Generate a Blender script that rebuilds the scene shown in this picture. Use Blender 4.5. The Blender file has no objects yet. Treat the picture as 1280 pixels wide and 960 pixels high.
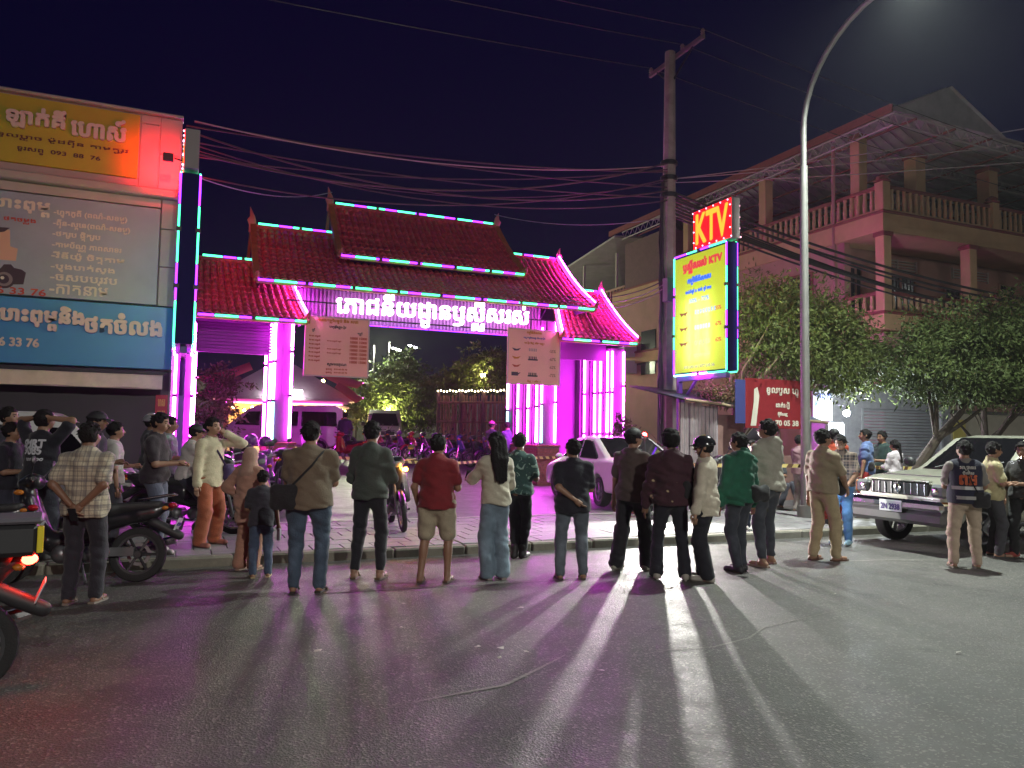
import bpy, math, random
import numpy as np
from mathutils import Vector, Matrix
R = math.radians
scene = bpy.context.scene
COL = scene.collection
rnd = random.Random(7)
NR = np.random.default_rng(11)

# ------------------------------------------------------------------ camera, world, light, exposure
PSI, PITCH, ROLL = R(23.2), R(3.6), R(1.0)
fwd = Vector((math.sin(PSI)*math.cos(PITCH), math.cos(PSI)*math.cos(PITCH), math.sin(PITCH)))
rt0 = Vector((math.cos(PSI), -math.sin(PSI), 0)); up0 = rt0.cross(fwd)
rt = rt0*math.cos(ROLL)+up0*math.sin(ROLL); up = up0*math.cos(ROLL)-rt0*math.sin(ROLL)
cam_data = bpy.data.cameras.new('camera'); cam = bpy.data.objects.new('camera', cam_data); COL.objects.link(cam)
cam_data.sensor_width = 36; cam_data.lens = 961/1280*36; cam_data.clip_end = 2000; cam_data.clip_start = .05
cam.matrix_world = Matrix(((rt.x, up.x, -fwd.x, 0), (rt.y, up.y, -fwd.y, 0), (rt.z, up.z, -fwd.z, 1.65), (0, 0, 0, 1)))
scene.camera = cam
scene.view_settings.view_transform = 'Standard'; scene.view_settings.look = 'None'
scene.view_settings.exposure = 1.68; scene.view_settings.gamma = 1
scene.cycles.use_denoising = True
scene.cycles.max_bounces = 6; scene.cycles.diffuse_bounces = 3; scene.cycles.glossy_bounces = 3
scene.cycles.transmission_bounces = 4; scene.cycles.transparent_max_bounces = 6
scene.cycles.caustics_reflective = False; scene.cycles.caustics_refractive = False
scene.cycles.sample_clamp_indirect = 4.0

world = bpy.data.worlds.new('World'); scene.world = world; world.use_nodes = True
wn = world.node_tree.nodes; wl = world.node_tree.links
bg = wn['Background']
# a night sky: the sun far below the horizon would leave the sky texture black, so the city's own sky glow is a plain even navy
bg.inputs[0].default_value = (.10, .07, .86, 1); bg.inputs[1].default_value = .0050

# ------------------------------------------------------------------ materials
MATS = {}
def mat(name, col, rough=.6, metal=0., var=0., vscale=6., bump=0., bscale=60., emit=None, es=0., spec=.5, coat=0., alpha=None, trans=0.):
    """Principled material; var mixes a noise-driven lighter/darker grain into the base colour, bump adds fine relief."""
    if name in MATS: return MATS[name]
    m = bpy.data.materials.new(name); m.use_nodes = True; MATS[name] = m
    nt = m.node_tree; n = nt.nodes; l = nt.links; p = n['Principled BSDF']
    p.inputs['Base Color'].default_value = (*col, 1); p.inputs['Roughness'].default_value = rough
    p.inputs['Metallic'].default_value = metal; p.inputs['Specular IOR Level'].default_value = spec
    p.inputs['Coat Weight'].default_value = coat
    if trans: p.inputs['Transmission Weight'].default_value = trans
    if emit: p.inputs['Emission Color'].default_value = (*emit, 1); p.inputs['Emission Strength'].default_value = es
    if alpha is not None: p.inputs['Alpha'].default_value = alpha
    if var or bump:
        tc = n.new('ShaderNodeTexCoord')
    if var:
        nz = n.new('ShaderNodeTexNoise'); nz.inputs['Scale'].default_value = vscale; nz.inputs['Detail'].default_value = 6; nz.inputs['Roughness'].default_value = .65
        l.new(tc.outputs['Object'], nz.inputs['Vector'])
        cr = n.new('ShaderNodeValToRGB'); e = cr.color_ramp.elements
        e[0].position = .3; e[1].position = .72
        e[0].color = (*[c*(1-var) for c in col], 1); e[1].color = (*[min(1, c*(1+var*.7)) for c in col], 1)
        l.new(nz.outputs['Fac'], cr.inputs['Fac']); l.new(cr.outputs['Color'], p.inputs['Base Color'])
        mr = n.new('ShaderNodeMapRange'); mr.inputs['To Min'].default_value = max(.02, rough-.1); mr.inputs['To Max'].default_value = min(1, rough+.1)
        l.new(nz.outputs['Fac'], mr.inputs['Value']); l.new(mr.outputs['Result'], p.inputs['Roughness'])
    if bump:
        nb = n.new('ShaderNodeTexNoise'); nb.inputs['Scale'].default_value = bscale; nb.inputs['Detail'].default_value = 4
        l.new(tc.outputs['Object'], nb.inputs['Vector'])
        bp = n.new('ShaderNodeBump'); bp.inputs['Strength'].default_value = bump; bp.inputs['Distance'].default_value = .01
        l.new(nb.outputs['Fac'], bp.inputs['Height']); l.new(bp.outputs['Normal'], p.inputs['Normal'])
    return m
def glow(name, col, s, base=(.02, .02, .02)):
    return mat(name, base, .5, emit=col, es=s)

# ------------------------------------------------------------------ mesh building
class MB:
    """collects boxes, tubes, discs and loose quads; build() links them as ONE mesh object"""
    def __init__(self): self.v = []; self.f = []
    def add(self, vs, fs):
        o = len(self.v); self.v += [tuple(map(float, p)) for p in vs]; self.f += [tuple(i+o for i in q) for q in fs]; return self
    def box(self, x0, x1, y0, y1, z0, z1, M=None):
        vs = [(x, y, z) for x in (x0, x1) for y in (y0, y1) for z in (z0, z1)]
        if M is not None: vs = [M @ Vector(p) for p in vs]
        return self.add(vs, [(0, 1, 3, 2), (4, 6, 7, 5), (0, 4, 5, 1), (2, 3, 7, 6), (0, 2, 6, 4), (1, 5, 7, 3)])
    def bbox(self, x0, x1, y0, y1, z0, z1, b=.01, M=None):
        """box with bevelled edges"""
        b = min(b, (x1-x0)*.45, (y1-y0)*.45, (z1-z0)*.45)
        c = ((x0+x1)/2, (y0+y1)/2, (z0+z1)/2); h = ((x1-x0)/2, (y1-y0)/2, (z1-z0)/2)
        vs = []; idx = {}
        for sx in (-1, 1):
            for sy in (-1, 1):
                for sz in (-1, 1):
                    for a in range(3):
                        s = (sx, sy, sz); p = [c[i]+s[i]*(h[i]-(0 if i == a else b)) for i in range(3)]
                        idx[s, a] = len(vs); vs.append(p)
        fs = []
        for a in range(3):
            u, w = (a+1) % 3, (a+2) % 3
            for s in (-1, 1):
                q = []
                for (i, j) in ((-1, -1), (1, -1), (1, 1), (-1, 1)):
                    k = [0, 0, 0]; k[a] = s; k[u] = i; k[w] = j; q.append(idx[tuple(k), a])
                fs.append(tuple(q if s > 0 else q[::-1]))
            for i in (-1, 1):
                for j in (-1, 1):
                    k0 = [0, 0, 0]; k0[u] = i; k0[w] = j; k1 = list(k0); k0[a] = -1; k1[a] = 1
                    q = (idx[tuple(k0), u], idx[tuple(k1), u], idx[tuple(k1), w], idx[tuple(k0), w])
                    fs.append(q if i*j > 0 else q[::-1])
        for sx in (-1, 1):
            for sy in (-1, 1):
                for sz in (-1, 1):
                    t = tuple(idx[(sx, sy, sz), a] for a in range(3)); fs.append(t if sx*sy*sz > 0 else t[::-1])
        if M is not None: vs = [M @ Vector(p) for p in vs]
        return self.add(vs, fs)
    def tube(self, pts, r, n=8, caps=True, flat=1.):
        pts = [Vector(p) for p in pts]; rs = r if isinstance(r, (list, tuple)) else [r]*len(pts)
        vs = []; ref = None
        for i, p in enumerate(pts):
            d = (pts[min(i+1, len(pts)-1)]-pts[max(i-1, 0)])
            d = d.normalized() if d.length > 1e-9 else Vector((0, 0, 1))
            if ref is None: ref = Vector((0, 0, 1)) if abs(d.z) < .9 else Vector((1, 0, 0))
            a = (ref-d*ref.dot(d)); a = a.normalized() if a.length > 1e-6 else d.orthogonal().normalized(); b = d.cross(a); ref = a
            for k in range(n):
                t = 2*math.pi*k/n; vs.append(p+a*(math.cos(t)*rs[i])+b*(math.sin(t)*rs[i]*flat))
        fs = [(i*n+k, i*n+(k+1) % n, (i+1)*n+(k+1) % n, (i+1)*n+k) for i in range(len(pts)-1) for k in range(n)]
        if caps: fs += [tuple(range(n))[::-1], tuple(range((len(pts)-1)*n, len(pts)*n))]
        return self.add(vs, fs)
    def lathe(self, prof, n=20, M=None, close=True):
        """prof: (radius, height) pairs turned about z"""
        vs = [(p[0]*math.cos(2*math.pi*k/n), p[0]*math.sin(2*math.pi*k/n), p[1]) for p in prof for k in range(n)]
        m = len(prof)
        fs = [(i*n+k, i*n+(k+1) % n, (i+1)*n+(k+1) % n, (i+1)*n+k) for i in range(m-1) for k in range(n)]
        if close: fs += [tuple(range(n))[::-1], tuple(range((m-1)*n, m*n))]
        if M is not None: vs = [M @ Vector(p) for p in vs]
        return self.add(vs, fs)
    def ball(self, c, r, n=10, m=7):
        rr = r if isinstance(r, (tuple, list)) else (r, r, r)
        vs = [(c[0], c[1], c[2]-rr[2])]
        for i in range(1, m):
            t = math.pi*i/m
            vs += [(c[0]+rr[0]*math.sin(t)*math.cos(2*math.pi*k/n), c[1]+rr[1]*math.sin(t)*math.sin(2*math.pi*k/n), c[2]-rr[2]*math.cos(t)) for k in range(n)]
        vs.append((c[0], c[1], c[2]+rr[2])); L = len(vs)-1
        fs = [(0, 1+(k+1) % n, 1+k) for k in range(n)]
        for i in range(m-2): fs += [(1+i*n+k, 1+i*n+(k+1) % n, 1+(i+1)*n+(k+1) % n, 1+(i+1)*n+k) for k in range(n)]
        fs += [(L, 1+(m-2)*n+k, 1+(m-2)*n+(k+1) % n) for k in range(n)]
        return self.add(vs, fs)
    def prism(self, poly, a0, a1, axis='y'):
        """a polygon in the plane across axis, extruded from a0 to a1"""
        f = {'y': lambda p, a: (p[0], a, p[1]), 'x': lambda p, a: (a, p[0], p[1]), 'z': lambda p, a: (p[0], p[1], a)}[axis]
        n = len(poly); vs = [f(p, a0) for p in poly]+[f(p, a1) for p in poly]
        return self.add(vs, [tuple(range(n)), tuple(range(n, 2*n))[::-1]]+[(k+n, (k+1) % n+n, (k+1) % n, k) for k in range(n)])
    def mesh(self, name, m=None, smooth=False):
        me = bpy.data.meshes.new(name); me.from_pydata(self.v, [], self.f); me.update()
        if m: me.materials.append(m)
        if smooth:
            me.polygons.foreach_set('use_smooth', [True]*len(me.polygons))
            try: me.set_sharp_from_angle(angle=R(38))
            except Exception: pass
        return me
    def build(self, name, m=None, parent=None, smooth=False):
        return put(name, self.mesh(name, m, smooth), parent)
def put(name, me, parent=None, loc=None):
    o = bpy.data.objects.new(name, me); COL.objects.link(o)
    if parent is not None: o.parent = parent
    if loc is not None: o.location = loc
    return o
def np_mesh(name, V, Q, m=None, smooth=True):
    """mesh from an (n,3) array and an (k,3|4) array of faces"""
    me = bpy.data.meshes.new(name); k = Q.shape[1]
    me.vertices.add(len(V)); me.vertices.foreach_set('co', np.asarray(V, np.float32).ravel())
    me.loops.add(Q.size); me.loops.foreach_set('vertex_index', np.asarray(Q, np.int32).ravel())
    me.polygons.add(len(Q)); me.polygons.foreach_set('loop_start', np.arange(0, Q.size, k, dtype=np.int32))
    me.update(calc_edges=True)
    if smooth: me.polygons.foreach_set('use_smooth', np.ones(len(Q), bool))
    if m: me.materials.append(m)
    return me
def tag(o, label=None, cat=None, group=None, kind=None):
    if label: o['label'] = label
    if cat: o['category'] = cat
    if group: o['group'] = group
    if kind: o['kind'] = kind
    return o
def empty(name, loc=(0, 0, 0), rz=0., label=None, cat=None, group=None, scale=1.):
    o = bpy.data.objects.new(name, None); COL.objects.link(o); o.location = loc; o.rotation_euler.z = rz; o.scale = (scale,)*3
    return tag(o, label, cat, group)
KIDS = {}
def copy_tree(o, parent=None):
    c = o.copy(); COL.objects.link(c)
    if parent is not None: c.parent = parent
    for ch in [x for x in bpy.data.objects if x.parent == o]: copy_tree(ch, c)
    return c
def clone(src, loc, rz, label, group=None):
    c = copy_tree(src); c.location = loc; c.rotation_euler.z = rz; c['label'] = label
    if group: c['group'] = group
    return c

# ------------------------------------------------------------------ lettering
def _glyphs(txt, size=1.):
    c = bpy.data.curves.new('t', 'FONT'); c.body = txt; c.size = size; c.resolution_u = 3
    o = bpy.data.objects.new('t', c); COL.objects.link(o)
    dg = bpy.context.evaluated_depsgraph_get(); dg.update()
    me = bpy.data.meshes.new_from_object(o.evaluated_get(dg))
    V = np.array([v.co[:] for v in me.vertices]).reshape(-1, 3); F = [tuple(p.vertices) for p in me.polygons]
    bpy.data.objects.remove(o); bpy.data.curves.remove(c); bpy.data.meshes.remove(me)
    return V, F
def lettering(name, txt, width, height, M, m, parent, bold=0., depth=.0, keep=True):
    """flat lettering, scaled to fit width x height; {x} writes x as a small foot under the letter before it. M carries (x right, y up, z out)."""
    main = ''; feet = []; i = 0
    while i < len(txt):
        if txt[i] == '{': j = txt.index('}', i); feet.append((len(main), txt[i+1:j])); i = j+1
        else: main += txt[i]; i += 1
    V, F = _glyphs(main); V = V.copy()
    for at, ch in feet:
        P, _ = _glyphs(main[:at]); x1 = P[:, 0].max()
        G, GF = _glyphs(ch); w = G[:, 0].max()-G[:, 0].min()
        G = G.copy(); G[:, 0] = (G[:, 0]-G[:, 0].min())*.72+x1-w*.72; G[:, 1] = (G[:, 1]-G[:, 1].min())*.5-.42
        F = F+[tuple(k+len(V) for k in f) for f in GF]; V = np.vstack((V, G))
    lo, hi = V.min(0), V.max(0); sz = np.maximum(hi-lo, 1e-6)
    sx, sy = width/sz[0], height/sz[1]
    if keep: sx = min(sx, sy*1.25); sy = min(sy, sx*1.25)
    V = (V-(lo+hi)/2)*[sx, sy, 1]
    mb = MB(); offs = [(0, 0)] if not bold else [(bold*math.cos(a), bold*math.sin(a)) for a in np.arange(8)*math.pi/4]
    for k, (ox, oy) in enumerate(offs):
        W = V+[ox, oy, .0006*k]
        mb.add([M @ Vector(p) for p in W], F)
        if depth:
            W2 = W-[0, 0, depth]; n0 = len(W)
            from collections import Counter
            cnt = Counter()
            for f in F:
                for a, b in zip(f, f[1:]+f[:1]): cnt[(min(a, b), max(a, b))] += 1
            ed = [(a, b) for f in F for a, b in zip(f, f[1:]+f[:1]) if cnt[(min(a, b), max(a, b))] == 1]
            mb.add([M @ Vector(p) for p in np.vstack((W, W2))], [(b, a, a+n0, b+n0) for a, b in ed])
    return mb.build(name, m, parent)
def frame_at(o, right, upv=(0, 0, 1)):
    x = Vector(right).normalized(); y = Vector(upv).normalized(); z = x.cross(y)
    return Matrix(((x.x, y.x, z.x, o[0]), (x.y, y.y, z.y, o[1]), (x.z, y.z, z.z, o[2]), (0, 0, 0, 1)))

# ------------------------------------------------------------------ signed distances -> smooth closed surfaces
class Field:
    """a voxel field; shapes are blended in, then drawn out as a surface-net mesh"""
    def __init__(self, lo, hi, h):
        self.h = h; self.lo = np.array(lo, float); n = np.ceil((np.array(hi)-self.lo)/h).astype(int)+1
        self.n = n; self.V = np.full(n, .5, np.float32)
    def block(self, lo, hi):
        a = np.clip(np.floor((np.array(lo)-self.lo)/self.h).astype(int), 0, self.n); b = np.clip(np.ceil((np.array(hi)-self.lo)/self.h).astype(int)+1, 0, self.n)
        if (b <= a).any(): return None, None
        s = tuple(slice(i, j) for i, j in zip(a, b))
        return s, [ (self.lo[k]+self.h*np.arange(a[k], b[k])).astype(np.float32).reshape([-1 if q == k else 1 for q in range(3)]) for k in range(3)]
    def blend(self, s, d, k):
        o = self.V[s]
        if k > 0:
            hh = np.clip(.5+.5*(o-d)/k, 0, 1); self.V[s] = o*(1-hh)+d*hh-k*hh*(1-hh)
        else: self.V[s] = np.minimum(o, d)
    def cap(self, a, b, ra, rb, k=.03, sx=1., sy=1., grow=0.):
        """tapered capsule; sx, sy < 1 flatten it across x / y (axis scale about a)"""
        a = np.array(a, float); b = np.array(b, float); ra += grow; rb += grow
        m = max(ra, rb)/min(sx, sy, 1)+k+2*self.h
        s, g = self.block(np.minimum(a, b)-m, np.maximum(a, b)+m)
        if s is None: return self
        sc = np.array([1/sx, 1/sy, 1.]); A = a*sc; d = b*sc-A; L = max(float(d@d), 1e-9)
        p = [g[i]*sc[i]-A[i] for i in range(3)]
        t = np.clip((p[0]*d[0]+p[1]*d[1]+p[2]*d[2])/L, 0, 1)
        q = np.sqrt((p[0]-t*d[0])**2+(p[1]-t*d[1])**2+(p[2]-t*d[2])**2)-(ra+(rb-ra)*t)
        self.blend(s, q*min(sx, sy, 1.), k); return self
    def ell(self, c, r, k=.02, rot=0., grow=0., pit=0.):
        """ellipsoid, turned rot about z after being tipped pit about x"""
        c = np.array(c, float); r = np.array(r, float)+grow; m = r.max()+k+2*self.h
        s, g = self.block(c-m, c+m)
        if s is None: return self
        x, y, z = [g[i]-c[i] for i in range(3)]; cs, sn = math.cos(rot), math.sin(rot)
        X = x*cs+y*sn; Y = -x*sn+y*cs; Z = z
        if pit: cp, sp = math.cos(pit), math.sin(pit); Y, Z = Y*cp+Z*sp, -Y*sp+Z*cp
        q = np.sqrt((X/r[0])**2+(Y/r[1])**2+(Z/r[2])**2); q2 = np.sqrt((X/r[0]**2)**2+(Y/r[1]**2)**2+(Z/r[2]**2)**2)
        self.blend(s, q*(q-1)/np.maximum(q2, 1e-6), k); return self
    def grid(self): return [ (self.lo[k]+self.h*np.arange(self.n[k])).astype(np.float32).reshape([-1 if q == k else 1 for q in range(3)]) for k in range(3)]
    def cut(self, d): self.V = np.maximum(self.V, d).astype(np.float32); return self
    def surf(self):
        V = self.V; I = V < 0
        n = np.array(V.shape)-1
        c = [I[i:n[0]+i, j:n[1]+j, k:n[2]+k] for i in (0, 1) for j in (0, 1) for k in (0, 1)]
        al = np.logical_and.reduce(c); an = np.logical_or.reduce(c); act = an & ~al
        ix = np.argwhere(act); N = len(ix)
        if N == 0: return np.zeros((0, 3)), np.zeros((0, 4), int)
        idm = np.full(tuple(n), -1, np.int64); idm[act] = np.arange(N)
        off = np.array([(i, j, k) for i in (0, 1) for j in (0, 1) for k in (0, 1)])
        vals = np.stack([V[ix[:, 0]+o[0], ix[:, 1]+o[1], ix[:, 2]+o[2]] for o in off], 1)
        P = np.zeros((N, 3)); C = np.zeros(N)
        for a in range(8):
            for b in range(a+1, 8):
                if np.abs(off[a]-off[b]).sum() != 1: continue
                va, vb = vals[:, a], vals[:, b]; mk = (va < 0) != (vb < 0)
                t = np.where(mk, va/np.where(mk, va-vb, 1), 0)
                P += np.where(mk[:, None], off[a]+t[:, None]*(off[b]-off[a]), 0); C += mk
        P = (P/np.maximum(C, 1)[:, None]+ix)*self.h+self.lo
        Q = []
        for ax in range(3):
            sl0 = [slice(None)]*3; sl1 = [slice(None)]*3; sl0[ax] = slice(0, -1); sl1[ax] = slice(1, None)
            A, B = I[tuple(sl0)], I[tuple(sl1)]
            e = np.argwhere(A != B); u, w = (ax+1) % 3, (ax+2) % 3
            e = e[(e[:, u] > 0) & (e[:, w] > 0) & (e[:, u] < n[u]) & (e[:, w] < n[w])]
            if not len(e): continue
            ins = A[tuple(e.T)]
            def cell(du, dw):
                q = e.copy(); q[:, u] -= du; q[:, w] -= dw; return idm[tuple(q.T)]
            f = np.stack((cell(1, 1), cell(0, 1), cell(0, 0), cell(1, 0)), 1); f[~ins] = f[~ins][:, ::-1]
            Q.append(f)
        Q = np.vstack(Q); return P, Q[(Q >= 0).all(1)]
    def mesh(self, name, m=None): P, Q = self.surf(); return np_mesh(name, P, Q, m)
# ================================================================== GROUND
def grid_sheet(name, xs, ys, zf, m):
    V = [(x, y, zf(x, y)) for y in ys for x in xs]; n = len(xs)
    F = [(j*n+i, j*n+i+1, (j+1)*n+i+1, (j+1)*n+i) for j in range(len(ys)-1) for i in range(n-1)]
    return tag(MB().add(V, F).build(name, m), kind='structure')
def asphalt(name, c0, c1, r0, r1, sparkle=.5, bstr=.35):
    m = bpy.data.materials.new(name); m.use_nodes = True; nt = m.node_tree; n = nt.nodes; l = nt.links; p = n['Principled BSDF']
    tc = n.new('ShaderNodeTexCoord')
    def noise(sc, det=5, rg=.6):
        q = n.new('ShaderNodeTexNoise'); q.inputs['Scale'].default_value = sc; q.inputs['Detail'].default_value = det; q.inputs['Roughness'].default_value = rg
        l.new(tc.outputs['Object'], q.inputs['Vector']); return q.outputs['Fac']
    big, mid, fine = noise(.35, 6), noise(3.2, 6, .7), noise(85, 3, .8)
    vor = n.new('ShaderNodeTexVoronoi'); vor.inputs['Scale'].default_value = 70; l.new(tc.outputs['Object'], vor.inputs['Vector'])
    def mix(a, b, f):
        q = n.new('ShaderNodeMath'); q.operation = 'MULTIPLY_ADD'; l.new(a, q.inputs[0]); q.inputs[1].default_value = f; l.new(b, q.inputs[2]); return q.outputs[0]
    mp = n.new('ShaderNodeMapping'); mp.inputs['Scale'].default_value = (.12, 1.1, 1); l.new(tc.outputs['Object'], mp.inputs['Vector'])
    lane = n.new('ShaderNodeTexNoise'); lane.inputs['Scale'].default_value = 1.0; lane.inputs['Detail'].default_value = 5; l.new(mp.outputs[0], lane.inputs['Vector'])
    s0 = mix(fine, mix(mid, mix(lane.outputs['Fac'], big, .8), .7), .8)
    sub = n.new('ShaderNodeMath'); sub.operation = 'SUBTRACT'; l.new(s0, sub.inputs[0]); sub.inputs[1].default_value = .4
    st = n.new('ShaderNodeMapRange'); st.inputs['From Min'].default_value = .66; st.inputs['From Max'].default_value = .72; st.inputs['To Max'].default_value = .35; l.new(noise(1.7, 3, .5), st.inputs['Value'])
    sub2 = n.new('ShaderNodeMath'); sub2.operation = 'SUBTRACT'; l.new(sub.outputs[0], sub2.inputs[0]); l.new(st.outputs['Result'], sub2.inputs[1]); s = sub2.outputs[0]
    ramp = n.new('ShaderNodeValToRGB'); e = ramp.color_ramp.elements; e[0].position = .9; e[1].position = 1.55/1.0 if False else 1.
    mr0 = n.new('ShaderNodeMapRange'); mr0.inputs['From Min'].default_value = .75; mr0.inputs['From Max'].default_value = 1.75; l.new(s, mr0.inputs['Value'])
    e[0].position = .1; e[1].position = .9; e[0].color = (*c0, 1); e[1].color = (*c1, 1)
    l.new(mr0.outputs['Result'], ramp.inputs['Fac'])
    # scattered pale stones in the aggregate
    cr = n.new('ShaderNodeMapRange'); cr.inputs['From Min'].default_value = .86; cr.inputs['From Max'].default_value = .93
    sep = n.new('ShaderNodeSeparateColor'); l.new(vor.outputs['Color'], sep.inputs[0]); l.new(sep.outputs[0], cr.inputs['Value'])
    mc = n.new('ShaderNodeMix'); mc.data_type = 'RGBA'; mc.inputs['B'].default_value = (.3, .28, .25, 1)
    sc = n.new('ShaderNodeMath'); sc.operation = 'MULTIPLY'; sc.inputs[1].default_value = sparkle; l.new(cr.outputs['Result'], sc.inputs[0])
    l.new(sc.outputs[0], mc.inputs['Factor']); l.new(ramp.outputs['Color'], mc.inputs['A']); l.new(mc.outputs['Result'], p.inputs['Base Color'])
    mr = n.new('ShaderNodeMapRange'); mr.inputs['From Min'].default_value = .3; mr.inputs['From Max'].default_value = .7
    mr.inputs['To Min'].default_value = r0; mr.inputs['To Max'].default_value = r1; l.new(mid, mr.inputs['Value']); l.new(mr.outputs['Result'], p.inputs['Roughness'])
    b = n.new('ShaderNodeBump'); b.inputs['Strength'].default_value = bstr; b.inputs['Distance'].default_value = .012
    l.new(mix(vor.outputs['Distance'], fine, .8), b.inputs['Height']); l.new(b.outputs['Normal'], p.inputs['Normal'])
    return m
M_road = asphalt('asphalt', (.042, .041, .040), (.125, .118, .108), .42, .66, .5, .5)
M_yard = asphalt('yard_asphalt', (.06, .057, .058), (.115, .11, .11), .4, .65, .3, .2)
M_earth = mat('earth', (.07, .06, .05), .9, var=.4, vscale=.5)
M_conc = mat('kerb_concrete', (.22, .205, .165), .8, var=.35, vscale=3, bump=.3, bscale=40)
M_concd = mat('old_concrete', (.16, .15, .135), .82, var=.4, vscale=2.2, bump=.25, bscale=30)
M_tile = mat('paving_tile', (.25, .24, .25), .6, var=.25, vscale=5, bump=.15)
def yard_z(y): return .12 if y < 13 else .12+.03*(y-13)/7 if y < 20 else min(.15+.55*(y-20)/12, .7)
grid_sheet('ground', [-400, 400], [-400, 500], lambda x, y: -.03, M_earth)
grid_sheet('road', [-140, 140], [-16, 9.87], lambda x, y: 0., M_road)
grid_sheet('courtyard', [-30, -3, 14, 20, 60], [12.86, 16, 20, 24, 28, 32, 40, 80], lambda x, y: yard_z(y), M_yard)
pave = grid_sheet('pavement', [-60, -6, 0, 9, 20, 60], [10.02, 11, 12.86], lambda x, y: .105, M_concd)
# far side of the street, behind the photographer
tag(MB().box(-60, 60, -22, -16, -.02, .12).build('far_pavement', M_concd), kind='structure')
# kerb stones, one by one
kme = [MB().bbox(-.485, .485, 0, .16, -.03, .12, .022).mesh('kerb_stone', M_conc) for _ in range(1)][0]
for i in range(46):
    x = -16.5+i*.98
    o = put('kerb_stone', kme, pave, (x+rnd.uniform(-.004, .004), 9.86+rnd.uniform(-.008, .008), rnd.uniform(-.006, .004)))
    o.rotation_euler = (rnd.uniform(-.012, .012), rnd.uniform(-.006, .006), rnd.uniform(-.006, .006))
# paving slabs between the kerb and the forecourt
tme = []
for k in range(3):
    b = MB().bbox(-.1965, .1965, -.1965, .1965, -.03, .012, .008)
    m = mat('paving_tile_%s' % 'abc'[k], (.235+.010*k, .228+.010*k, .235+.009*k), .6, var=.22, vscale=4, bump=.2, bscale=50); tme.append(b.mesh('paving_tile', m))
for i in range(36):
    for j in range(7):
        x, y = -2.6+i*.4+.2*(j % 2), 10.24+j*.4
        if 13 < x: continue
        o = put('paving_tile', tme[rnd.randrange(3)], pave, (x, y, .108+rnd.uniform(0, .006)))
        o.rotation_euler = (rnd.uniform(-.01, .01), rnd.uniform(-.01, .01), rnd.choice((0, 1, 2, 3))*math.pi/2)
# pale strip where forecourt meets slabs, the white line running into the yard, scuffs on the road
M_line = mat('worn_white_paint', (.55, .54, .5), .7, var=.35, vscale=9)
tag(MB().box(-2.8, 12, 13.0, 13.07, .11, .127).build('edge_strip', M_line), kind='structure')
def strip_on_yard(name, a, b, w, m, dz=.004):
    n = 14; V = []; d = Vector((b[0]-a[0], b[1]-a[1])).normalized(); s = Vector((-d.y, d.x))*w/2
    for i in range(n+1):
        t = i/n; x, y = a[0]+(b[0]-a[0])*t, a[1]+(b[1]-a[1])*t
        V += [(x+s.x, y+s.y, yard_z(y)+dz), (x-s.x, y-s.y, yard_z(y)+dz)]
    return tag(MB().add(V, [(2*i, 2*i+1, 2*i+3, 2*i+2) for i in range(n)]).build(name, m), kind='structure')
strip_on_yard('yard_line', (2.3, 20.9), (6.7, 33), .14, M_line)
def scuff(pts, w, z=.004):
    V = []; n = len(pts)
    for i, p in enumerate(pts):
        a, b = Vector(pts[max(0, i-1)]), Vector(pts[min(n-1, i+1)]); d = (b-a).normalized(); ww = w*math.sin(math.pi*(i+.6)/(n+.2))*rnd.uniform(.7, 1.2)
        V += [(p[0]-d.y*ww, p[1]+d.x*ww, z), (p[0]+d.y*ww, p[1]-d.x*ww, z)]
    return MB().add(V, [(2*i, 2*i+1, 2*i+3, 2*i+2) for i in range(n-1)])
M_scuff = mat('road_scuff', (.24, .23, .21), .75, var=.5, vscale=30)
for pts, w in (([(3.15, 5.0), (3.5, 5.05), (3.9, 5.0), (4.35, 5.12), (4.7, 5.35), (5.3, 5.5), (6.3, 5.75)], .012),
               ([(1.35, 4.62), (1.7, 4.68), (2.0, 4.72), (2.35, 4.95), (2.7, 5.2)], .016),
               ([(1.1, 7.95), (2.2, 7.93), (3.4, 7.85), (4.6, 7.88), (5.2, 7.95)], .02), ([(7.6, 7.9), (8.8, 7.75), (10.2, 7.3)], .03)):
    tag(scuff(pts, w).build('road_scuff', M_scuff), kind='structure')
M_lit = mat('litter', (.5, .47, .42), .7, var=.3)
for k, (x, y) in enumerate(((2.15, 5.6), (2.3, 5.5), (2.45, 5.35), (2.2, 5.28), (2.75, 4.75), (1.0, 5.9), (2.0, 7.2), (4.9, 7.0), (6.4, 6.2), (1.75, 6.35), (3.0, 6.7), (5.6, 4.2))):
    b = MB(); a = rnd.uniform(0, 6); s = rnd.uniform(.02, .045)
    b.add([(x+s*math.cos(a+q*1.57), y+s*.6*math.sin(a+q*1.57), .006+rnd.uniform(0, .015)) for q in range(4)]+[(x, y, .02)], [(0, 1, 4), (1, 2, 4), (2, 3, 4), (3, 0, 4)])
    tag(b.build('litter_scrap', M_lit), 'small pale scrap of litter lying on the dark asphalt road', 'litter', 'litter scraps on the road')

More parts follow.
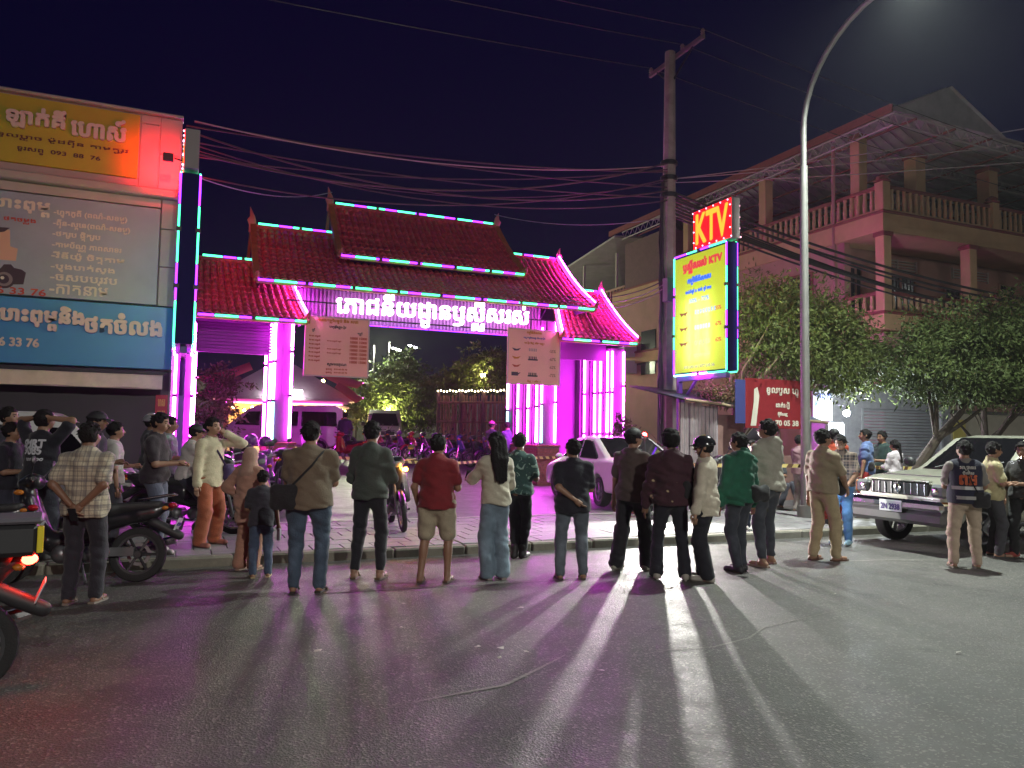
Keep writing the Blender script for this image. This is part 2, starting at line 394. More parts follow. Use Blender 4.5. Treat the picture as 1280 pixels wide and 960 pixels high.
# ================================================================== LED TUBES
M_mag = glow('led_magenta', (1., .037, 1.), 38)
M_vio = glow('led_violet', (.22, .02, 1.), 2.2)
M_grn = glow('led_green', (.05, 1., .36), 1.7)
M_cyn = glow('led_cyan', (.22, .85, .9), 3)
M_whp = glow('led_white_pink', (1., .10, 1.), 28)
M_clip = mat('led_clip', (.05, .03, .05), .5)
CLIP = MB().box(-.04, .04, -.035, .035, -.035, .035).mesh('tube_clip', M_clip)
def led_run(parent, a, b, cols, r=.024, name='led_tube', clips=True):
    """a run of tubes end to end from a to b, one object each"""
    a, b = Vector(a), Vector(b); d = b-a; tot = sum(w for _, w in cols); t = 0
    for m, w in cols:
        t0, t1 = t/tot, (t+w)/tot; t += w
        g = .012/d.length
        MB().tube([a+d*(t0+g), a+d*(t1-g)], r, 6).build(name, m, parent, True)
    if clips:
        L = d.length; n = max(1, round(L/1.1))
        for k in range(1, n):
            p = a+d*(k/n); put('tube_clip', CLIP, parent, p)
def alt(L, start=0, g=.55, p=.38):
    out = []; k = start; s = 0
    while s < L-.15: w = g if k % 2 == 0 else p; w = min(w, L-s); out.append((M_grn if k % 2 == 0 else M_vio, w)); s += w; k += 1
    return out

# ================================================================== ENTRANCE GATE
gate = empty('entrance_gate', (6, 20, 0), 0, 'tiled restaurant entrance gate outlined in green and magenta LED tubes', 'gate')
gate_inv = Vector((-6, -20, 0))
class Shift:
    pass
def G(mb, name, m, parent=None, smooth=False):
    """build a mesh given in world metres as a part of the gate"""
    par = parent or gate; o = mb.build(name, m, None, smooth); o.parent = par
    if par is gate: o.location = gate_inv
    return o
M_tiles = mat('roof_tile', (.56, .062, .09), .5, var=.45, vscale=9, bump=.2)
M_barge = mat('barge_board', (.42, .15, .06), .5, var=.25, vscale=6)
M_plas = mat('gate_plaster', (.13, .055, .14), .65, var=.12, vscale=3, bump=.1)
M_plasd = mat('gate_panel', (.075, .009, .09), .6, var=.15, vscale=3)
M_brick = mat('brick', (.30, .105, .09), .8, var=.4, vscale=14, bump=.4, bscale=60)
M_mort = mat('mortar', (.22, .16, .15), .9, var=.3, vscale=12)
M_dark = mat('dark_steel', (.035, .03, .04), .5, metal=.4)
def g_prof(t): return t+.30*t*(1-t)
def roof(name, xe, xr, Ye, ze, Yr, zr, label=None, barge=(1, 1), leds=True, gable=(1, 1), tips=(1, 1), ridge_start=0, eave_start=1, magbarge=(0, 0)):
    rf = empty(name, (0, 0, 0)); rf.parent = gate; rf.location = gate_inv
    if label: rf['label'] = label
    P = lambda t, s, lift=0.: (xr[0]+(xe[0]-xr[0])*t+((xr[1]+(xe[1]-xr[1])*t)-(xr[0]+(xe[0]-xr[0])*t))*s, Yr+(Ye-Yr)*t-lift*.45, zr-(zr-ze)*g_prof(t)+lift)
    L = math.hypot(Ye-Yr, zr-ze); rows = max(4, round(L/.24)); cols = max(4, round((xe[1]-xe[0])/.185))
    b = MB()
    for side in (0, 1):
        for j in range(rows):
            t0, t1 = j/rows, min(1.0, (j+1.12)/rows); V = []; nseg = 5
            jit = [rnd.uniform(-.006, .006) for _ in range(cols)]
            for (t, base) in ((t0, 0.), (t1, .028)):
                for c in range(cols):
                    for q in range(nseg):
                        h = .052*math.sin(math.pi*q/(nseg-1))**.8 if q not in (0, nseg-1) else 0
                        p = P(t, (c+q/(nseg-1)*.98)/cols, h+base+jit[c]); V.append((p[0], p[1] if side == 0 else 2*Yr-p[1], p[2]))
            n = cols*nseg
            # lip: drop the lower edge straight down a little
            V += [(p[0], p[1], p[2]-.03) for p in V[n:2*n]]
            F = [(c*nseg+q, c*nseg+q+1, n+c*nseg+q+1, n+c*nseg+q) for c in range(cols) for q in range(nseg-1)]
            F += [(n+i, n+i+1, 2*n+i+1, 2*n+i) for c in range(cols) for i in range(c*nseg, c*nseg+nseg-1)]
            if side: F = [f[::-1] for f in F]
            b.add(V, F)
    o = b.build('roof_tiles', M_tiles, rf); o['kind'] = 'stuff'
    # underside board just below the tiles, both slopes, and gable ends
    u = MB()
    for side in (0, 1):
        V = []
        for k in range(9):
            for s in (0, 1):
                p = P(k/8, s, -.03); V.append((p[0], p[1] if side == 0 else 2*Yr-p[1], p[2]-.02))
        u.add(V, [(2*k, 2*k+1, 2*k+3, 2*k+2) for k in range(8)])
    u.build('roof_board', M_plasd, rf)
    for e in (0, 1):
        xin = .10 if e == 0 else -.10
        if gable[e]:
            V = []; n = 9
            for k in range(n):
                p = P(k/(n-1), e, -.06); V.append((p[0]+xin, p[1], p[2]))
            W = [(x, 2*Yr-y, z) for x, y, z in V[::-1]]; ring = V+W
            MB().add(ring+[(x+xin*.6, y, z) for x, y, z in ring], [tuple(range(len(ring)))]).build('gable_panel', M_plasd, rf)
        if barge[e]:
            q = MB()
            for side in (0, 1):
                pts = []
                for k in range(11):
                    p = P(k/10, e, .05); pts.append(Vector((p[0], p[1] if side == 0 else 2*Yr-p[1], p[2])))
                V = []
                for p in pts: V += [(p.x-.07, p.y, p.z-.11), (p.x+.07, p.y, p.z-.11), (p.x+.07, p.y, p.z+.09), (p.x-.07, p.y, p.z+.09)]
                m = len(pts); F = [(i*4+c, i*4+(c+1) % 4, i*4+4+(c+1) % 4, i*4+4+c) for i in range(m-1) for c in range(4)]+[(0, 1, 2, 3), (m*4-4, m*4-3, m*4-2, m*4-1)]
                q.add(V, F)
                # curled foot at the eave
                d = (pts[-1]-pts[-2]).normalized(); q.tube([pts[-1], pts[-1]+Vector((0, d.y*.14, .01)), pts[-1]+Vector((0, d.y*.2, .1)), pts[-1]+Vector((0, d.y*.14, .17))], [.07, .06, .045, .01], 6)
            q.build('barge_board', M_barge, rf, True)
            if magbarge[e]:
                pts = [Vector(P(k/10, e, .17))+Vector((0, -.05, 0)) for k in range(11)]
                MB().tube(pts, .022, 6).build('led_tube', M_mag if magbarge[e] == 1 else M_whp, rf, True)
        if tips[e]:
            p = Vector(P(0, e)); s = -1 if e == 0 else 1
            h = .42 if tips[e] == 1 else tips[e]
            q = MB(); q.tube([p+Vector((0, 0, -.12)), p+Vector((s*.02, -.02, .08)), p+Vector((s*.05, -.03, .2)), p+Vector((s*.03, -.02, .3)), p+Vector((s*.09, 0, h+.06))], [.12, .10, .115, .07, .006], 7, flat=.55)
            q.build('finial', mat('finial_paint', (.55, .22, .2), .5, var=.2), rf, True)
    if leds:
        a, c = Vector(P(0, 0)), Vector(P(0, 1)); led_run(rf, a+Vector((.12, -.04, .12)), c+Vector((-.1, -.04, .12)), alt((c-a).length, ridge_start), .026)
        a, c = Vector(P(1, 0)), Vector(P(1, 1)); led_run(rf, a+Vector((.02, -.07, -.02)), c+Vector((-.02, -.07, -.02)), alt((c-a).length, eave_start), .026)
        # ridge capping with small scallops, eave fascia with scallops
        q = MB(); a, c = Vector(P(0, 0)), Vector(P(0, 1)); q.box(a.x, c.x, Yr-.07, Yr+.07, zr-.02, zr+.085)
        n = int((c.x-a.x)/.2)
        for k in range(n): q.ball((a.x+.1+k*.2, Yr-.08, zr-.04), (.075, .03, .06), 8, 5)
        q.build('ridge_cap', M_tiles, rf, True)
        q = MB(); a, c = Vector(P(1, 0)), Vector(P(1, 1)); q.box(a.x, c.x, Ye-.03, Ye+.02, ze-.1, ze-.005)
        q.build('eave_board', M_barge, rf)
    return rf
roof('wing_roof', (.22, 2.75), (.20, 2.4), 19.3, 4.30, 21.0, 5.92, 'lower tiled wing roof next to the shop', barge=(0, 1), gable=(0, 1), tips=(0, 0), eave_start=1, magbarge=(0, 2))
roof('wing_roof', (9.75, 12.24), (10.3, 11.95), 19.3, 4.33, 21.0, 6.0, 'lower tiled wing roof next to the utility pole', barge=(1, 1), gable=(1, 1), tips=(0, 1), magbarge=(2, 1))
roof('main_roof', (1.53, 10.80), (1.56, 10.70), 19.3, 5.24, 21.5, 7.02, 'broad middle tiled roof', gable=(1, 1), tips=(.5, 1), magbarge=(0, 1))
roof('upper_roof', (3.66, 8.98), (3.60, 8.58), 20.2, 6.24, 21.5, 7.86, 'small topmost tiled roof', gable=(1, 1), tips=(.5, 1), magbarge=(0, 0))
# upper roof stands on a low wall
G(MB().box(4.0, 8.6, 20.5, 22.5, 6.0, 6.6), 'clerestory_wall', M_plasd)

def brick_wall(parent, x0, x1, y0, y1, z0, z1):
    """bricks laid on a mortar core round the four sides; joined, they are past counting here"""
    MB().box(x0+.012, x1-.012, y0+.012, y1-.012, z0, z1).build('mortar', M_mort, parent)
    b = MB(); h = .065; n = int((z1-z0)/(h+.008)); L = .2
    for c in range(n):
        z = z0+c*(h+.008); off = (c % 2)*L/2
        for (a0, a1, ax, pos) in ((x0, x1, 0, y0), (y0, y1, 1, x0), (y0, y1, 1, x1)):
            t = a0-off
            while t < a1-.02:
                s, e = max(a0, t)+.004, min(a1, t+L)-.004; t += L
                if e-s < .02: continue
                q = rnd.uniform(0, .008)
                if ax == 0: b.box(s, e, pos-q, pos+.03, z, z+h)
                elif pos == x0: b.box(pos-q, pos+.03, s, e, z, z+h)
                else: b.box(pos-.03, pos+q, s, e, z, z+h)
    o = b.build('bricks', M_brick, parent); o['kind'] = 'stuff'
    MB().bbox(x0-.03, x1+.03, y0-.03, y1+.03, z1-.02, z1+.035, .01).build('coping', M_brick, parent)
TOP = 4.4
def pillar(label, x0, x1, y0, y1, ztop, base=True, strips=(), zb=1.3, ribs=()):
    p = empty('pillar', gate_inv); p.parent = gate; p['label'] = label
    z0 = .12
    if base: brick_wall(p, x0-.09, x1+.09, y0-.09, y1+.09, z0, zb-.03)
    MB().bbox(x0, x1, y0, y1, zb if base else z0, ztop, .015).build('shaft', M_plas, p)
    q = MB()
    for r in ribs: q.box(x0-.035, x0, r-.05, r+.05, zb, ztop)
    if q.v: q.build('rib', M_plas, p)
    for (x, y, za, zb2, cols) in strips: led_run(p, (x, y, za), (x, y, zb2), cols, .033)
    return p
mg = [(M_mag, 1), (M_whp, 1), (M_mag, 1)]; mc = [(M_cyn, 1), (M_whp, 1.4), (M_mag, .6)]; ww = [(M_whp, 1), (M_mag, 1.1), (M_whp, .9)]
pillar('pillar on a brick base beside the left pink price board', 2.05, 2.55, 20, 21.6, 4.9, True,
       ((2.08, 19.96, 1.36, 4.3, mc), (2.02, 20.25, 1.36, 4.3, ww), (2.50, 19.96, 1.36, 4.7, ww), (2.02, 21.5, 1.36, 4.3, mg)))
pillar('pillar on a brick base below the pink drinks board', 9.45, 9.97, 20, 22.4, 4.9, True,
       ((9.49, 19.96, 1.36, 4.7, mc), (9.42, 20.15, 1.36, 4.5, ww), (9.42, 20.75, 1.36, 4.4, mg), (9.42, 21.5, 1.36, 4.4, ww), (9.42, 22.3, 1.36, 4.3, mc), (9.93, 19.96, 1.36, 4.9, ww)), ribs=(20.45, 21.1, 21.9))
pillar('end pillar of magenta strips behind the white sedan', 11.78, 12.26, 20, 22.4, 4.25, False,
       ((11.82, 19.96, .4, 4.15, ww), (12.22, 19.96, 1.0, 4.15, ww), (11.75, 20.12, .4, 4.15, mg), (11.75, 20.55, .4, 4.15, ww), (11.75, 20.9, .4, 4.15, mg), (11.75, 21.55, .4, 4.15, ww), (11.75, 22.3, .4, 4.15, mg)), zb=.12, ribs=(20.35, 21.2, 21.9))
pillar('end pillar beside the shop wall', -.20, .24, 19.5, 21.5, 4.15, False,
       ((.21, 19.46, .4, 3.35, ww), (.21, 19.47, 3.38, 4.1, mg), (-.17, 19.46, .3, 3.4, mg), (.26, 20.6, .4, 4.1, mg)), zb=.12)
# lintel wall with fine louvres, panels and the ribbed fascia behind the letters
q = MB(); q.box(.24, 2.05, 20.25, 20.4, 3.5, 4.25); G(q, 'lintel_wall', M_plasd)
q = MB()
for k in range(9): q.box(.26, 2.03, 20.215, 20.25, 3.53+k*.08, 3.585+k*.08)
G(q, 'louvre', M_plasd)['kind'] = 'stuff'
q = MB(); q.box(9.97, 11.78, 22.2, 22.4, .12, 4.3); G(q, 'back_panel', M_plasd)
q = MB(); q.box(9.6, 11.78, 20.25, 20.35, 3.85, 4.6); G(q, 'lintel_wall', M_plasd)
q = MB(); q.box(2.55, 9.45, 20.05, 20.15, 4.42, 5.25)
for k in range(70):
    x = 2.56+k*.0985; q.box(x, x+.045, 20.0, 20.05, 4.42, 5.25)
G(q, 'ribbed_fascia', mat('fascia_sheet', (.40, .16, .46), .5))
q = MB()
for z in (4.47, 4.83): q.box(2.3, 9.75, 19.62, 19.66, z, z+.035)
for x in (2.75, 3.25, 8.95, 9.45): q.box(x, x+.035, 19.62, 19.66, 4.47, 4.83)
for x in (2.3, 5.9, 9.7): q.box(x, x+.035, 19.66, 20.0, 4.47, 4.505); 
G(q, 'sign_frame', M_dark)
M_white_letter = glow('white_letter_light', (1., .80, 1.), 2.3)
lt = lettering('channel_letters', '\u17c1\u1797\u17b6\u1787\u1793\u17b8\u1799\u178a{\u178b}\u17b6\u1793\u17ab\u179f{\u179f}\u17b8{\u179a}\u179f\u179a\u179f\u17cb', 5.35, .80, frame_at((6.18, 19.56, 4.80), (1, 0, .012)), M_white_letter, None, bold=.014, depth=.05)
lt.parent = gate; lt.location = gate_inv
led_run(gate, (2.7-6, 19.9-20, 4.38), (9.4-6, 19.9-20, 4.38), [(M_vio, 1)]*6, .012, clips=False)

# ================================================================== PINK PRICE BOARDS HUNG ON THE GATE
M_bs = mat('board_vinyl', (.92, .47, .38), .45, var=.06, vscale=2)
M_red = mat('print_red', (.55, .07, .04), .6); M_blk = mat('print_black', (.06, .04, .06), .6); M_org = mat('print_orange', (.6, .2, .03), .6); M_blu = mat('print_blue', (.06, .08, .35), .6)
def board(label, x0, x1, z0, z1, y):
    t = empty('price_board', (x0, y, z0), 0, label, 'price board', 'pink price boards on the gate')
    W, H = x1-x0, z1-z0
    MB().bbox(0, W, 0, .04, 0, H, .006).build('panel', M_bs, t)
    f = MB()
    for a in ((0, W, -.012, 0, 0, .03), (0, W, -.012, 0, H-.03, H), (0, .03, -.012, 0, .03, H-.03), (W-.03, W, -.012, 0, .03, H-.03)): f.box(*a)
    f.build('frame', mat('board_frame', (.55, .42, .40), .5), t)
    return t, W, H
def line(t, name, txt, xc, zc, w, h, m, bold=0, y=-.006): return lettering(name, txt, w, h, frame_at((xc, y, zc), (1, 0, 0)), m, t, bold=bold)
t, W, H = board('pink price board of red text columns hung left in the gateway', 2.72, 4.33, 2.96, 4.47, 19.42)
line(t, 'heading', '\u178f\u17b6\u179a\u17b6\u1784\u178f\u1798{\u179b}\u17c3\u1794\u1793{\u1791}\u1794\u17cb \u1793\u17b7\u1784 \u179f\u17c1\u179c\u17b6', W*.5, H*.93, W*.85, .12, M_org, .006)
line(t, 'subheading', '\u1794\u1798{\u179a}\u17be\u1787\u17bc\u1793\u1797{\u1789}\u17c0\u179c', W*.5, H*.83, W*.5, .1, M_blk, .003)
line(t, 'column_heading', '\u1790{\u1784}\u17c3', W*.13, H*.76, .16, .09, M_blk, .003); line(t, 'column_heading', '\u178f\u1798{\u179b}\u17c3', W*.85, H*.74, .2, .09, M_blk, .003)
for k in range(7):
    z = H*(.66-.067*k)
    line(t, 'price_row', '\u1798\u17c9\u17c4\u1784 \u179f\u1794{\u178a}\u17b6\u17a0\u17cd', W*.15, z, .3, .055, M_red, .004)
    if k in (1, 3, 4): line(t, 'price_row', '\u1798\u17c9\u17c4\u1784 \u179f\u1794{\u178a}\u17b6\u17a0\u17cd \u1794\u1793{\u1791}\u1794\u17cb', W*.45, z, .5, .05, M_red, .002)
    line(t, 'price_row', '10000 15000', W*.83, z, .42, .06, M_red, .004)
line(t, 'footer', '\u179f\u17bc\u1798\u17a2\u179a\u1782\u17bb\u178e', W*.5, H*.2, W*.55, .075, M_blk, .003)
for k in range(2): line(t, 'footer', '\u1791\u17bc\u179a\u179f\u1796{\u1791}   010 60 50 70', W*.5, H*(.12-.055*k), W*.6, .055, M_red, .003)
t, W, H = board('pink drinks board with crate pictures hung right in the gateway', 8.17, 9.79, 2.98, 4.54, 19.42)
line(t, 'heading', '\u1780\u1798{\u1798}\u179c\u17b7\u1792\u17b8\u1796\u17b7\u179f\u17c1\u179f', W*.5, H*.93, W*.85, .1, M_org, .006)
line(t, 'subheading', '\u1794\u1789{\u1787}\u17bb\u17c7\u178f\u1798{\u179b}\u17c3\u1797\u17c1\u179f\u1787{\u1787}\u17c8 \u1793\u17b7\u1784 \u1782{\u179a}\u17bf\u1784', W*.5, H*.84, W*.85, .07, M_blu, .003)
line(t, 'heading', '\u1794\u17c0\u179a \u1791\u17b7\u1789 \u1790\u17c2\u1798 \u1794\u1789{\u1785}\u17bb\u17c7', W*.5, H*.745, W*.85, .085, M_org, .005)
for k, s in enumerate(('55%', '67%', '62%', '72%')):
    z = H*(.62-.145*k); q = MB()
    for i in range(5): q.box(W*.4+i*.052, W*.4+i*.052+.028, -.006, 0, z-.03, z+.05)
    if k in (1, 3): q.box(W*.385, W*.57, -.005, 0, z-.06, z-.02)
    q.build('crate_print', (M_bs if k == 2 else M_blk) if k else mat('print_grey', (.4, .3, .28), .6), t)
    q = MB(); q.add([(W*.08, -.006, z+.04), (W*.13, -.006, z-.04), (W*.2, -.006, z-.03), (W*.25, -.006, z+.045), (W*.17, -.006, z+.01)], [(0, 1, 4), (1, 2, 4), (2, 3, 4)])
    if k == 3: q.box(W*.08, W*.2, -.007, 0, z-.05, z+.05)
    q.build('drink_logo', (M_blk, M_org, M_red, M_blk)[k], t)
    line(t, 'discount', '-'+s, W*.85, z, .2, .085, mat('print_brown', (.4, .17, .12), .6), .002)
line(t, 'footer', '\u1791\u17b7\u1789 1 \u1790\u17c2\u1798 1', W*.5, H*.06, W*.85, .075, M_org, .004)

# ================================================================== THE TWO STREET SIGNS (yellow light box, red letter box on top)
M_box = mat('sign_box_navy', (.010, .008, .10), .6, spec=.15)
M_yel = mat('sign_yellow_film', (.62, .70, .07), .5, emit=(.72, .82, .03), es=.24)
M_inner = glow('inner_tube_light', (1., .98, .9), 17)
_n = M_yel.node_tree.nodes; _l = M_yel.node_tree.links; _t = _n.new('ShaderNodeBsdfTranslucent'); _t.inputs['Color'].default_value = (.76, .84, .44, 1)
_m = _n.new('ShaderNodeMixShader'); _m.inputs[0].default_value = .6; _l.new(_n['Principled BSDF'].outputs[0], _m.inputs[1]); _l.new(_t.outputs[0], _m.inputs[2]); _l.new(_m.outputs[0], _n['Material Output'].inputs['Surface'])
M_redf = glow('ktv_red_field', (1., .002, .004), 1.1, (.3, .01, .01)); M_redc = glow('ktv_red_field_house_side', (1., .01, .02), 3.2, (.3, .01, .01)); M_redb = glow('ktv_red_field_bright', (1., .003, .006), 5, (.3, .01, .01))
M_ktv = glow('ktv_yellow_letter', (1., .19, .012), 1.1)
M_bulb = glow('ktv_bulb', (1., .4, .6), 1.6)
M_post = mat('sign_post_paint', (.16, .07, .36), .5)
def street_sign(label, x, y0, z0=3.1, z1=6.0, L=2.02, w=.135, hot=True, topL=1.28, bh=.93, sides=(-1, 1)):
    t = empty('light_box_sign', (x, y0, 0), 0, label, 'street sign', 'light box signs on posts by the street')
    q = MB(); q.box(-w, w, 0, .05, z0, z1); q.box(-w, w, L-.05, L, z0, z1); q.box(-w, w, .05, L-.05, z0, z0+.05); q.box(-w, w, .05, L-.05, z1-.05, z1); q.build('box', M_box, t)
    for k in range(3): MB().tube([(0, L*(.36+.17*k), z0+.25), (0, L*(.36+.17*k), z0+1.75)], .02, 6).build('inner_tube', M_inner, t, True)
    H = z1-z0
    for s in (-1, 1):
        fx = s*(w+.006)
        MB().box(min(fx, s*(w-.004)), max(fx, s*(w-.004)), .052, L-.052, z0+.052, z1-.052).build('face', M_yel, t)
        # lettering reads from outside: right is -y on the -x side
        rv = (0, -s*-1*-1, 0) if s > 0 else (0, -1, 0)
        rv = (0, 1, 0) if s > 0 else (0, -1, 0)
        def tl(name, txt, u, v, wd, h, m, bold=.0):
            yy = L*u if s > 0 else L*(1-u)
            return lettering(name, txt, wd, h, frame_at((fx+s*.004, yy, z0+H*v), rv), m, t, bold=bold)
        tl('title', '\u17ab\u179f{\u179f}\u17b8{\u179a}\u179f\u179a\u179f\u17cb KTV', .55, .885, 1.45, .30, glow('sign_dark_red', (.42, .02, .03), .5, (.35, .03, .05)), .02)
        tl('title', '\u1780\u1798{\u1798}\u179c\u17b7\u1792\u17b8\u1796\u17b7\u179f\u17c1\u179f', .50, .765, .95, .19, glow('sign_blue', (.02, .10, .6), .55, (.03, .12, .5)), .016)
        tl('subtitle', '\u1785\u17b6\u1794\u17cb\u1796\u17b8\u1790{\u1784}\u17c3 \u17e1 \u178a\u179b\u17cb \u1790{\u1784}\u17c3 \u17e3\u17e1', .48, .675, 1.35, .12, glow('sign_blue', (0, 0, 0), 1), .009)
        tl('subtitle', '50% - 72%', .5, .60, .9, .1, glow('sign_pale_blue', (.25, .35, .6), .6), .006)
        for k in range(3):
            v = .50-.125*k
            q = MB()
            yy = lambda u: L*u if s > 0 else L*(1-u)
            for i in range(6 if k != 0 else 8):
                a, b_ = sorted((yy(.42+i*.05), yy(.445+i*.05))); q.box(min(fx, fx+s*.004), max(fx, fx+s*.004), a, b_, z0+H*v-.05, z0+H*v+.05)
            q.build('crate_print', (mat('sign_pale_blue', (.2, .3, .55), .5), glow('sign_pale', (.7, .7, .6), .8), glow('sign_grey', (.4, .38, .3), .5))[k], t)
            q = MB(); pts = [(.12, .05), (.16, -.04), (.2, .0), (.24, -.04), (.30, .06), (.2, .03)]
            q.add([(fx+s*.004, yy(a), z0+H*v+c) for a, c in pts], [(0, 1, 5), (1, 2, 5), (2, 3, 5), (3, 4, 5)]); q.build('drink_logo', mat('sign_brown', (.4, .14, .05), .5), t)
            tl('discount', ('55%', '67%', '62%')[k], .85, v, .2, .09, mat('sign_dark_red', (.35, .03, .05), .5), .002)
        tl('contact_lettering', '\u1791\u17bc\u179a\u179f\u1796{\u1791} 010 60 50', .55, .145, 1.1, .08, mat('sign_grey', (.3, .3, .28), .5), .003)
        tl('contact_lettering', '010 245 56 | 077 245 56', .5, .055, 1.5, .085, mat('sign_grey', (.3, .3, .28), .5), .004)
        # LED tubes round the face
        e = s*(w+.012)
        led_run(t, (e, .02, z0), (e, .02, z1), [(M_grn, .8), (M_vio, .7), (M_grn, 1.1), (M_vio, .6)], .02)
        led_run(t, (e, L-.02, z0), (e, L-.02, z1), [(M_vio, .7), (M_grn, .9), (M_vio, .8), (M_grn, .8)], .02)
        led_run(t, (e, .03, z1+.01), (e, L-.03, z1+.01), [(M_grn, .7), (M_vio, .4), (M_grn, .6), (M_vio, .6)], .02)
        led_run(t, (e, .03, z0-.01), (e, L-.03, z0-.01), [(M_grn, .6), (M_whp, .5), (M_cyn, .6)], .02)
    # red letter box
    b0, b1 = -.12, topL
    MB().bbox(-.115, .115, b0, b1, z1+.05, z1+bh+.05, .01).build('letter_box', mat('letter_box_grey', (.33, .28, .28), .5), t)
    for s in sides:
        fx = s*.121
        MB().box(min(fx, s*.115), max(fx, s*.115), b0+.02, b1-.02, z1+.07, z1+bh+.03).build('red_face', M_redf if (s < 0 and not hot) else (M_redb if hot else M_redc), t)
        lettering('letters', 'KTV', b1-b0-.26, bh-.23, frame_at((fx+s*.006, (b0+b1)/2, z1+.05+bh/2), (0, 1, 0) if s > 0 else (0, -1, 0)), M_ktv, t, bold=.022, keep=False)
        for k in range(18):
            u = k/18*2*(b1-b0+bh-.03); c = b1-b0
            if u < c: p = (b0+u, z1+.09)
            elif u < c+bh-.03: p = (b1-.04, z1+.09+u-c)
            elif u < 2*c+bh-.03: p = (b1-(u-c-bh+.03), z1+bh+.01)
            else: p = (b0+.04, z1+bh+.01-(u-2*c-bh+.03))
            MB().ball((fx+s*.01, p[0], p[1]), .018, 6, 4).build('bulb', M_bulb, t, True)
    q = MB(); q.box(-.05, .05, L-.1, L, .1, z0-.015); q.box(-.05, .05, .15, L-.1, z0-.14, z0-.02); q.build('post', M_post, t)
    MB().tube([(0, L-.08, z0-.75), (0, L-.75, z0-.1)], .04, 6).build('brace', M_post, t)
    return t
sign_r = street_sign('tall yellow KTV light box on a purple post beside the utility pole', 11.17, 13.68, hot=False)
sign_l = street_sign('navy light box seen edge on beside the shop corner', -.02, 13.6, z0=3.0, z1=5.84, hot=True, bh=.66, sides=(-1,))
# ================================================================== THE PRINT SHOP ON THE LEFT
SY = 16.5
shop = empty('print_shop', (-3, SY, 0), 0, 'two storey print shop with yellow and blue sign boards on its front', 'shop')
def S_(mb, name, m, smooth=False):
    o = mb.build(name, m, shop, smooth); o.location = (3, -SY, 0); return o
M_acp = mat('cladding_grey', (.42, .40, .37), .45, var=.1, vscale=2)
M_wall = mat('shop_wall', (.30, .28, .27), .75, var=.2, vscale=2)
M_fyel = mat('sign_mustard', (.50, .43, .025), .5, var=.08, vscale=1.5)
M_big = mat('banner_grey_blue', (.34, .39, .48), .4, var=.15, vscale=1.2)
M_bluep = mat('banner_blue', (.055, .27, .58), .35, var=.1, vscale=1)
M_awn = mat('awning_canvas', (.66, .57, .46), .7, var=.15, vscale=4)
S_(MB().box(-11, -.22, SY, SY+9, 0, 7.6), 'wall', M_wall)
S_(MB().box(-11, -.22, SY-.1, SY+.0, 6.28, 7.74), 'parapet', M_acp)
S_(MB().bbox(-11, -.2, SY-.22, SY+.1, 7.74, 7.8, .015), 'parapet_cap', M_acp)
S_(MB().bbox(-11, -.24, SY-.3, SY-.0, 6.1, 6.26, .02), 'ledge', M_acp)
# cladding panels with open joints along the right edge and round the big banner
for (x0, x1, z0, z1) in ((-.52, -.24, 3.99, 4.75), (-.52, -.24, 4.765, 5.5), (-.52, -.24, 5.515, 6.09), (-3.3, -.535, 5.92, 6.09), (-6.5, -3.315, 5.92, 6.09), (-.955, -.62, 6.3, 7.55), (-.605, -.24, 6.3, 6.98), (-.605, -.24, 6.995, 7.72), (-.955, -.62, 7.565, 7.72)):
    S_(MB().bbox(x0, x1, SY-.13, SY-.0, z0, z1, .008), 'cladding_panel', M_acp)
S_(MB().bbox(-8.8, -.98, SY-.15, SY-.1, 6.44, 7.70, .01), 'mustard_sign', M_fyel)
S_(MB().bbox(-8.8, -.54, SY-.13, SY, 4.0, 5.9, .01), 'print_banner', M_big)
S_(MB().bbox(-8.8, -.22, SY-.16, SY, 2.75, 3.96, .01), 'blue_sign', M_bluep)
S_(MB().box(-11, -.25, SY-.02, SY+.02, 0, 2.72), 'roller_shutter', mat('shutter_dark', (.05, .045, .05), .5, metal=.3))
M_addedlamp = glow('assumed_flood_lens', (1, .01, .02), 25)
rl = empty('red_floodlight', (-.42, 15.35, 6.62), 0, 'assumed small red floodlight on a bracket by the navy sign, aimed at the shop top', 'floodlight')  # floodlight is added, its source only assumed, to redden the shop top
MB().bbox(-.09, .09, -.06, .05, -.07, .07, .01).build('case', M_dark, rl); MB().box(-.075, .075, .051, .056, -.055, .055).build('lens', M_addedlamp, rl); MB().tube([(.1, 0, 0), (.3, -.02, -.05), (.4, -.1, -.35)], .015, 5).build('bracket', M_dark, rl, True)
ld = bpy.data.lights.new('red_light', 'SPOT'); ld.energy = 125; ld.color = (1, .012, .02); ld.spot_size = R(98); ld.spot_blend = 1.; ld.shadow_soft_size = .06; lo = bpy.data.objects.new('red_light', ld); COL.objects.link(lo); lo.parent = rl; lo.location = (0, .07, 0); lo.rotation_euler = Vector((-.12, 1, .12)).to_track_quat('-Z', 'Y').to_euler()
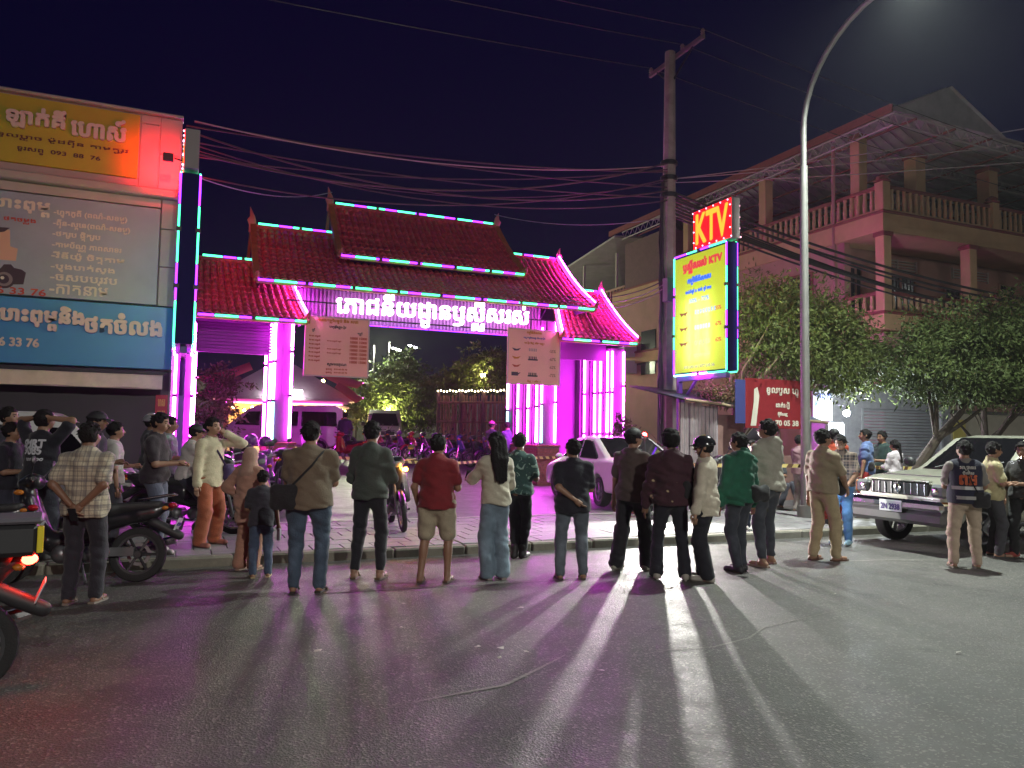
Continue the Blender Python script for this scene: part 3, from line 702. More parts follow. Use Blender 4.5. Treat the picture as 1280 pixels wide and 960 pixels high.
# awning: rolled canvas drop with folds
q = MB(); V = []; n = 60
for k in range(n+1):
    x = -10+k*9.64/n; f = .03*math.sin(x*9)+.02*math.sin(x*23)
    V += [(x, SY-.1, 2.70), (x, SY-.45+f*.3, 2.62), (x, SY-.52+f, 2.36+.012*math.sin(x*5)), (x, SY-.50+f, 2.34)]
q.add(V, [(4*i+j, 4*i+4+j, 4*i+5+j, 4*i+1+j) for i in range(n) for j in range(3)])
S_(q, 'awning', M_awn, True)
S_(MB().box(-10, -.3, SY-.47, SY-.42, 2.62, 2.68), 'awning_bar', M_dark)
def SL(name, txt, xc, zc, w, h, m, y, bold=0., depth=0., keep=False):
    o = lettering(name, txt, w, h, frame_at((xc, y, zc), (1, 0, 0)), m, shop, bold=bold, depth=depth, keep=keep); o.location = (3, -SY, 0); return o
M_let = mat('letter_cream', (.75, .62, .55), .45); M_outl = mat('letter_dark', (.12, .03, .03), .5)
SL('shop_letters', '\u17a1\u17b6\u1780\u17cb\u1782\u17b8', -2.70, 7.30, .92, .40, M_let, SY-.22, .018, .06)
SL('shop_letters', '\u17c1\u17a0\u17b6\u179f\u17cd', -1.67, 7.30, .90, .40, M_let, SY-.22, .018, .06)
SL('small_print', '\u1791\u1791\u17bd\u179b\u1794{\u1789}\u17b6\u1785 \u1798\u17c9\u17bc\u178a\u1796{\u179a}\u17b8\u1793 \u178f\u17b6\u1798\u178f{\u1798}\u179a\u17bc\u179c', -2.3, 6.93, 2.3, .13, M_outl, SY-.154, .003)
SL('small_print', '\u1791\u17bc\u179a\u179f\u1796{\u1791}  093  88  76', -2.3, 6.70, 1.35, .12, M_outl, SY-.154, .004)
M_cr = mat('print_cream', (.76, .70, .60), .5)
SL('banner_title', '\u17c1\u1794\u17b6\u17c7\u1796\u17bb\u1798{\u1796}', -2.92, 5.62, 1.0, .26, M_cr, SY-.134, .012)
SL('banner_red_line', '\u1793\u17b7\u1784 \u1790\u178f\u1785\u1798{\u179b}\u1784', -3.0, 5.38, .75, .13, M_red, SY-.134, .004)
rows = ['-\u17a0{\u179c}\u17bc\u178f\u1780\u17bc\u1796\u17b8 (\u1796\u178e\u17cc-\u179f\u1781\u1798{\u1798})', '-\u1796{\u179a}\u17b8\u1793-\u179f{\u1780}\u17c1\u1793(\u1796\u178e\u17cc-\u179f\u1781\u1798{\u1798})', '-\u1790\u178f\u179a\u17bc\u1794 \u1795{\u178f}\u17b7\u178f\u179a\u17bc\u1794', '-\u178f\u17b6\u1798\u1794\u17d0\u178e{\u178e} \u1797\u17b6\u1796\u179f\u17b6\u1791\u179a',
        '-\u179c\u17b8\u178c\u17b8\u1799\u17c9\u17bc \u1785\u17b7\u178f{\u178f}\u178f\u17b6\u1798', '-\u1794{\u179a}\u17bb\u1784\u1794\u17b6\u178f\u17cb\u179f\u17d2\u1784', '-\u1785\u179f\u1794\u1794\u179a\u17bb\u179c\u1794', '-\u1780\u17b6\u178f\u1793\u17b6\u1798']
for k, (s, w) in enumerate(zip(rows, (1.22, 1.28, .78, 1.15, 1.2, 1.05, 1.1, .95))):
    SL('banner_row', s, -2.34+w/2, 5.60-.205*k, w, .17, M_cr, SY-.134, .006)
SL('phone_digits', '66 33 76', -2.85, 4.07, .9, .12, M_red, SY-.134, .005)
SL('blue_letters', '\u17c1\u1794\u17b6\u17c7\u1796\u17bb\u1798{\u1796}\u1793\u17b7\u1784', -2.47, 3.60, 1.42, .44, M_let, SY-.225, .018, .06)
SL('blue_letters', '\u1790\u178f\u1785\u17c6\u179b\u1784', -1.08, 3.58, 1.30, .38, M_let, SY-.225, .018, .06)
SL('blue_digits', '66 33 76', -2.82, 3.13, .72, .15, M_let, SY-.19, .008, .02)
# flat print of a camera and a printer
def disc(q, x, z, r, y, n=20): q.add([(x+r*math.cos(a), y, z+r*math.sin(a)) for a in np.arange(n)*2*math.pi/n], [tuple(range(n))])
q = MB(); q.add([(x, SY-.134, z) for x, z in ((-3.25, 4.15), (-2.76, 4.2), (-2.73, 4.42), (-2.80, 4.47), (-2.92, 4.49), (-2.97, 4.55), (-3.08, 4.54), (-3.13, 4.46), (-3.25, 4.44))], [tuple(range(9))])
disc(q, -3.06, 4.27, .17, SY-.136); S_(q, 'camera_print', M_blk)
q = MB(); disc(q, -3.06, 4.27, .13, SY-.138); S_(q, 'camera_lens_print', mat('print_grey2', (.25, .22, .22), .4))
q = MB(); disc(q, -3.07, 4.27, .085, SY-.14); S_(q, 'camera_lens_print', M_blk)
q = MB(); disc(q, -3.09, 4.29, .03, SY-.142); S_(q, 'camera_lens_print', M_cr)
q = MB(); q.add([(x, SY-.134, z) for x, z in ((-3.6, 4.62), (-2.9, 4.62), (-2.88, 4.85), (-3.0, 4.88), (-3.02, 5.18), (-3.6, 5.18))], [tuple(range(6))]); S_(q, 'printer_print', mat('print_peach', (.70, .42, .30), .5))
q = MB(); q.add([(x, SY-.136, z) for x, z in ((-3.6, 5.0), (-3.1, 5.14), (-3.02, 5.22), (-3.6, 5.2))], [(0, 1, 2, 3)]); S_(q, 'printer_print', M_blk)
q = MB(); q.box(-.47, -.26, SY-.26, SY-.22, .3, 2.25); o = S_(q, 'hanging_banner', mat('banner_red', (.34, .03, .04), .6))
for k in range(5): SL('hanging_letters', '\u17a0\u179f', -.365, 2.1-.22*k, .12, .13, mat('print_gold', (.6, .35, .08), .5), SY-.265, .004)

# ================================================================== CONCRETE UTILITY POLE, CABLES
M_pole = mat('pole_concrete', (.42, .33, .31), .85, var=.3, vscale=3, bump=.3, bscale=25)
M_cab = mat('cable_black', (.03, .028, .03), .6); M_cabg = mat('cable_grey', (.30, .27, .27), .6)
up_ = empty('utility_pole', (11.42, 16.5, .12), 0, 'tall concrete utility pole with a steel crossarm and cable bundles', 'utility pole')
MB().tube([(0, 0, 0), (0, 0, 5.5), (0.02, 0, 11.6)], [.23, .19, .135], 8).build('shaft', M_pole, up_, True)
q = MB(); q.box(.12, .19, -1.25, 1.15, 11.42, 11.53); q.build('crossarm', mat('arm_steel', (.25, .2, .19), .6), up_)
q = MB(); q.tube([(.16, -.8, 11.42), (.05, 0, 10.75)], .025, 5); q.build('arm_brace', M_dark, up_); MB().tube([(.16, .8, 11.42), (.05, 0, 10.75)], .025, 5).build('arm_brace', M_dark, up_)
for y in (-1.2, -.35, 1.1): MB().lathe([(.02, 0), (.06, .03), (.04, .07), (.06, .1), (.03, .16)], 8, Matrix.Translation((.155, y, 11.53))).build('insulator', mat('insulator', (.3, .2, .18), .4), up_, True)
for z in (8.2, 8.6, 7.75): MB().lathe([(.21, -.05), (.225, -.05), (.225, .05), (.21, .05)], 10, Matrix.Translation((0, 0, z))).build('band', M_dark, up_, True)
MB().bbox(-.32, -.14, -.42, -.2, 4.9, 5.5, .01).build('junction_box', mat('box_grey', (.2, .19, .18), .6), up_)
for k in range(7):
    a = rnd.uniform(2.2, 5.2); pts = []
    for i in range(16):
        z = .3+i*.52; pts.append(((.25-.004*i)*math.cos(a)+rnd.uniform(-.03, .03), (.25-.004*i)*math.sin(a)+rnd.uniform(-.03, .03), z)); a += rnd.uniform(-.12, .12)
    MB().tube(pts, rnd.uniform(.012, .028), 5).build('riser_cable', M_cab, up_, True)
def cable(label, a, b, sag, r=.012, m=None, group='overhead cables', n=22, wob=0.):
    a, b = Vector(a), Vector(b)
    pts = [a.lerp(b, i/n)+Vector((0, 0, -4*sag*(i/n)*(1-i/n)+rnd.uniform(-wob, wob))) for i in range(n+1)]
    return tag(MB().tube(pts, r, 5).build('overhead_cable', m or M_cab, None, True), label, 'cable', group)
for k in range(9):
    cable('dark communication cable in the sagging bundle above the gate roof', (11.3, 16.4, 7.65+.13*k+rnd.uniform(-.05, .05)), (.0+rnd.uniform(-.2, .1), 16.3+rnd.uniform(-.1, .9), 7.35+rnd.uniform(-.45, .45)), rnd.uniform(.15, .75), rnd.uniform(.012, .026), mat('cable_dull', (.10, .05, .06), .7), 'cables bundled above the gate')
cable('thin pale wire running just above the upper gate roof to the utility pole', (11.3, 16.4, 7.25), (8.5, 21.4, 8.25), .25, .012, M_cabg)
cable('thin pale wire from the upper gate roof finial to the navy sign', (3.6, 21.4, 8.25), (.0, 15.2, 6.3), .25, .012, M_cabg)
cable('bright pale cable stretched from the shop side to the pole band', (11.3, 16.4, 8.62), (.0, 16.2, 7.7), .45, .014, mat('cable_pale', (.5, .3, .3), .5))
for k in range(8):
    cable('black cable in the thick bundle drooping before the yellow balcony house', (11.5, 16.4, 7.3+.09*k), (41, 16.2+rnd.uniform(-.3, .3), 6.6+.1*k), 1.55+rnd.uniform(-.18, .18), rnd.uniform(.02, .04), M_cab, 'cables bundled before the house')
for k, (z, zz) in enumerate(((8.0, 10.4), (8.3, 9.9), (8.5, 9.3))): cable('pale wire rising to the right across the roof terrace, %s of three' % ('highest', 'middle', 'lowest')[k], (11.5, 16.4, z-.3*k+.3), (30, 2.5, zz+1.2-.5*k), .5, .012, M_cabg)
for k, y in enumerate((-1.2, -.35, 1.1)):
    w = ('outer near', 'middle', 'outer far')[k]
    cable('high power line left of the crossarm, on the %s insulator' % w, (11.57, 16.5+y, 11.8), (-40, 15.0+y, 12.2), 1.2, .012, M_cab); cable('high power line right of the crossarm, on the %s insulator' % w, (11.57, 16.5+y, 11.8), (60, 17+y, 11.9), 1.4, .012, M_cab)
for k in range(3):
    pts = [(11.2, 16.35, 5.6-.1*k), (10.6, 17.5, 5.2-.2*k-.1), (10.0, 19.4, 5.55-.1*k)]
    tag(MB().tube([Vector(pts[0])*(1-t)**2+Vector(pts[1])*2*t*(1-t)+Vector(pts[2])*t*t for t in np.linspace(0, 1, 10)], .014, 5).build('overhead_cable', M_cabg if k else M_cab, None, True), ('black', 'upper pale', 'lower pale')[k]+' cable looping between the pole and the wing roof', 'cable', 'overhead cables')

# ================================================================== STREET LAMPS
M_galv = mat('lamp_galvanised', (.23, .225, .215), .45, metal=.35, var=.12, vscale=4)
M_lamp = glow('lamp_lens', (.92, 1., .92), 60)
def street_lamp(label, x, y, way, power, col=(.90, 1., .90), cone=150, tilt=7):
    t = empty('street_lamp', (x, y, .1), 0, label, 'street lamp', 'street lamps along the road')
    MB().tube([(0, 0, 0), (0, 0, .25)], .16, 10).build('base', M_galv, t, True)
    MB().tube([(0, 0, .2), (0, 0, 6.9)], [.095, .075], 12).build('pole', M_galv, t, True)
    pts = [(0, 0, 6.85), (0, 0, 7.6)]+[(0, way*2.1*(1-math.cos(a)), 7.6+1.9*math.sin(a)) for a in np.linspace(.15, 1.42, 9)]
    e = pts[-1]; pts.append((0, e[1]+way*.5, e[2]+.06))
    MB().tube(pts, [.058]*2+[.052]*10, 10).build('arm', M_galv, t, True)
    y0 = pts[-1][1]; z0 = pts[-1][2]; a, b = sorted((y0-way*.1, y0+way*.62))
    MB().bbox(-.13, .13, a, b, z0-.05, z0+.07, .03).build('head', M_galv, t, True)
    MB().box(-.1, .1, a+.08, b-.06, z0-.058, z0-.051).build('lens', M_lamp, t)
    ld = bpy.data.lights.new('lamp_light', 'SPOT'); ld.energy = power; ld.color = col; ld.spot_size = R(cone); ld.spot_blend = .8; ld.shadow_soft_size = .12
    lo = bpy.data.objects.new('lamp_light', ld); COL.objects.link(lo); lo.parent = t; lo.location = (0, (a+b)/2, z0-.09); lo.rotation_euler.x = R(tilt)*way
    return t
street_lamp('tall galvanised street lamp curving over the road beside the tan shirted man', 11.1, 11.45, -1, 2150)
street_lamp('assumed street lamp further along the road out of the picture to the right', 36, 11.45, -1, 600)  # this lamp and the next are assumed, out of view, for extra light
street_lamp('assumed street lamp out of the picture to the left of the shop', -15, 11.45, -1, 400, (1, .9, .75))
street_lamp('unseen street lamp added as fill on the far pavement behind the photographer', 1.5, -17.2, 1, 3300, (1, .97, .88), 165, 25)  # this lamp and the next are unseen, added as front fill on the crowd
street_lamp('unseen street lamp added as fill on the far pavement behind the photographer, to the right', 25, -17.2, 1, 1100, (1, .97, .88), 165, 25)

# ================================================================== THE BALCONY HOUSE ON THE RIGHT
house = empty('balcony_house', (20.2, 17.5, 0), 0, 'yellow and pink two storey house with balustraded balconies and a roof terrace', 'house')
HX, HY = 20.22, 17.5
def H_(mb, name, m, smooth=False, parent=None):
    o = mb.build(name, m, parent or house, smooth)
    if parent is None: o.location = (-20.2, -17.5, 0)
    return o
M_hy = mat('house_ochre', (.56, .37, .20), .8, var=.15, vscale=1.2, bump=.08)
M_hp = mat('house_plaster', (.42, .24, .20), .8, var=.15, vscale=1.2, bump=.08)
M_hr = mat('house_trim_red', (.24, .06, .06), .7, var=.2)
M_hg = mat('window_dark', (.02, .02, .03), .15)
M_hs = mat('roof_sheet', (.42, .38, .40), .6, var=.2, vscale=2); M_tr = mat('truss_paint', (.45, .40, .38), .6)
H_(MB().box(HX, 40, HY+.02, 34, 0, 5.0), 'ground_storey', M_hp)
H_(MB().box(HX, 40, HY+2, 34, 5.62, 8.3), 'upper_storey', M_hp)
H_(MB().box(HX, HX+.25, HY+1.55, HY+2, 5.62, 8.3), 'wall_return', M_hp)
for z0, z1 in ((5.1, 5.58), (8.22, 8.80)):
    H_(MB().box(HX-.12, 40, HY-.12, 34, z0, z1), 'floor_slab', M_hy if z0 > 6 else M_hy)
    H_(MB().bbox(HX-.17, 40, HY-.17, 34, z1, z1+.09, .02), 'slab_trim', M_hr)
M_bal = mat('baluster_paint', (.58, .38, .22), .75, var=.1)
bme = MB().lathe([(.035, 0), (.05, .05), (.055, .2), (.045, .38), (.035, .5), (.05, .6)], 8).mesh('baluster', M_bal, True)
def balustrade(pts, z, h, label=None, piers=()):
    bt = empty('balustrade', (0, 0, 0)); bt.parent = house; bt.location = (-20.2, -17.5, 0)
    if label: bt['label'] = label
    for (a, b) in zip(pts[:-1], pts[1:]):
        a, b = Vector(a), Vector(b); d = b-a; L = d.length; n = int(L/.27)
        x0, x1 = sorted((a.x, b.x)); y0, y1 = sorted((a.y, b.y))
        MB().bbox(x0-.07, x1+.07, y0-.07, y1+.07, z+h-.12, z+h, .02).build('rail', M_hr, bt)
        MB().box(x0-.06, x1+.06, y0-.06, y1+.06, z, z+.08).build('plinth', M_hy, bt)
        for k in range(n):
            p = a+d*((k+.5)/n); o = put('baluster', bme, bt, (p.x, p.y, z+.08)); o.scale = (1.25, 1.25, (h-.2)/.6)
    for (x, y) in piers:
        MB().bbox(x-.17, x+.17, y-.17, y+.17, z, z+h+.06, .02).build('pier', M_hy, bt)
        MB().lathe([(.26, 0), (.26, .05), (.15, .09), (.2, .16), (.12, .22), (.03, .27)], 10, Matrix.Translation((x, y, z+h+.06))).build('pier_cap', M_hr, bt, True)
balustrade([(HX, 29), (HX, HY), (36, HY)], 8.89, .86, 'upper balustrade around the roof terrace', ((HX, HY), (25.4, HY), (30.6, HY)))
balustrade([(HX, HY+1.5), (HX, HY), (36, HY)], 5.67, .66, 'lower balustrade of the first floor loggia', ((25.4, HY),))
for (x, y, z0, z1, w) in ((HX+.03, HY+.02, 5.67, 8.22, .17), (24.2, HY+.02, 5.67, 8.22, .18), (28.6, HY+.02, 5.67, 8.22, .18), (22.8, HY+.9, 8.89, 11.4, .24), (26.5, HY+.9, 8.89, 11.5, .24), (31, HY+.9, 8.89, 11.5, .24), (HX+.25, 18.65, 8.89, 11.8, .19), (HX+.25, 23.1, 8.89, 11.7, .19), (HX+.25, 28, 8.89, 11.7, .19)):
    H_(MB().bbox(x-w, x+w, y-w, y+w, z0, z1, .02), 'column', M_hy)
    H_(MB().bbox(x-w-.05, x+w+.05, y-w-.05, y+w+.05, z1-.16, z1-.02, .02), 'column_cap', M_hr)
def window(x0, x1, z0, z1, y=None, xw=None):
    """a framed window with panes on the front wall (y) or the side wall (xw)"""
    w = empty('window', (0, 0, 0)); w.parent = house; w.location = (-20.2, -17.5, 0)
    if y is not None:
        MB().box(x0, x1, y-.03, y+.02, z0, z1).build('pane', M_hg, w)
        f = MB(); t = .07
        for a in ((x0-t, x0, z0-t, z1+t), (x1, x1+t, z0-t, z1+t), (x0, x1, z1, z1+t), (x0, x1, z0-t, z0), ((x0+x1)/2-.03, (x0+x1)/2+.03, z0, z1)): f.box(a[0], a[1], y-.08, y+.01, a[2], a[3])
        f.build('frame', M_hp, w)
        b = MB()
        for k in range(7): x = x0+(x1-x0)*(k+1)/8; b.box(x-.012, x+.012, y-.055, y-.033, z0, z1)
        b.build('security_bars', M_dark, w)
    else:
        MB().box(xw-.02, xw+.02, x0, x1, z0, z1).build('pane', M_hg, w)
        f = MB(); t = .08
        for a in ((x0-t, x0, z0-t, z1+t), (x1, x1+t, z0-t, z1+t), (x0, x1, z1, z1+t), (x0, x1, z0-t, z0), ((x0+x1)/2-.03, (x0+x1)/2+.03, z0, z1)): f.box(xw-.07, xw+.02, a[0], a[1], a[2], a[3])
        f.build('frame', M_hr, w)
    return w
window(20.9, 21.4, 5.7, 7.5, HY+2); window(22.6, 24.0, 5.75, 7.4, HY+2); window(25.6, 27.2, 5.75, 7.2, HY+2); window(28.6, 29.4, 5.7, 7.6, HY+2); window(31, 33, 5.75, 7.3, HY+2)
window(20.5, 21.5, 6.2, 7.4, None, HX); window(26, 27.2, 6.2, 7.4, None, HX)
for x in (22.2, 26.0):
    q = MB()
    for k in range(4): q.box(x, x+1.9, HY+1.93, HY+1.99, 7.65+k*.1, 7.69+k*.1)
    for xx in (x, x+.95, x+1.9): q.box(xx-.03, xx+.03, HY+1.92, HY+1.995, 7.6, 8.02)
    H_(q, 'vent_grille', mat('vent_paint', (.4, .36, .34), .6))
H_(MB().tube([(HX-.1, HY+1.9, .1), (HX-.1, HY+1.9, 11.6)], .06, 8), 'downpipe', M_hp, True)
# terrace roof: gable of sheet on trusses, eaves along the left side and the front
RY0, RY1, EX0, EX1, AX, EZ, AZ = 16.8, 34, 20.05, 25.2, 22.6, 11.92, 13.15
q = MB(); n = 40
for k in range(n):
    y0, y1 = RY0+(RY1-RY0)*k/n, RY0+(RY1-RY0)*(k+.5)/n
    for (ya, yb, dz) in ((y0, y1, 0), (y1, RY0+(RY1-RY0)*(k+1)/n, .05)):
        q.add([(EX0-.15, ya, EZ-.02+dz), (AX, ya, AZ+dz), (AX, yb, AZ+dz), (EX0-.15, yb, EZ-.02+dz)], [(0, 1, 2, 3)]); q.add([(EX1, ya, EZ-.05+dz), (AX, ya, AZ+dz), (AX, yb, AZ+dz), (EX1, yb, EZ-.05+dz)], [(3, 2, 1, 0)]); q.add([(EX1, ya, EZ-.05+dz), (38, ya, EZ-.3+dz), (38, yb, EZ-.3+dz), (EX1, yb, EZ-.05+dz)], [(0, 1, 2, 3)])
        q.add([(x, yb, z+d) for x, z in ((EX0-.15, EZ-.02), (AX, AZ), (EX1, EZ-.05), (38, EZ-.3)) for d in (0, .05)], [(0, 1, 3, 2), (2, 3, 5, 4), (4, 5, 7, 6)])
o = H_(q, 'roof_sheeting', M_hs); o['kind'] = 'stuff'
H_(MB().box(EX0-.2, EX0-.13, RY0, RY1, EZ-.12, EZ+.14), 'gutter', M_hr)
q = MB(); q.box(20.1, 22.62, RY0+.1, RY0+.14, EZ, EZ+.02)
H_(MB().add([(20.1, RY0+.12, EZ), (22.6, RY0+.12, 13.15), (25.1, RY0+.12, EZ), (22.0, RY0+.12, EZ)], [(0, 3, 2, 1)]), 'gable_sheet', M_hs)
def truss(a, b, h=.38, n=16):
    a, b = Vector(a), Vector(b); q = MB(); dz = Vector((0, 0, -h))
    q.tube([a, b], .032, 4); q.tube([a+dz, b+dz], .032, 4)
    for k in range(n):
        p, r_ = a.lerp(b, k/n), a.lerp(b, (k+1)/n); q.tube([p, (p+r_)/2+dz], .018, 4); q.tube([(p+r_)/2+dz, r_], .018, 4)
    H_(q, 'truss', M_tr)
truss((EX0, RY0+.1, EZ-.1), (EX0, 33, EZ-.1), .36, 34); truss((EX0, RY0+.1, EZ-.1), (36, RY0+.1, EZ-.3), .36, 34)
for y in (19.5, 22.5, 25.5, 28.5): truss((EX0, y, EZ-.14), (36, y, EZ-.34), .3, 34)
for k in range(9):
    f = (k+.5)/9; x = EX0+(36-EX0)*f; z = EZ-.10-.2*f; H_(MB().box(x-.03, x+.03, RY0, RY1, z-.08, z-.02), 'purlin', M_hr)
H_(MB().lathe([(.55, 0), (.58, .1), (.58, 1.2), (.4, 1.4), (.12, 1.45)], 16, Matrix.Translation((22.0, 25, 8.85))), 'water_tank', mat('tank_steel', (.4, .4, .42), .35, metal=.6), True)
# lower back wing behind the utility pole
wing = empty('back_house', (20.3, 30, 0), 0, 'dim house wing with a flat canopy behind the utility pole', 'house')
def W_(mb, name, m): o = mb.build(name, m, wing); o.location = (-20.3, -30, 0); return o
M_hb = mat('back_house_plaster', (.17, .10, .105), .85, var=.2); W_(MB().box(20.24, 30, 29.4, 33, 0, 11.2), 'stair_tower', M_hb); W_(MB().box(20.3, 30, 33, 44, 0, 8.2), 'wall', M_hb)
W_(MB().add([(19.6, 33, 11.6), (19.6, 44, 10.4), (27, 44, 10.6), (27, 33, 12.4), (19.6, 33, 11.5), (19.6, 44, 10.3), (27, 44, 10.5), (27, 33, 12.3)], [(0, 1, 2, 3), (4, 7, 6, 5), (0, 4, 5, 1), (0, 3, 7, 4)]), 'canopy', M_hs)
for y in (34, 37.5, 42): W_(MB().box(20.3, 20.4, y-.05, y+.05, 9.1, 11.0), 'canopy_post', M_tr)
for k in range(34): put('rail_bar', bpy.data.meshes.get('rail_bar') or MB().box(-.04, .04, -.04, .04, 0, .85).mesh('rail_bar', M_hp), wing, (0, 3.2+k*.32, 8.2))
W_(MB().box(20.22, 20.38, 33, 44, 9.05, 9.15), 'rail', M_hp)
W_(MB().box(20.18, 20.24, 30.2, 31.4, 4.5, 6.6), 'window_pane', M_hg)
for z in (4.6, 5.4): W_(MB().box(19.5, 20.2, 31.8, 32.6, z, z+.62), 'air_conditioner', mat('ac_white', (.5, .48, .48), .5))

# ================================================================== SHOPFRONT, WALLS AND STALL UNDER THE TREES
sf = empty('shuttered_shopfront', (19, 17, 0), 0, 'grey shopfront with a ribbed steel roller shutter under the trees', 'shopfront')
M_sh = mat('shutter_steel', (.50, .51, .52), .4, metal=.25, var=.12, vscale=3)
MB().box(-1.6, -.3, 0, .4, 0, 3.3).build('wall', mat('grey_render', (.34, .34, .35), .8, var=.2), sf); MB().box(3.1, 3.5, 0, .4, 0, 3.3).build('wall', mat('grey_render', (.3,)*3), sf); MB().box(-.3, 3.1, 0, .4, 2.55, 3.3).build('lintel', mat('grey_render', (.3,)*3), sf)
for k in range(27):
    me = bpy.data.meshes.get('shutter_slat') or MB().bbox(-.3, 3.1, .06, .1, .005, .088, .012).mesh('shutter_slat', M_sh)
    put('shutter_slat', me, sf, (0, 0, k*.0945))
MB().box(-.34, -.26, -.02, .12, 0, 2.55).build('guide_rail', M_sh, sf); MB().box(3.06, 3.14, -.02, .12, 0, 2.55).build('guide_rail', M_sh, sf)
o = tag(MB().bbox(22.55, 23.1, 16.93, 16.97, 1.55, 2.3, .004).build('poster', mat('poster_yellow', (.6, .5, .12), .6)), 'small yellow poster fixed right of the roller shutter', 'poster')
wl_ = empty('boundary_wall', (22.5, 17, 0), 0, 'cream boundary wall right of the roller shutter behind the silver car', 'wall')
MB().box(0, 12, 0, .25, 0, 2.5).build('wall', mat('cream_wall', (.55, .50, .38), .8, var=.15, vscale=2), wl_); MB().bbox(-.05, 12, -.05, .3, 2.5, 2.6, .015).build('coping', M_concd, wl_)
MB().box(3.2, 3.9, -.02, .0, .9, 1.7).build('notice', mat('notice_grey', (.5, .5, .5), .6), wl_)
M_zinc = mat('zinc_sheet', (.36, .31, .33), .45, metal=.3, var=.3, vscale=3)
hut = empty('street_stall', (10.5, 14.6, .1), 0, 'makeshift stall of upright metal sheets beside the KTV sign post', 'stall')
def wavy(x0, x1, z0, z1, y, amp=.02, wl2=.11):
    n = int((x1-x0)/wl2*8); q = MB(); V = []
    for k in range(n+1):
        x = x0+(x1-x0)*k/n; d = amp*math.sin(k/8*2*math.pi); V += [(x, y+d, z0), (x, y+d, z1+.02*math.sin(x*3)), (x, y+d+.006, z1+.02*math.sin(x*3)), (x, y+d+.006, z0)]
    q.add(V, [(4*i+j, 4*i+4+j, 4*i+4+(j+1) % 4, 4*i+(j+1) % 4) for i in range(n) for j in range(3)]); return q
for k, (a, b, z) in enumerate(((-.05, .22, 2.3), (.2, .52, 2.28), (.5, .98, 2.22))): wavy(a, b, 0, z, -.02*k, .018).build('metal_sheet', M_zinc, hut, True)
for k, (a, b, z) in enumerate(((.98, 1.75, 2.05), (2.05, 2.9, 1.1), (2.9, 3.7, 1.1))): MB().bbox(a, b, 0, .03, 0, z, .004).build('board', mat('stall_board', (.30, .17, .15), .75, var=.35, vscale=3), hut)
for x in (.0, 1.0, 1.8, 2.9, 3.9): MB().tube([(x, .1, 0), (x, .1, 2.3)], .035, 6).build('post', M_pole, hut, True)
MB().tube([(-.1, -.25, 2.36), (.9, -.3, 2.28), (2.4, -.3, 2.02), (4.1, -.28, 1.92)], .035, 7).build('bamboo_pole', mat('bamboo', (.40, .30, .18), .6, var=.2), hut, True)
MB().add([(-.1, -.28, 2.36), (4.1, -.3, 1.92), (4.1, 2.2, 2.7), (-.1, 2.2, 2.8), (-.1, -.28, 2.33), (4.1, -.3, 1.89), (4.1, 2.2, 2.67), (-.1, 2.2, 2.77)], [(0, 1, 2, 3), (7, 6, 5, 4), (0, 4, 5, 1)]).build('roof_sheet', M_dark, hut)
MB().box(1.8, 3.9, 1.6, 1.7, 0, 1.9).build('back_board', mat('stall_dark', (.06, .05, .055), .8), hut)
bn = empty('red_banner', (11.9, 14.12, 1.85), R(3), 'red printed banner above the stall, left of the street lamp', 'banner')
MB().box(0, 1.95, 0, .02, 0, 1.15).build('sheet', mat('banner_red2', (.27, .018, .025), .5, var=.15), bn)
MB().box(-.3, 0, .0, .02, .1, 1.1).build('sheet', mat('banner_blue2', (.05, .06, .22), .5), bn)
for k, (s, z, w, h) in enumerate((('\u1781\u17bc\u179b\u1794\u17bc\u179f \u17a0{\u179c}\u17bc', .85, 1.0, .2), ('\u178a\u17b6\u1780\u17cb\u17c0\u17b8', .55, .9, .16), ('\u1796{\u179a}\u17b8\u1785\u17b8\u179b\u1789', .33, 1.1, .11), ('09 70 05 38', .13, 1.0, .12))): lettering('lettering', s, w, h, frame_at((1.15, -.006, z), (1, 0, 0)), M_cr, bn, bold=.008)
q = MB(); q.add([(.15, -.005, .05), (.32, -.005, .05), (.42, -.005, .75), (.36, -.005, .95), (.26, -.005, .9), (.25, -.005, .6)], [tuple(range(6))]); q.build('figure_print', M_cr, bn)
bd = empty('price_list_board', (15.05, 15.25, 2.1), 0, 'small white lit board of coloured columns right of the street lamp', 'board')
MB().bbox(0, .66, 0, .05, 0, .8, .005).build('panel', mat('white_board', (.45, .47, .5), .5), bd)
for k, c in enumerate(((.1, .25, .6), (.15, .5, .2), (.6, .35, .1), (.2, .3, .6))): MB().box(.06+.15*k, .16+.15*k, -.004, 0, .1, .5).build('column_print', mat('board_col_%s' % 'abcd'[k], c, .5), bd)
lettering('lettering', '\u178f\u17b6\u179a\u17b6\u1784', .55, .15, frame_at((.33, -.004, .65), (1, 0, 0)), M_blu, bd, bold=.005)
fr = empty('ice_chest', (15.25, 15.0, .1), 0, 'white upright cooler under the small lit board', 'cooler')
MB().bbox(0, .62, 0, .6, 0, 1.95, .03).build('body', mat('cooler_white', (.62, .62, .66), .35), fr, True); MB().bbox(.03, .59, -.03, -.002, .5, 1.9, .01).build('door', mat('cooler_white', (.62,)*3), fr, True); MB().box(.06, .09, -.07, -.03, 1.0, 1.4).build('handle', M_dark, fr)
bu = empty('bare_bulb', (15.95, 15.0, 2.3), 0, 'bare glowing white bulb on a bracket by the shutter', 'bulb')
MB().ball((0, 0, 0), .085, 12, 8).build('glass', glow('bulb_white', (.85, .92, 1.), 70), bu, True); MB().tube([(0, 0, .08), (0, .1, .2), (-.3, .3, .28)], .02, 6).build('bracket', M_dark, bu, True)
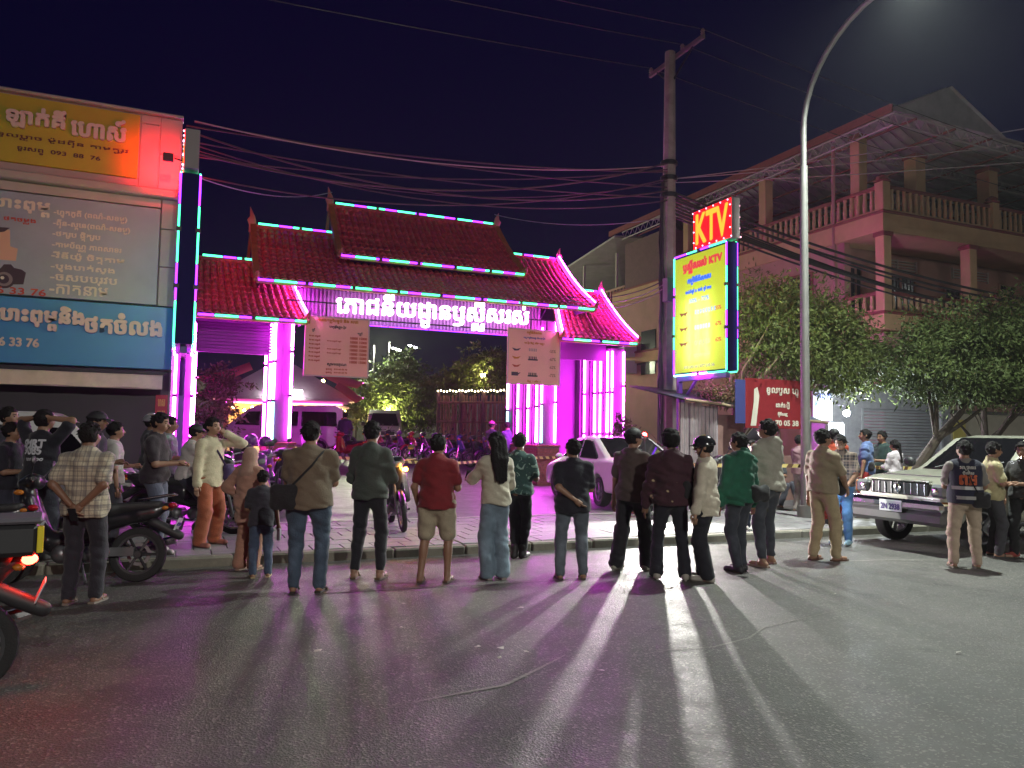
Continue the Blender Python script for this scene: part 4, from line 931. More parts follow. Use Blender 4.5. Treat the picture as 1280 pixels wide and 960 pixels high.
ld = bpy.data.lights.new('bulb_light', 'POINT'); ld.energy = 110; ld.color = (.85, .93, 1); ld.shadow_soft_size = .1; lo = bpy.data.objects.new('bulb_light', ld); COL.objects.link(lo); lo.parent = bu; lo.location = (.1, -.3, -.05)

# ================================================================== COURTYARD: PAVILION, BAMBOO FENCE, FAR LAMPS
pv = empty('pavilion', (4.6, 40, .7), R(-6), 'open dining pavilion with pink neon eaves deep in the courtyard', 'pavilion')
M_fab = mat('pavilion_roof', (.42, .36, .40), .7, var=.1); M_neon = glow('neon_pink', (1., .08, .45), 7)
for x in (-2.6, -.9, .9, 2.6):
    for y in (0, 4): MB().box(x-.11, x+.11, y-.11, y+.11, 0, 2.4).build('post', mat('pavilion_post', (.4, .28, .16), .6), pv)
MB().add([(-3.4, -.9, 2.35), (3.6, -.9, 2.35), (3.6, 5, 2.35), (-3.4, 5, 2.35), (-.6, 1.6, 4.3), (.6, 1.6, 4.3), (-.6, 2.6, 4.3), (.6, 2.6, 4.3)], [(0, 1, 5, 4), (1, 2, 7, 5), (2, 3, 6, 7), (3, 0, 4, 6), (4, 5, 7, 6)]).build('roof', M_fab, pv)
MB().box(-3.1, 3.2, -.75, -.6, 2.2, 2.5).build('beam', M_fab, pv); MB().box(-2.8, 2.8, 4.3, 4.5, 0, 2.5).build('back_wall', mat('pavilion_wall', (.5, .33, .16), .7), pv)
MB().tube([(-2.9, -.8, 2.18), (2.9, -.8, 2.18)], .03, 5).build('neon_tube', M_neon, pv, True)
for s in (-1, 1):
    for z in (2.45, 3.2):
        q = MB(); pts = [(s*(1.5 if z > 3 else 2.6), -1, z+.75), (s*(2.6 if z > 3 else 3.3), -1, z+.25), (s*3.6, -1.05, z+.02), (s*3.9, -1.1, z+.1)]
        MB().tube(pts, .03, 5).build('neon_tube', M_neon, pv, True); q.tube(pts, [.2, .22, .2, .05], 6, flat=.4); q.build('eave_horn', mat('pavilion_horn', (.4, .06, .1), .5), pv, True)
MB().bbox(-.85, .95, -1.0, -.9, 2.55, 2.85, .02).build('lit_sign', glow('pavilion_sign', (1, .9, .95), 9), pv)
for k in range(16): MB().ball((rnd.uniform(-2.4, 2.4), rnd.uniform(.3, 3.8), rnd.uniform(1.75, 2.1)), .075, 6, 4).build('bulb', glow('warm_bulb', (1, .62, .22), 60), pv, True)
MB().box(-1.4, -.5, 3.9, 4.2, 1.1, 1.6).build('lit_counter', glow('warm_panel', (1, .66, .25), 4), pv)
ld = bpy.data.lights.new('pavilion_light', 'POINT'); ld.energy = 420; ld.color = (1, .68, .32); ld.shadow_soft_size = .3; lo = bpy.data.objects.new('pavilion_light', ld); COL.objects.link(lo); lo.parent = pv; lo.location = (0, 1.5, 1.7)
an = empty('annex_canopy', (8.1, 42, .7), R(-4), 'long canopy with a warm lit sign right of the pavilion', 'canopy')
MB().add([(-2.6, -.5, 2.9), (.2, -.5, 2.15), (.2, 4, 2.15), (-2.6, 4, 2.9), (-2.6, -.5, 2.8), (.2, -.5, 2.05), (.2, 4, 2.05), (-2.6, 4, 2.8)], [(0, 1, 2, 3), (7, 6, 5, 4), (0, 4, 5, 1), (1, 5, 6, 2)]).build('roof', M_fab, an)
for x in (-2.4, -1, 0): MB().box(x-.08, x+.08, 0, .16, 0, 2.2).build('post', mat('pavilion_post', (.4,)*3), an)
MB().box(-2.6, 0, 3.8, 4, 0, 2.4).build('back_wall', mat('annex_wall', (.10, .07, .08), .8), an); MB().box(-1.0, .1, -.05, .0, 1.75, 2.0).build('lit_sign', glow('warm_panel', (1, .66, .25), 4), an)
for k in range(4): MB().ball((-1.5+rnd.uniform(-.5, .5), -.2, 2.9+rnd.uniform(.3, .7)), .09, 6, 4).build('bulb', glow('warm_bulb', (1, .62, .22), 60), an, True)
fn = empty('bamboo_fence', (9.9, 31, .55), 0, 'tall bamboo screen fence with a string of lights along its top', 'fence')
M_bam = mat('bamboo_old', (.32, .20, .12), .7, var=.35, vscale=5); fd = Vector((2.9, -3.0, 0))
bm_ = [MB().tube([(0, 0, 0), (rnd.uniform(-.03, .03), 0, 1.3), (rnd.uniform(-.05, .05), 0, 2.6)], [.04, .036, .03], 6).mesh('bamboo_pole', M_bam, True) for _ in range(3)]
for k in range(56):
    p = fd*(k/55); o = put('bamboo_pole', bm_[k % 3], fn, (p.x, p.y, rnd.uniform(-.05, .05))); o.rotation_euler = (rnd.uniform(-.02, .02), rnd.uniform(-.02, .02), rnd.uniform(0, 6))
for z in (.7, 1.5, 2.3): MB().tube([Vector((-.05, -.06, z)), fd+Vector((.05, -.06, z))], .045, 6).build('rail', M_bam, fn, True)
for k in range(5): MB().box(fd.x*k/4-.06, fd.x*k/4+.06, fd.y*k/4-.12, fd.y*k/4-.02, 0, 2.75).build('post', mat('post_brown', (.14, .09, .07), .8), fn)
for k in range(5):
    p = fd*.3; a = -.9+.45*k; MB().tube([p+Vector((0, -.1, .1)), p+Vector((math.sin(a)*.75, -.12-math.sin(a)*.75, .1+math.cos(a)*1.1))], .03, 5).build('lattice_pole', M_bam, fn, True)
for k in range(30): MB().ball(tuple(fd*(k/29)+Vector((-.04, -.1, 2.78+.03*math.sin(k*1.9)))), .035, 6, 4).build('bulb', glow('string_bulb', (1, .85, .55), 6), fn, True)
for k, (x, y, z, lab) in enumerate(((9.2, 44, 6.6, 'round headed lamp post left of the courtyard trees'), (10.8, 47, 6.9, 'flat headed lamp post, the lower of two above the courtyard trees'), (12.5, 50, 7.5, 'flat headed lamp post, the higher of two above the courtyard trees'))):
    t = empty('yard_lamp', (x, y, .7), 0, lab, 'lamp post', 'courtyard lamp posts')
    MB().tube([(0, 0, 0), (0, 0, z-.7)], .05, 6).build('pole', M_dark, t, True)
    if k == 0: MB().ball((0, 0, z-.6), .18, 10, 6).build('globe', glow('yard_globe', (.9, 1, .8), 14), t, True)
    else: MB().bbox(-.35, .25, -.12, .12, z-.75, z-.67, .02, Matrix.Rotation(R(14), 4, 'Y')).build('head', glow('yard_head', (.95, 1, 1), 12), t)
    ld = bpy.data.lights.new('yard_light', 'POINT'); ld.energy = (520, 520, 520)[k]; ld.color = (.9, 1, .65); ld.shadow_soft_size = .2; lo = bpy.data.objects.new('yard_light', ld); COL.objects.link(lo); lo.parent = t; lo.location = (0, -.3, z-1.0)
# assumed warm lamps among the bushes, added to turn the leaves yellow-green
for (x, y, z, e, lab) in ((10.4, 41.5, 2.7, 320, 'assumed warm globe lamp glowing through the courtyard bush'), (11.9, 31.0, 4.1, 85, 'assumed warm globe lamp above the bamboo fence in the leaves')):
    t = empty('assumed_garden_lamp', (x, y, .6), 0, lab, 'garden lamp'); MB().tube([(0, 0, 0), (0, 0, z-.7)], .035, 6).build('pole', M_dark, t, True); MB().ball((0, 0, z-.6), .13, 10, 6).build('globe', glow('assumed_garden_globe', (1, .9, .3), 10), t, True)
    ld = bpy.data.lights.new('assumed_garden_light', 'POINT'); ld.energy = e; ld.color = (1, .92, .35); ld.shadow_soft_size = .14; lo = bpy.data.objects.new('assumed_garden_light', ld); COL.objects.link(lo); lo.parent = t; lo.location = (0, -.2, z-.55)
# dark boundary of the yard, so the sky does not show under the trees
tag(MB().box(9.5, 40, 60, 60.3, 0, 4.2).build('far_wall', M_concd), 'dark wall closing the far end of the courtyard', 'wall')
tag(MB().box(-12, 3, 50, 50.3, 0, 4.5).build('far_wall', M_concd), 'dark wall behind the pavilion', 'wall')

# ================================================================== BARRIER TAPE
def tape(pts, label):
    q1, q2 = MB(), MB(); P = [Vector(p) for p in pts]; L = [0]
    for a, b in zip(P, P[1:]): L.append(L[-1]+(b-a).length)
    def at(s):
        for i in range(len(P)-1):
            if s <= L[i+1]+1e-6: return P[i].lerp(P[i+1], (s-L[i])/(L[i+1]-L[i]))
        return P[-1]
    n = int(L[-1]/.1); t = empty('barrier_tape', tuple(P[0]), 0, label, 'tape')
    for k in range(n):
        a, b = at(L[-1]*k/n)-P[0], at(L[-1]*(k+1)/n)-P[0]; h = .035; sk = .02
        (q1 if k % 2 else q2).add([a+Vector((0, 0, -h)), b+Vector((0, 0, -h)), b+(b-a)*.4+Vector((0, 0, h)), a+(b-a)*.4+Vector((0, 0, h))], [(0, 1, 2, 3)])
    for q, nm, c in ((q1, 'pale_stripes', (.75, .62, .22)), (q2, 'dark_stripes', (.12, .06, .03))): o = q.build(nm, mat('tape_'+nm, c, .5), t); o['kind'] = 'stuff'
tape([(10.0, 19.8, .95), (9.4, 19.8, .95), (7.9, 19.2, .9), (6.0, 18.2, .84), (4.4, 17.6, .95), (3.0, 18.5, 1.0)], 'striped barrier tape across the gateway at the brick pillar')
tape([(10.06, 19.8, .95), (10.0, 15.5, 1.0), (9.75, 12.6, 1.06), (11.0, 11.55, 1.1), (14.0, 11.5, 1.05)], 'yellow striped barrier tape from the pillar to the street lamp')
# ================================================================== PEOPLE
M_skin = {k: mat('skin_'+k, c, .5, var=.10, vscale=9) for k, c in (('tan', (.30, .165, .105)), ('brown', (.22, .115, .07)), ('light', (.40, .235, .155)))}
M_hair = mat('hair_black', (.011, .0095, .0095), .75, var=.4, vscale=60, bump=.9, bscale=90, spec=.25)
NTAB = np.random.default_rng(5).random((16, 16, 16)).astype(np.float32)
M_eye = mat('eye_dark', (.02, .015, .015), .25); M_lip = mat('lip', (.24, .085, .075), .5)
CLOTH = {}
def cloth(name, c, kind='plain', rough=.85):
    key = name+kind
    if key in CLOTH: return CLOTH[key]
    m = mat('cloth_'+name, c, rough, var=.16, vscale=11, bump=.5, bscale=60)
    nt = m.node_tree; n = nt.nodes; l = nt.links; p = n['Principled BSDF']; p.inputs['Sheen Weight'].default_value = .15
    if kind != 'plain':
        tc = n.new('ShaderNodeTexCoord'); base = p.inputs['Base Color'].links[0].from_socket
        def mixc(a, f, b):
            q = n.new('ShaderNodeMix'); q.data_type = 'RGBA'; l.new(a, q.inputs['A']); l.new(f, q.inputs['Factor']); q.inputs['B'].default_value = (*b, 1); return q.outputs['Result']
        if kind in ('plaid', 'darkplaid'):
            out = base
            for ax, sc in (('X', 12.), ('Z', 10.), ('X', 31.), ('Z', 27.)):
                w = n.new('ShaderNodeTexWave'); w.bands_direction = ax; w.inputs['Scale'].default_value = sc/6.283*1.6; w.inputs['Distortion'].default_value = .6; w.inputs['Detail'].default_value = 1
                l.new(tc.outputs['Object'], w.inputs['Vector'])
                mr = n.new('ShaderNodeMapRange'); mr.inputs['From Min'].default_value = .72; mr.inputs['From Max'].default_value = .9; mr.inputs['To Max'].default_value = .42; l.new(w.outputs['Fac'], mr.inputs['Value'])
                out = mixc(out, mr.outputs['Result'], (.09, .08, .10) if kind == 'plaid' else (.30, .22, .17))
            l.new(out, p.inputs['Base Color'])
        elif kind == 'floral':
            v = n.new('ShaderNodeTexVoronoi'); v.inputs['Scale'].default_value = 10; l.new(tc.outputs['Object'], v.inputs['Vector'])
            nz = n.new('ShaderNodeTexNoise'); nz.inputs['Scale'].default_value = 14; l.new(tc.outputs['Object'], nz.inputs['Vector'])
            ad = n.new('ShaderNodeMath'); ad.operation = 'MULTIPLY_ADD'; l.new(nz.outputs['Fac'], ad.inputs[0]); ad.inputs[1].default_value = .35; l.new(v.outputs['Distance'], ad.inputs[2])
            mr = n.new('ShaderNodeMapRange'); mr.inputs['From Min'].default_value = .40; mr.inputs['From Max'].default_value = .34; l.new(ad.outputs[0], mr.inputs['Value'])
            sp = n.new('ShaderNodeSeparateColor'); l.new(v.outputs['Color'], sp.inputs[0]); gt = n.new('ShaderNodeMath'); gt.operation = 'GREATER_THAN'; gt.inputs[1].default_value = .42; l.new(sp.outputs[0], gt.inputs[0])
            sx = n.new('ShaderNodeSeparateXYZ'); l.new(tc.outputs['Object'], sx.inputs[0]); lt_ = n.new('ShaderNodeMath'); lt_.operation = 'LESS_THAN'; lt_.inputs[1].default_value = 1.2; l.new(sx.outputs['Z'], lt_.inputs[0])
            mu = n.new('ShaderNodeMath'); mu.operation = 'MULTIPLY'; l.new(mr.outputs['Result'], mu.inputs[0]); l.new(gt.outputs[0], mu.inputs[1])
            mu2 = n.new('ShaderNodeMath'); mu2.operation = 'MULTIPLY'; l.new(mu.outputs[0], mu2.inputs[0]); l.new(lt_.outputs[0], mu2.inputs[1])
            l.new(mixc(base, mu2.outputs[0], (.55, .42, .24)), p.inputs['Base Color'])
        elif kind == 'wash':
            sx = n.new('ShaderNodeTexNoise'); sx.inputs['Scale'].default_value = 5; l.new(tc.outputs['Object'], sx.inputs['Vector'])
            mr = n.new('ShaderNodeMapRange'); mr.inputs['From Min'].default_value = .5; mr.inputs['From Max'].default_value = .75; mr.inputs['To Max'].default_value = .5; l.new(sx.outputs['Fac'], mr.inputs['Value'])
            l.new(mixc(base, mr.outputs['Result'], tuple(min(1, a*2.2+.03) for a in c)), p.inputs['Base Color'])
        elif kind == 'splash':
            w = n.new('ShaderNodeTexNoise'); w.inputs['Scale'].default_value = 9; w.inputs['Distortion'].default_value = 1.5; l.new(tc.outputs['Object'], w.inputs['Vector'])
            mr = n.new('ShaderNodeMapRange'); mr.inputs['From Min'].default_value = .56; mr.inputs['From Max'].default_value = .6; l.new(w.outputs['Fac'], mr.inputs['Value'])
            l.new(mixc(base, mr.outputs['Result'], (.28, .42, .36)), p.inputs['Base Color'])
    CLOTH[key] = m; return m
def ik(a, t, l1, l2, pole):
    a, t = Vector(a), Vector(t); d = t-a; L = min(d.length, (l1+l2)*.999); d = d.normalized(); t = a+d*L
    c = (l1*l1+L*L-l2*l2)/(2*L); h = math.sqrt(max(0, l1*l1-c*c)); p = Vector(pole); p = (p-d*p.dot(d)).normalized()
    return a+d*c+p*h, t
WR = {'down': ((.27, .05, .80), (.35, -1, 0)), 'front': ((.07, .27, 1.10), (.7, -.6, -.6)), 'phone': ((.09, .28, 1.2), (.7, -.3, -.8)), 'back': ((.05, -.19, .95), (1, -.55, 0)),
      'hip': ((.2, .1, .98), (1, -.5, 0)), 'pocket': ((.22, .10, .86), (.8, -.8, 0)), 'up': ((.13, .13, 1.5), (.9, .3, -.8)), 'behindhead': ((.1, -.02, 1.62), (1, .3, .1)),
      'bars': ((.27, .48, 1.12), (.8, -.3, -.6)), 'low': ((.16, .25, .93), (.8, -.6, -.3)), 'reach': ((.2, .42, 1.15), (.5, -.2, -.8)), 'cross': ((-.05, .2, 1.12), (.9, -.2, -.5))}
def person(label, x, y, z=0., turn=0., H=1.68, w=1., skin='tan', top=('tee', (.1, .1, .1)), legs=('jeans', (.05, .07, .12)), shoes=('sandal', (.05, .04, .04)), hair='short',
           arms=('down', 'down'), head=(0, 0), feet=((-.12, 0), (.12, .03)), lean=0., seat=0., h=.0135, seed=1, hem=.86, group=None, backfn=None, shift=0.):
    """one person: arms = (left, right), turn = degrees anticlockwise from having the back to the street camera; feet = (x, y) of the two ankles"""
    rg = random.Random(seed*13+5)
    root = empty('person', (x, y, z), -PSI+R(turn), label, 'person', group, H/1.70)
    S = Vector((shift, 0, 0))
    Rl = Matrix.Rotation(-lean, 3, 'X')
    def T(p): p = Vector(p); b = Vector((0, 0, .93)); q = Rl @ (p-b)+b if p.z > .93 else p; return q+S*min(1, p.z/.93)
    drop = Vector((0, 0, 0))
    hips = [T((s*.088*w, 0, .90)) for s in (-1, 1)]
    if seat: ank = [Vector((s*f[0] if False else f[0], f[1], .10)) for s, f in zip((-1, 1), feet)]
    else: ank = [Vector((f[0], f[1], .085)) for f in feet]
    if seat:
        for p in hips: p.z += seat-.90
        dz = seat-.90
    else: dz = 0.
    def U(p): q = T(p); q.z += dz; return q
    knee = []
    for s in (0, 1):
        out = (-.25, .25)[s]; k_, t_ = ik(hips[s], ank[s], .415, .415, (out*(2 if seat else .5), 1, .1)); knee.append(k_); ank[s] = t_
    sh = [U((s*(.020+.152*w), -.005, 1.362)) for s in (-1, 1)]
    elb, wri = [], []
    for s in (0, 1):
        sg = (-1, 1)[s]; a = arms[s]
        wt, pl = WR[a] if isinstance(a, str) else a
        wt = U((wt[0]*sg*(w if wt[0] > .15 else 1), wt[1], wt[2])); e, t_ = ik(sh[s], wt, .285, .255, (pl[0]*sg, pl[1], pl[2])); elb.append(e); wri.append(t_)
    hy, hp_ = R(head[0]), R(head[1]); piv = U((0, .005, 1.485)); hm = Matrix.Rotation(hy, 3, 'Z') @ Matrix.Rotation(hp_, 3, 'X')
    HS = 1.10
    def HD(p): return hm @ ((Vector(p)-Vector((0, 0, 1.50)))*HS)+piv
    allp = hips+knee+ank+sh+elb+wri+[HD((0, 0, 1.72))]
    lo = [min(p[i] for p in allp)-(.24 if i < 2 else .1)*1 for i in range(3)]; hi = [max(p[i] for p in allp)+(.26 if i < 2 else .06) for i in range(3)]; lo[2] = min(lo[2], -.02)
    hi[0] = max(hi[0], .36*w+shift); lo[0] = min(lo[0], -.36*w+shift)
    def torso(F, g=0., k=.05):
        F.ell(U((0, -.01, .93)), (.165*w, .118*w, .125), k, grow=g); F.ell(U((0, .006, 1.08)), (.142*w, .103*w, .17), k, grow=g)
        F.ell(U((0, 0, 1.26)), (.162*w, .110*w, .165), k, grow=g); F.cap(U((0, -.01, 1.385)), U((.13*w, -.005, 1.362)), .058, .048, .06, grow=g*.8); F.cap(U((0, -.01, 1.385)), U((-.13*w, -.005, 1.362)), .058, .048, .06, grow=g*.8)
        F.cap(U((0, -.02, 1.33)), U((0, -.004, 1.455)), .10, .050, .06, grow=g*.7)
    def skull(F, g=0., k=.02): F.ell(HD((0, .004, 1.612)), (.079, .100, .094), k, rot=hy, grow=g)
    F = Field(lo, hi, h)
    torso(F)
    F.cap(U((0, -.008, 1.41)), HD((0, .004, 1.55)), .055, .053, .03); skull(F); F.ell(HD((0, .042, 1.558)), (.06, .063, .062), .03, rot=hy)
    F.cap(HD((0, .095, 1.60)), HD((0, .113, 1.578)), .010, .016, .012)
    for s in (-1, 1): F.ell(HD((s*.075, .0, 1.592)), (.012, .022, .033), .006, rot=hy); F.ell(HD((s*.04, .075, 1.575)), (.02, .018, .02), .02, rot=hy)
    for s in (0, 1):
        F.cap(hips[s], knee[s], .085*w, .058, .04); F.cap(knee[s], ank[s], .056, .037, .02)
        cm = knee[s].lerp(ank[s], .32)+Vector((0, -.02, 0)); F.ell(cm, (.045, .046, .10), .03)
        fo = Vector(((-.02, .02)[s], .15, 0)); b = Vector((ank[s].x, ank[s].y, ank[s].z-.05)); F.cap(b+Vector((0, -.04, 0)), b+fo, .034, .026, .02); F.cap(ank[s], b, .037, .036, .02)
        F.cap(sh[s], elb[s], .046, .039, .03); F.cap(elb[s], wri[s], .041, .027, .02)
    V, Q = F.surf()
    # hands: palm, four fingers of different length, thumb
    mb = MB()
    for s in (0, 1):
        d = (wri[s]-elb[s]).normalized(); inn = Vector(((1, -1)[s], 0, 0)) if abs(d.z) > .6 else Vector((0, 0, -1)); n_ = (inn-d*inn.dot(d)).normalized(); sd = d.cross(n_)
        if sd.y < 0 and abs(sd.y) > .3: sd = -sd
        W = wri[s]; mb.tube([W-d*.01, W+d*.035, W+d*.075, W+d*.092], [.026, .036, .038, .032], 8, flat=.52 if abs(sd.dot(Vector((0, 0, 1)))) < 2 else 1)
        cur = .5 if arms[s] in ('front', 'phone', 'reach', 'bars', 'low') else .28
        for q, (o_, L) in enumerate(((.028, .068), (.010, .078), (-.009, .073), (-.027, .058))):
            b = W+d*.083+sd*o_; p1 = b+d*L*.42+n_*L*.42*cur*.5; p2 = p1+(d*(1-cur)+n_*cur).normalized()*L*.33; p3 = p2+(d*(1-1.5*cur)+n_*cur*1.5).normalized()*L*.28
            mb.tube([b-d*.012, p1, p2, p3], [.0095, .009, .008, .006], 6)
        b = W+d*.025+sd*.026; mb.tube([b-sd*.01, b+sd*.02+d*.025+n_*.008, b+sd*.026+d*.052+n_*.018, b+sd*.022+d*.07+n_*.022], [.012, .011, .0095, .007], 6)
    o0 = len(V); V = np.vstack((V, np.array(mb.v))); 
    me = bpy.data.meshes.new('body'); me.from_pydata(V.tolist(), [], [tuple(q) for q in Q.tolist()]+[tuple(i+o0 for i in f) for f in mb.f]); me.update()
    me.polygons.foreach_set('use_smooth', [True]*len(me.polygons)); me.materials.append(M_skin[skin]); put('body', me, root)
    ph = [rg.uniform(0, 6) for _ in range(8)]
    def wrinkle(F, amp, fz=22.):
        X, Y, Z = F.grid()
        # drag folds: value noise stretched along slanting lines, sharpest where the cloth turns
        def vn(a, b, c):
            s_ = np.array(np.broadcast(a, b, c).shape); i = [np.floor(q).astype(np.int32) for q in (a, b, c)]; f = [q-j for q, j in zip((a, b, c), i)]; f = [q*q*(3-2*q) for q in f]; out = 0
            for u in (0, 1):
                for v in (0, 1):
                    for w_ in (0, 1): out = out+NTAB[(i[0]+u) & 15, (i[1]+v) & 15, (i[2]+w_) & 15]*(f[0] if u else 1-f[0])*(f[1] if v else 1-f[1])*(f[2] if w_ else 1-f[2])
            return out
        A = vn(X*6+ph[0]*3+Z*3, Y*7+ph[1]*3+0*Z, Z*fz*.55+X*4+ph[2]*3); B = vn(X*14+ph[3]*3-Z*5, Y*14+ph[4]*3, Z*fz*.9+ph[5]*3+Y*3)
        F.V = F.V+amp*(1.9*(1-2*np.abs(A-.5)*2)+1.0*(B-.5)*2).astype(np.float32)-amp*.6
    # ---- top
    kind, tc = top[0], top[1]; tk = top[2] if len(top) > 2 else 'plain'
    loose = {'tee': .022, 'polo': .020, 'shirt': .024, 'long': .024, 'hoodie': .036, 'vest': .02, 'dress': .03}[kind]
    F = Field(lo, hi, h); torso(F, loose, .06)
    hz = hem+dz
    F.cap(U((0, 0, 1.16)), U((0, -.005, .93)), .128*w, .145*w, .06, sy=.74, grow=loose)
    F.cap(U((0, -.004, .95)), U((0, -.008, hem-.03)), .160*w, .168*w, .05, sy=.80, grow=loose)
    X, Y, Z = F.grid(); F.cut((hz+.012*math.sin(ph[6])*1-Z+.012*np.sin(X*14+ph[7])+0*Y).astype(np.float32))
    long_ = kind in ('long', 'hoodie') or (len(top) > 3 and top[3] == 'long')
    for s in (0, 1):
        if kind == 'vest': F.cap(sh[s], sh[s].lerp(elb[s], .12), .054, .06, .05, grow=.014); continue
        if long_:
            F.cap(sh[s], elb[s], .046, .044, .05, grow=loose*.8); F.cap(elb[s], elb[s].lerp(wri[s], .96), .046, .036, .03, grow=loose*.75)
        else: e = sh[s].lerp(elb[s], .74 if kind != 'polo' else .66); F.cap(sh[s], e, .046, .050, .05, grow=loose*.85)
    if kind == 'hoodie': F.ell(U((0, -.085, 1.42)), (.115, .075, .085), .04); F.cap(U((-.07, .02, 1.43)), U((.07, .02, 1.43)), .045, .045, .04)
    elif kind in ('polo', 'shirt'): F.cap(U((0, -.012, 1.44)), U((0, .004, 1.475)), .062, .058, .015)
    wrinkle(F, .0056 if kind != 'hoodie' else .0085)
    X, Y, Z = F.grid(); c = U((0, .012, 1.52)); nr = .068 if kind in ('polo', 'shirt', 'hoodie') else .078
    F.cut((nr-np.sqrt((X-c.x)**2+(Y-c.y)**2+((Z-c.z)*.8)**2)).astype(np.float32))
    nm = {'tee': 't_shirt', 'polo': 'polo_shirt', 'shirt': 'shirt', 'long': 'shirt', 'hoodie': 'hoodie', 'vest': 'vest', 'dress': 'tunic'}[kind]
    put(nm, F.mesh(nm, cloth(nm+'_%d' % seed, tc, tk)), root)
    FT = F
    # ---- legs
    lk, lc = legs[0], legs[1]; lkk = legs[2] if len(legs) > 2 else ('wash' if lk == 'jeans' else 'plain')
    F = Field(lo, hi, h); F.ell(U((0, -.012, .93)), (.158*w, .114*w, .13), .05, grow=.002)
    g1, g2 = {'jeans': (.012, .022), 'slim': (.010, .014), 'wide': (.02, .05), 'chino': (.014, .024), 'shorts': (.026, .03), 'flare': (.008, .04)}[lk]
    for s in (0, 1):
        if lk == 'shorts': F.cap(hips[s], hips[s].lerp(knee[s], .82), .088*w, .078, .05, grow=g1)
        else:
            F.cap(hips[s], knee[s], .086*w, .062, .05, grow=g1)
            e = knee[s].lerp(ank[s], .90 if lk == 'slim' else 1.0)+Vector((0, -.004, 0)); kg = (g1+g2)/2 if lk != 'flare' else .008
            cm = knee[s].lerp(ank[s], .32)+Vector((0, -.02, 0)); F.ell(cm, (.045, .046, .10), .05, grow=.014)
            F.cap(knee[s], e, .058+kg, .040+g2, .03)
    X, Y, Z = F.grid(); wz = 1.03+dz; F.cut((Z-wz+0*X+0*Y).astype(np.float32))
    if not seat: F.cut((.028-Z+0*X+0*Y).astype(np.float32))
    wrinkle(F, .0046, 21.)
    nm = {'shorts': 'shorts', 'jeans': 'jeans'}.get(lk, 'trousers')
    put(nm, F.mesh(nm, cloth(nm+'_%d' % seed, lc, lkk)), root)
    # ---- shoes
    sk, sc = shoes; sm = mat('shoe_%d' % seed, sc, .55)
    for s in (0, 1):
        a = ank[s]; b = Vector((a.x, a.y, max(0, a.z-.085))); tilt = (-.02, .02)[s]
        if sk in ('sneaker', 'boot'):
            G_ = Field((b.x-.12, b.y-.16, b.z-.02), (b.x+.12, b.y+.26, b.z+.2), .012)
            G_.cap(b+Vector((0, -.05, .04)), b+Vector((tilt, .16, .03)), .046, .040, .03); G_.ell(b+Vector((0, -.01, .075)), (.046, .06, .05), .03)
            if sk == 'boot': G_.cap(b+Vector((0, -.01, .07)), b+Vector((0, -.012, .16)), .05, .05, .02)
            X, Y, Z = G_.grid(); G_.cut((b.z+.012-Z+0*X+0*Y).astype(np.float32)); o = put('shoe', G_.mesh('shoe', sm), root)
            q = MB(); q.tube([b+Vector((0, -.085, .012)), b+Vector((0, -.04, .012)), b+Vector((tilt*.6, .07, .012)), b+Vector((tilt, .15, .012)), b+Vector((tilt, .205, .012))], [.03, .045, .048, .044, .02], 10, flat=.28); q.build('sole', mat('sole_pale', (.4, .38, .35), .7) if sc[0] > .12 else mat('sole_dark', (.06, .055, .05), .7), o, True)
        else:
            q = MB(); pts = [(-.075, .03), (-.02, .036), (.06, .040), (.13, .046), (.185, .028)]; V = []
            for yy, ww in pts: V += [(b.x+tilt*yy*5-ww, b.y+yy, b.z+.003), (b.x+tilt*yy*5+ww, b.y+yy, b.z+.003), (b.x+tilt*yy*5+ww, b.y+yy, b.z+.024), (b.x+tilt*yy*5-ww, b.y+yy, b.z+.024)]
            q.add(V, [(i*4+c, i*4+(c+1) % 4, i*4+4+(c+1) % 4, i*4+4+c) for i in range(4) for c in range(4)]+[(3, 2, 1, 0), (16, 17, 18, 19)]); o = q.build('sandal', sm, root)
            q = MB(); q.tube([b+Vector((-.045, .05, .02)), b+Vector((-.03, .065, .058)), b+Vector((.02, .07, .062)), b+Vector((.047, .06, .02))], .011, 5); q.build('strap', sm, o, True)
    # ---- hair and headgear
    G_ = Field(HD((0, 0, 1.6))-Vector((.2, .2, .5 if hair in ('long', 'scarf', 'ponytail') else .16)), HD((0, 0, 1.6))+Vector((.2, .2, .17)), .0105 if h < .016 else .015)
    X, Y, Z = G_.grid()
    hi_ = hm.inverted()
    def loc(): # grid in head coordinates
        x_, y_, z_ = X-piv.x, Y-piv.y, Z-piv.z
        return [(hi_[i][0]*x_+hi_[i][1]*y_+hi_[i][2]*z_)/HS+(1.5 if i == 2 else 0) for i in range(3)]
    lx, ly, lz = loc()
    hairm = M_hair
    if hair in ('scarf',):
        G_.ell(HD((0, 0, 1.605)), (.082, .1, .1), .03, rot=hy, grow=.012); G_.cap(HD((0, -.02, 1.54)), U((0, -.02, 1.36)), .085, .14, .06); G_.cap(HD((0, .0, 1.52)), U((0, .05, 1.36)), .07, .12, .05)
        G_.cut((.058-np.sqrt((lx)**2+(np.minimum(ly-.1, 0))**2*1.0+((lz-1.585)*.8)**2)).astype(np.float32)); hairm = cloth('scarf_%d' % seed, (.36, .22, .17))
        put('headscarf', G_.mesh('headscarf', hairm), root)
    else:
        g = .012 if hair != 'curly' else .026
        skull(G_, g, .0)
        if hair == 'curly':
            for _ in range(26):
                a, b = rg.uniform(0, 6.28), rg.uniform(.1, 1.2); p = HD((.088*math.sin(b)*math.cos(a), .01+.1*math.sin(b)*math.sin(a) if math.sin(a) < .6 else .04, 1.615+.1*math.cos(b))); G_.ell(p, (.03, .03, .028), .01)
        back = {'long': 1.30, 'ponytail': 1.53}.get(hair, 1.535)
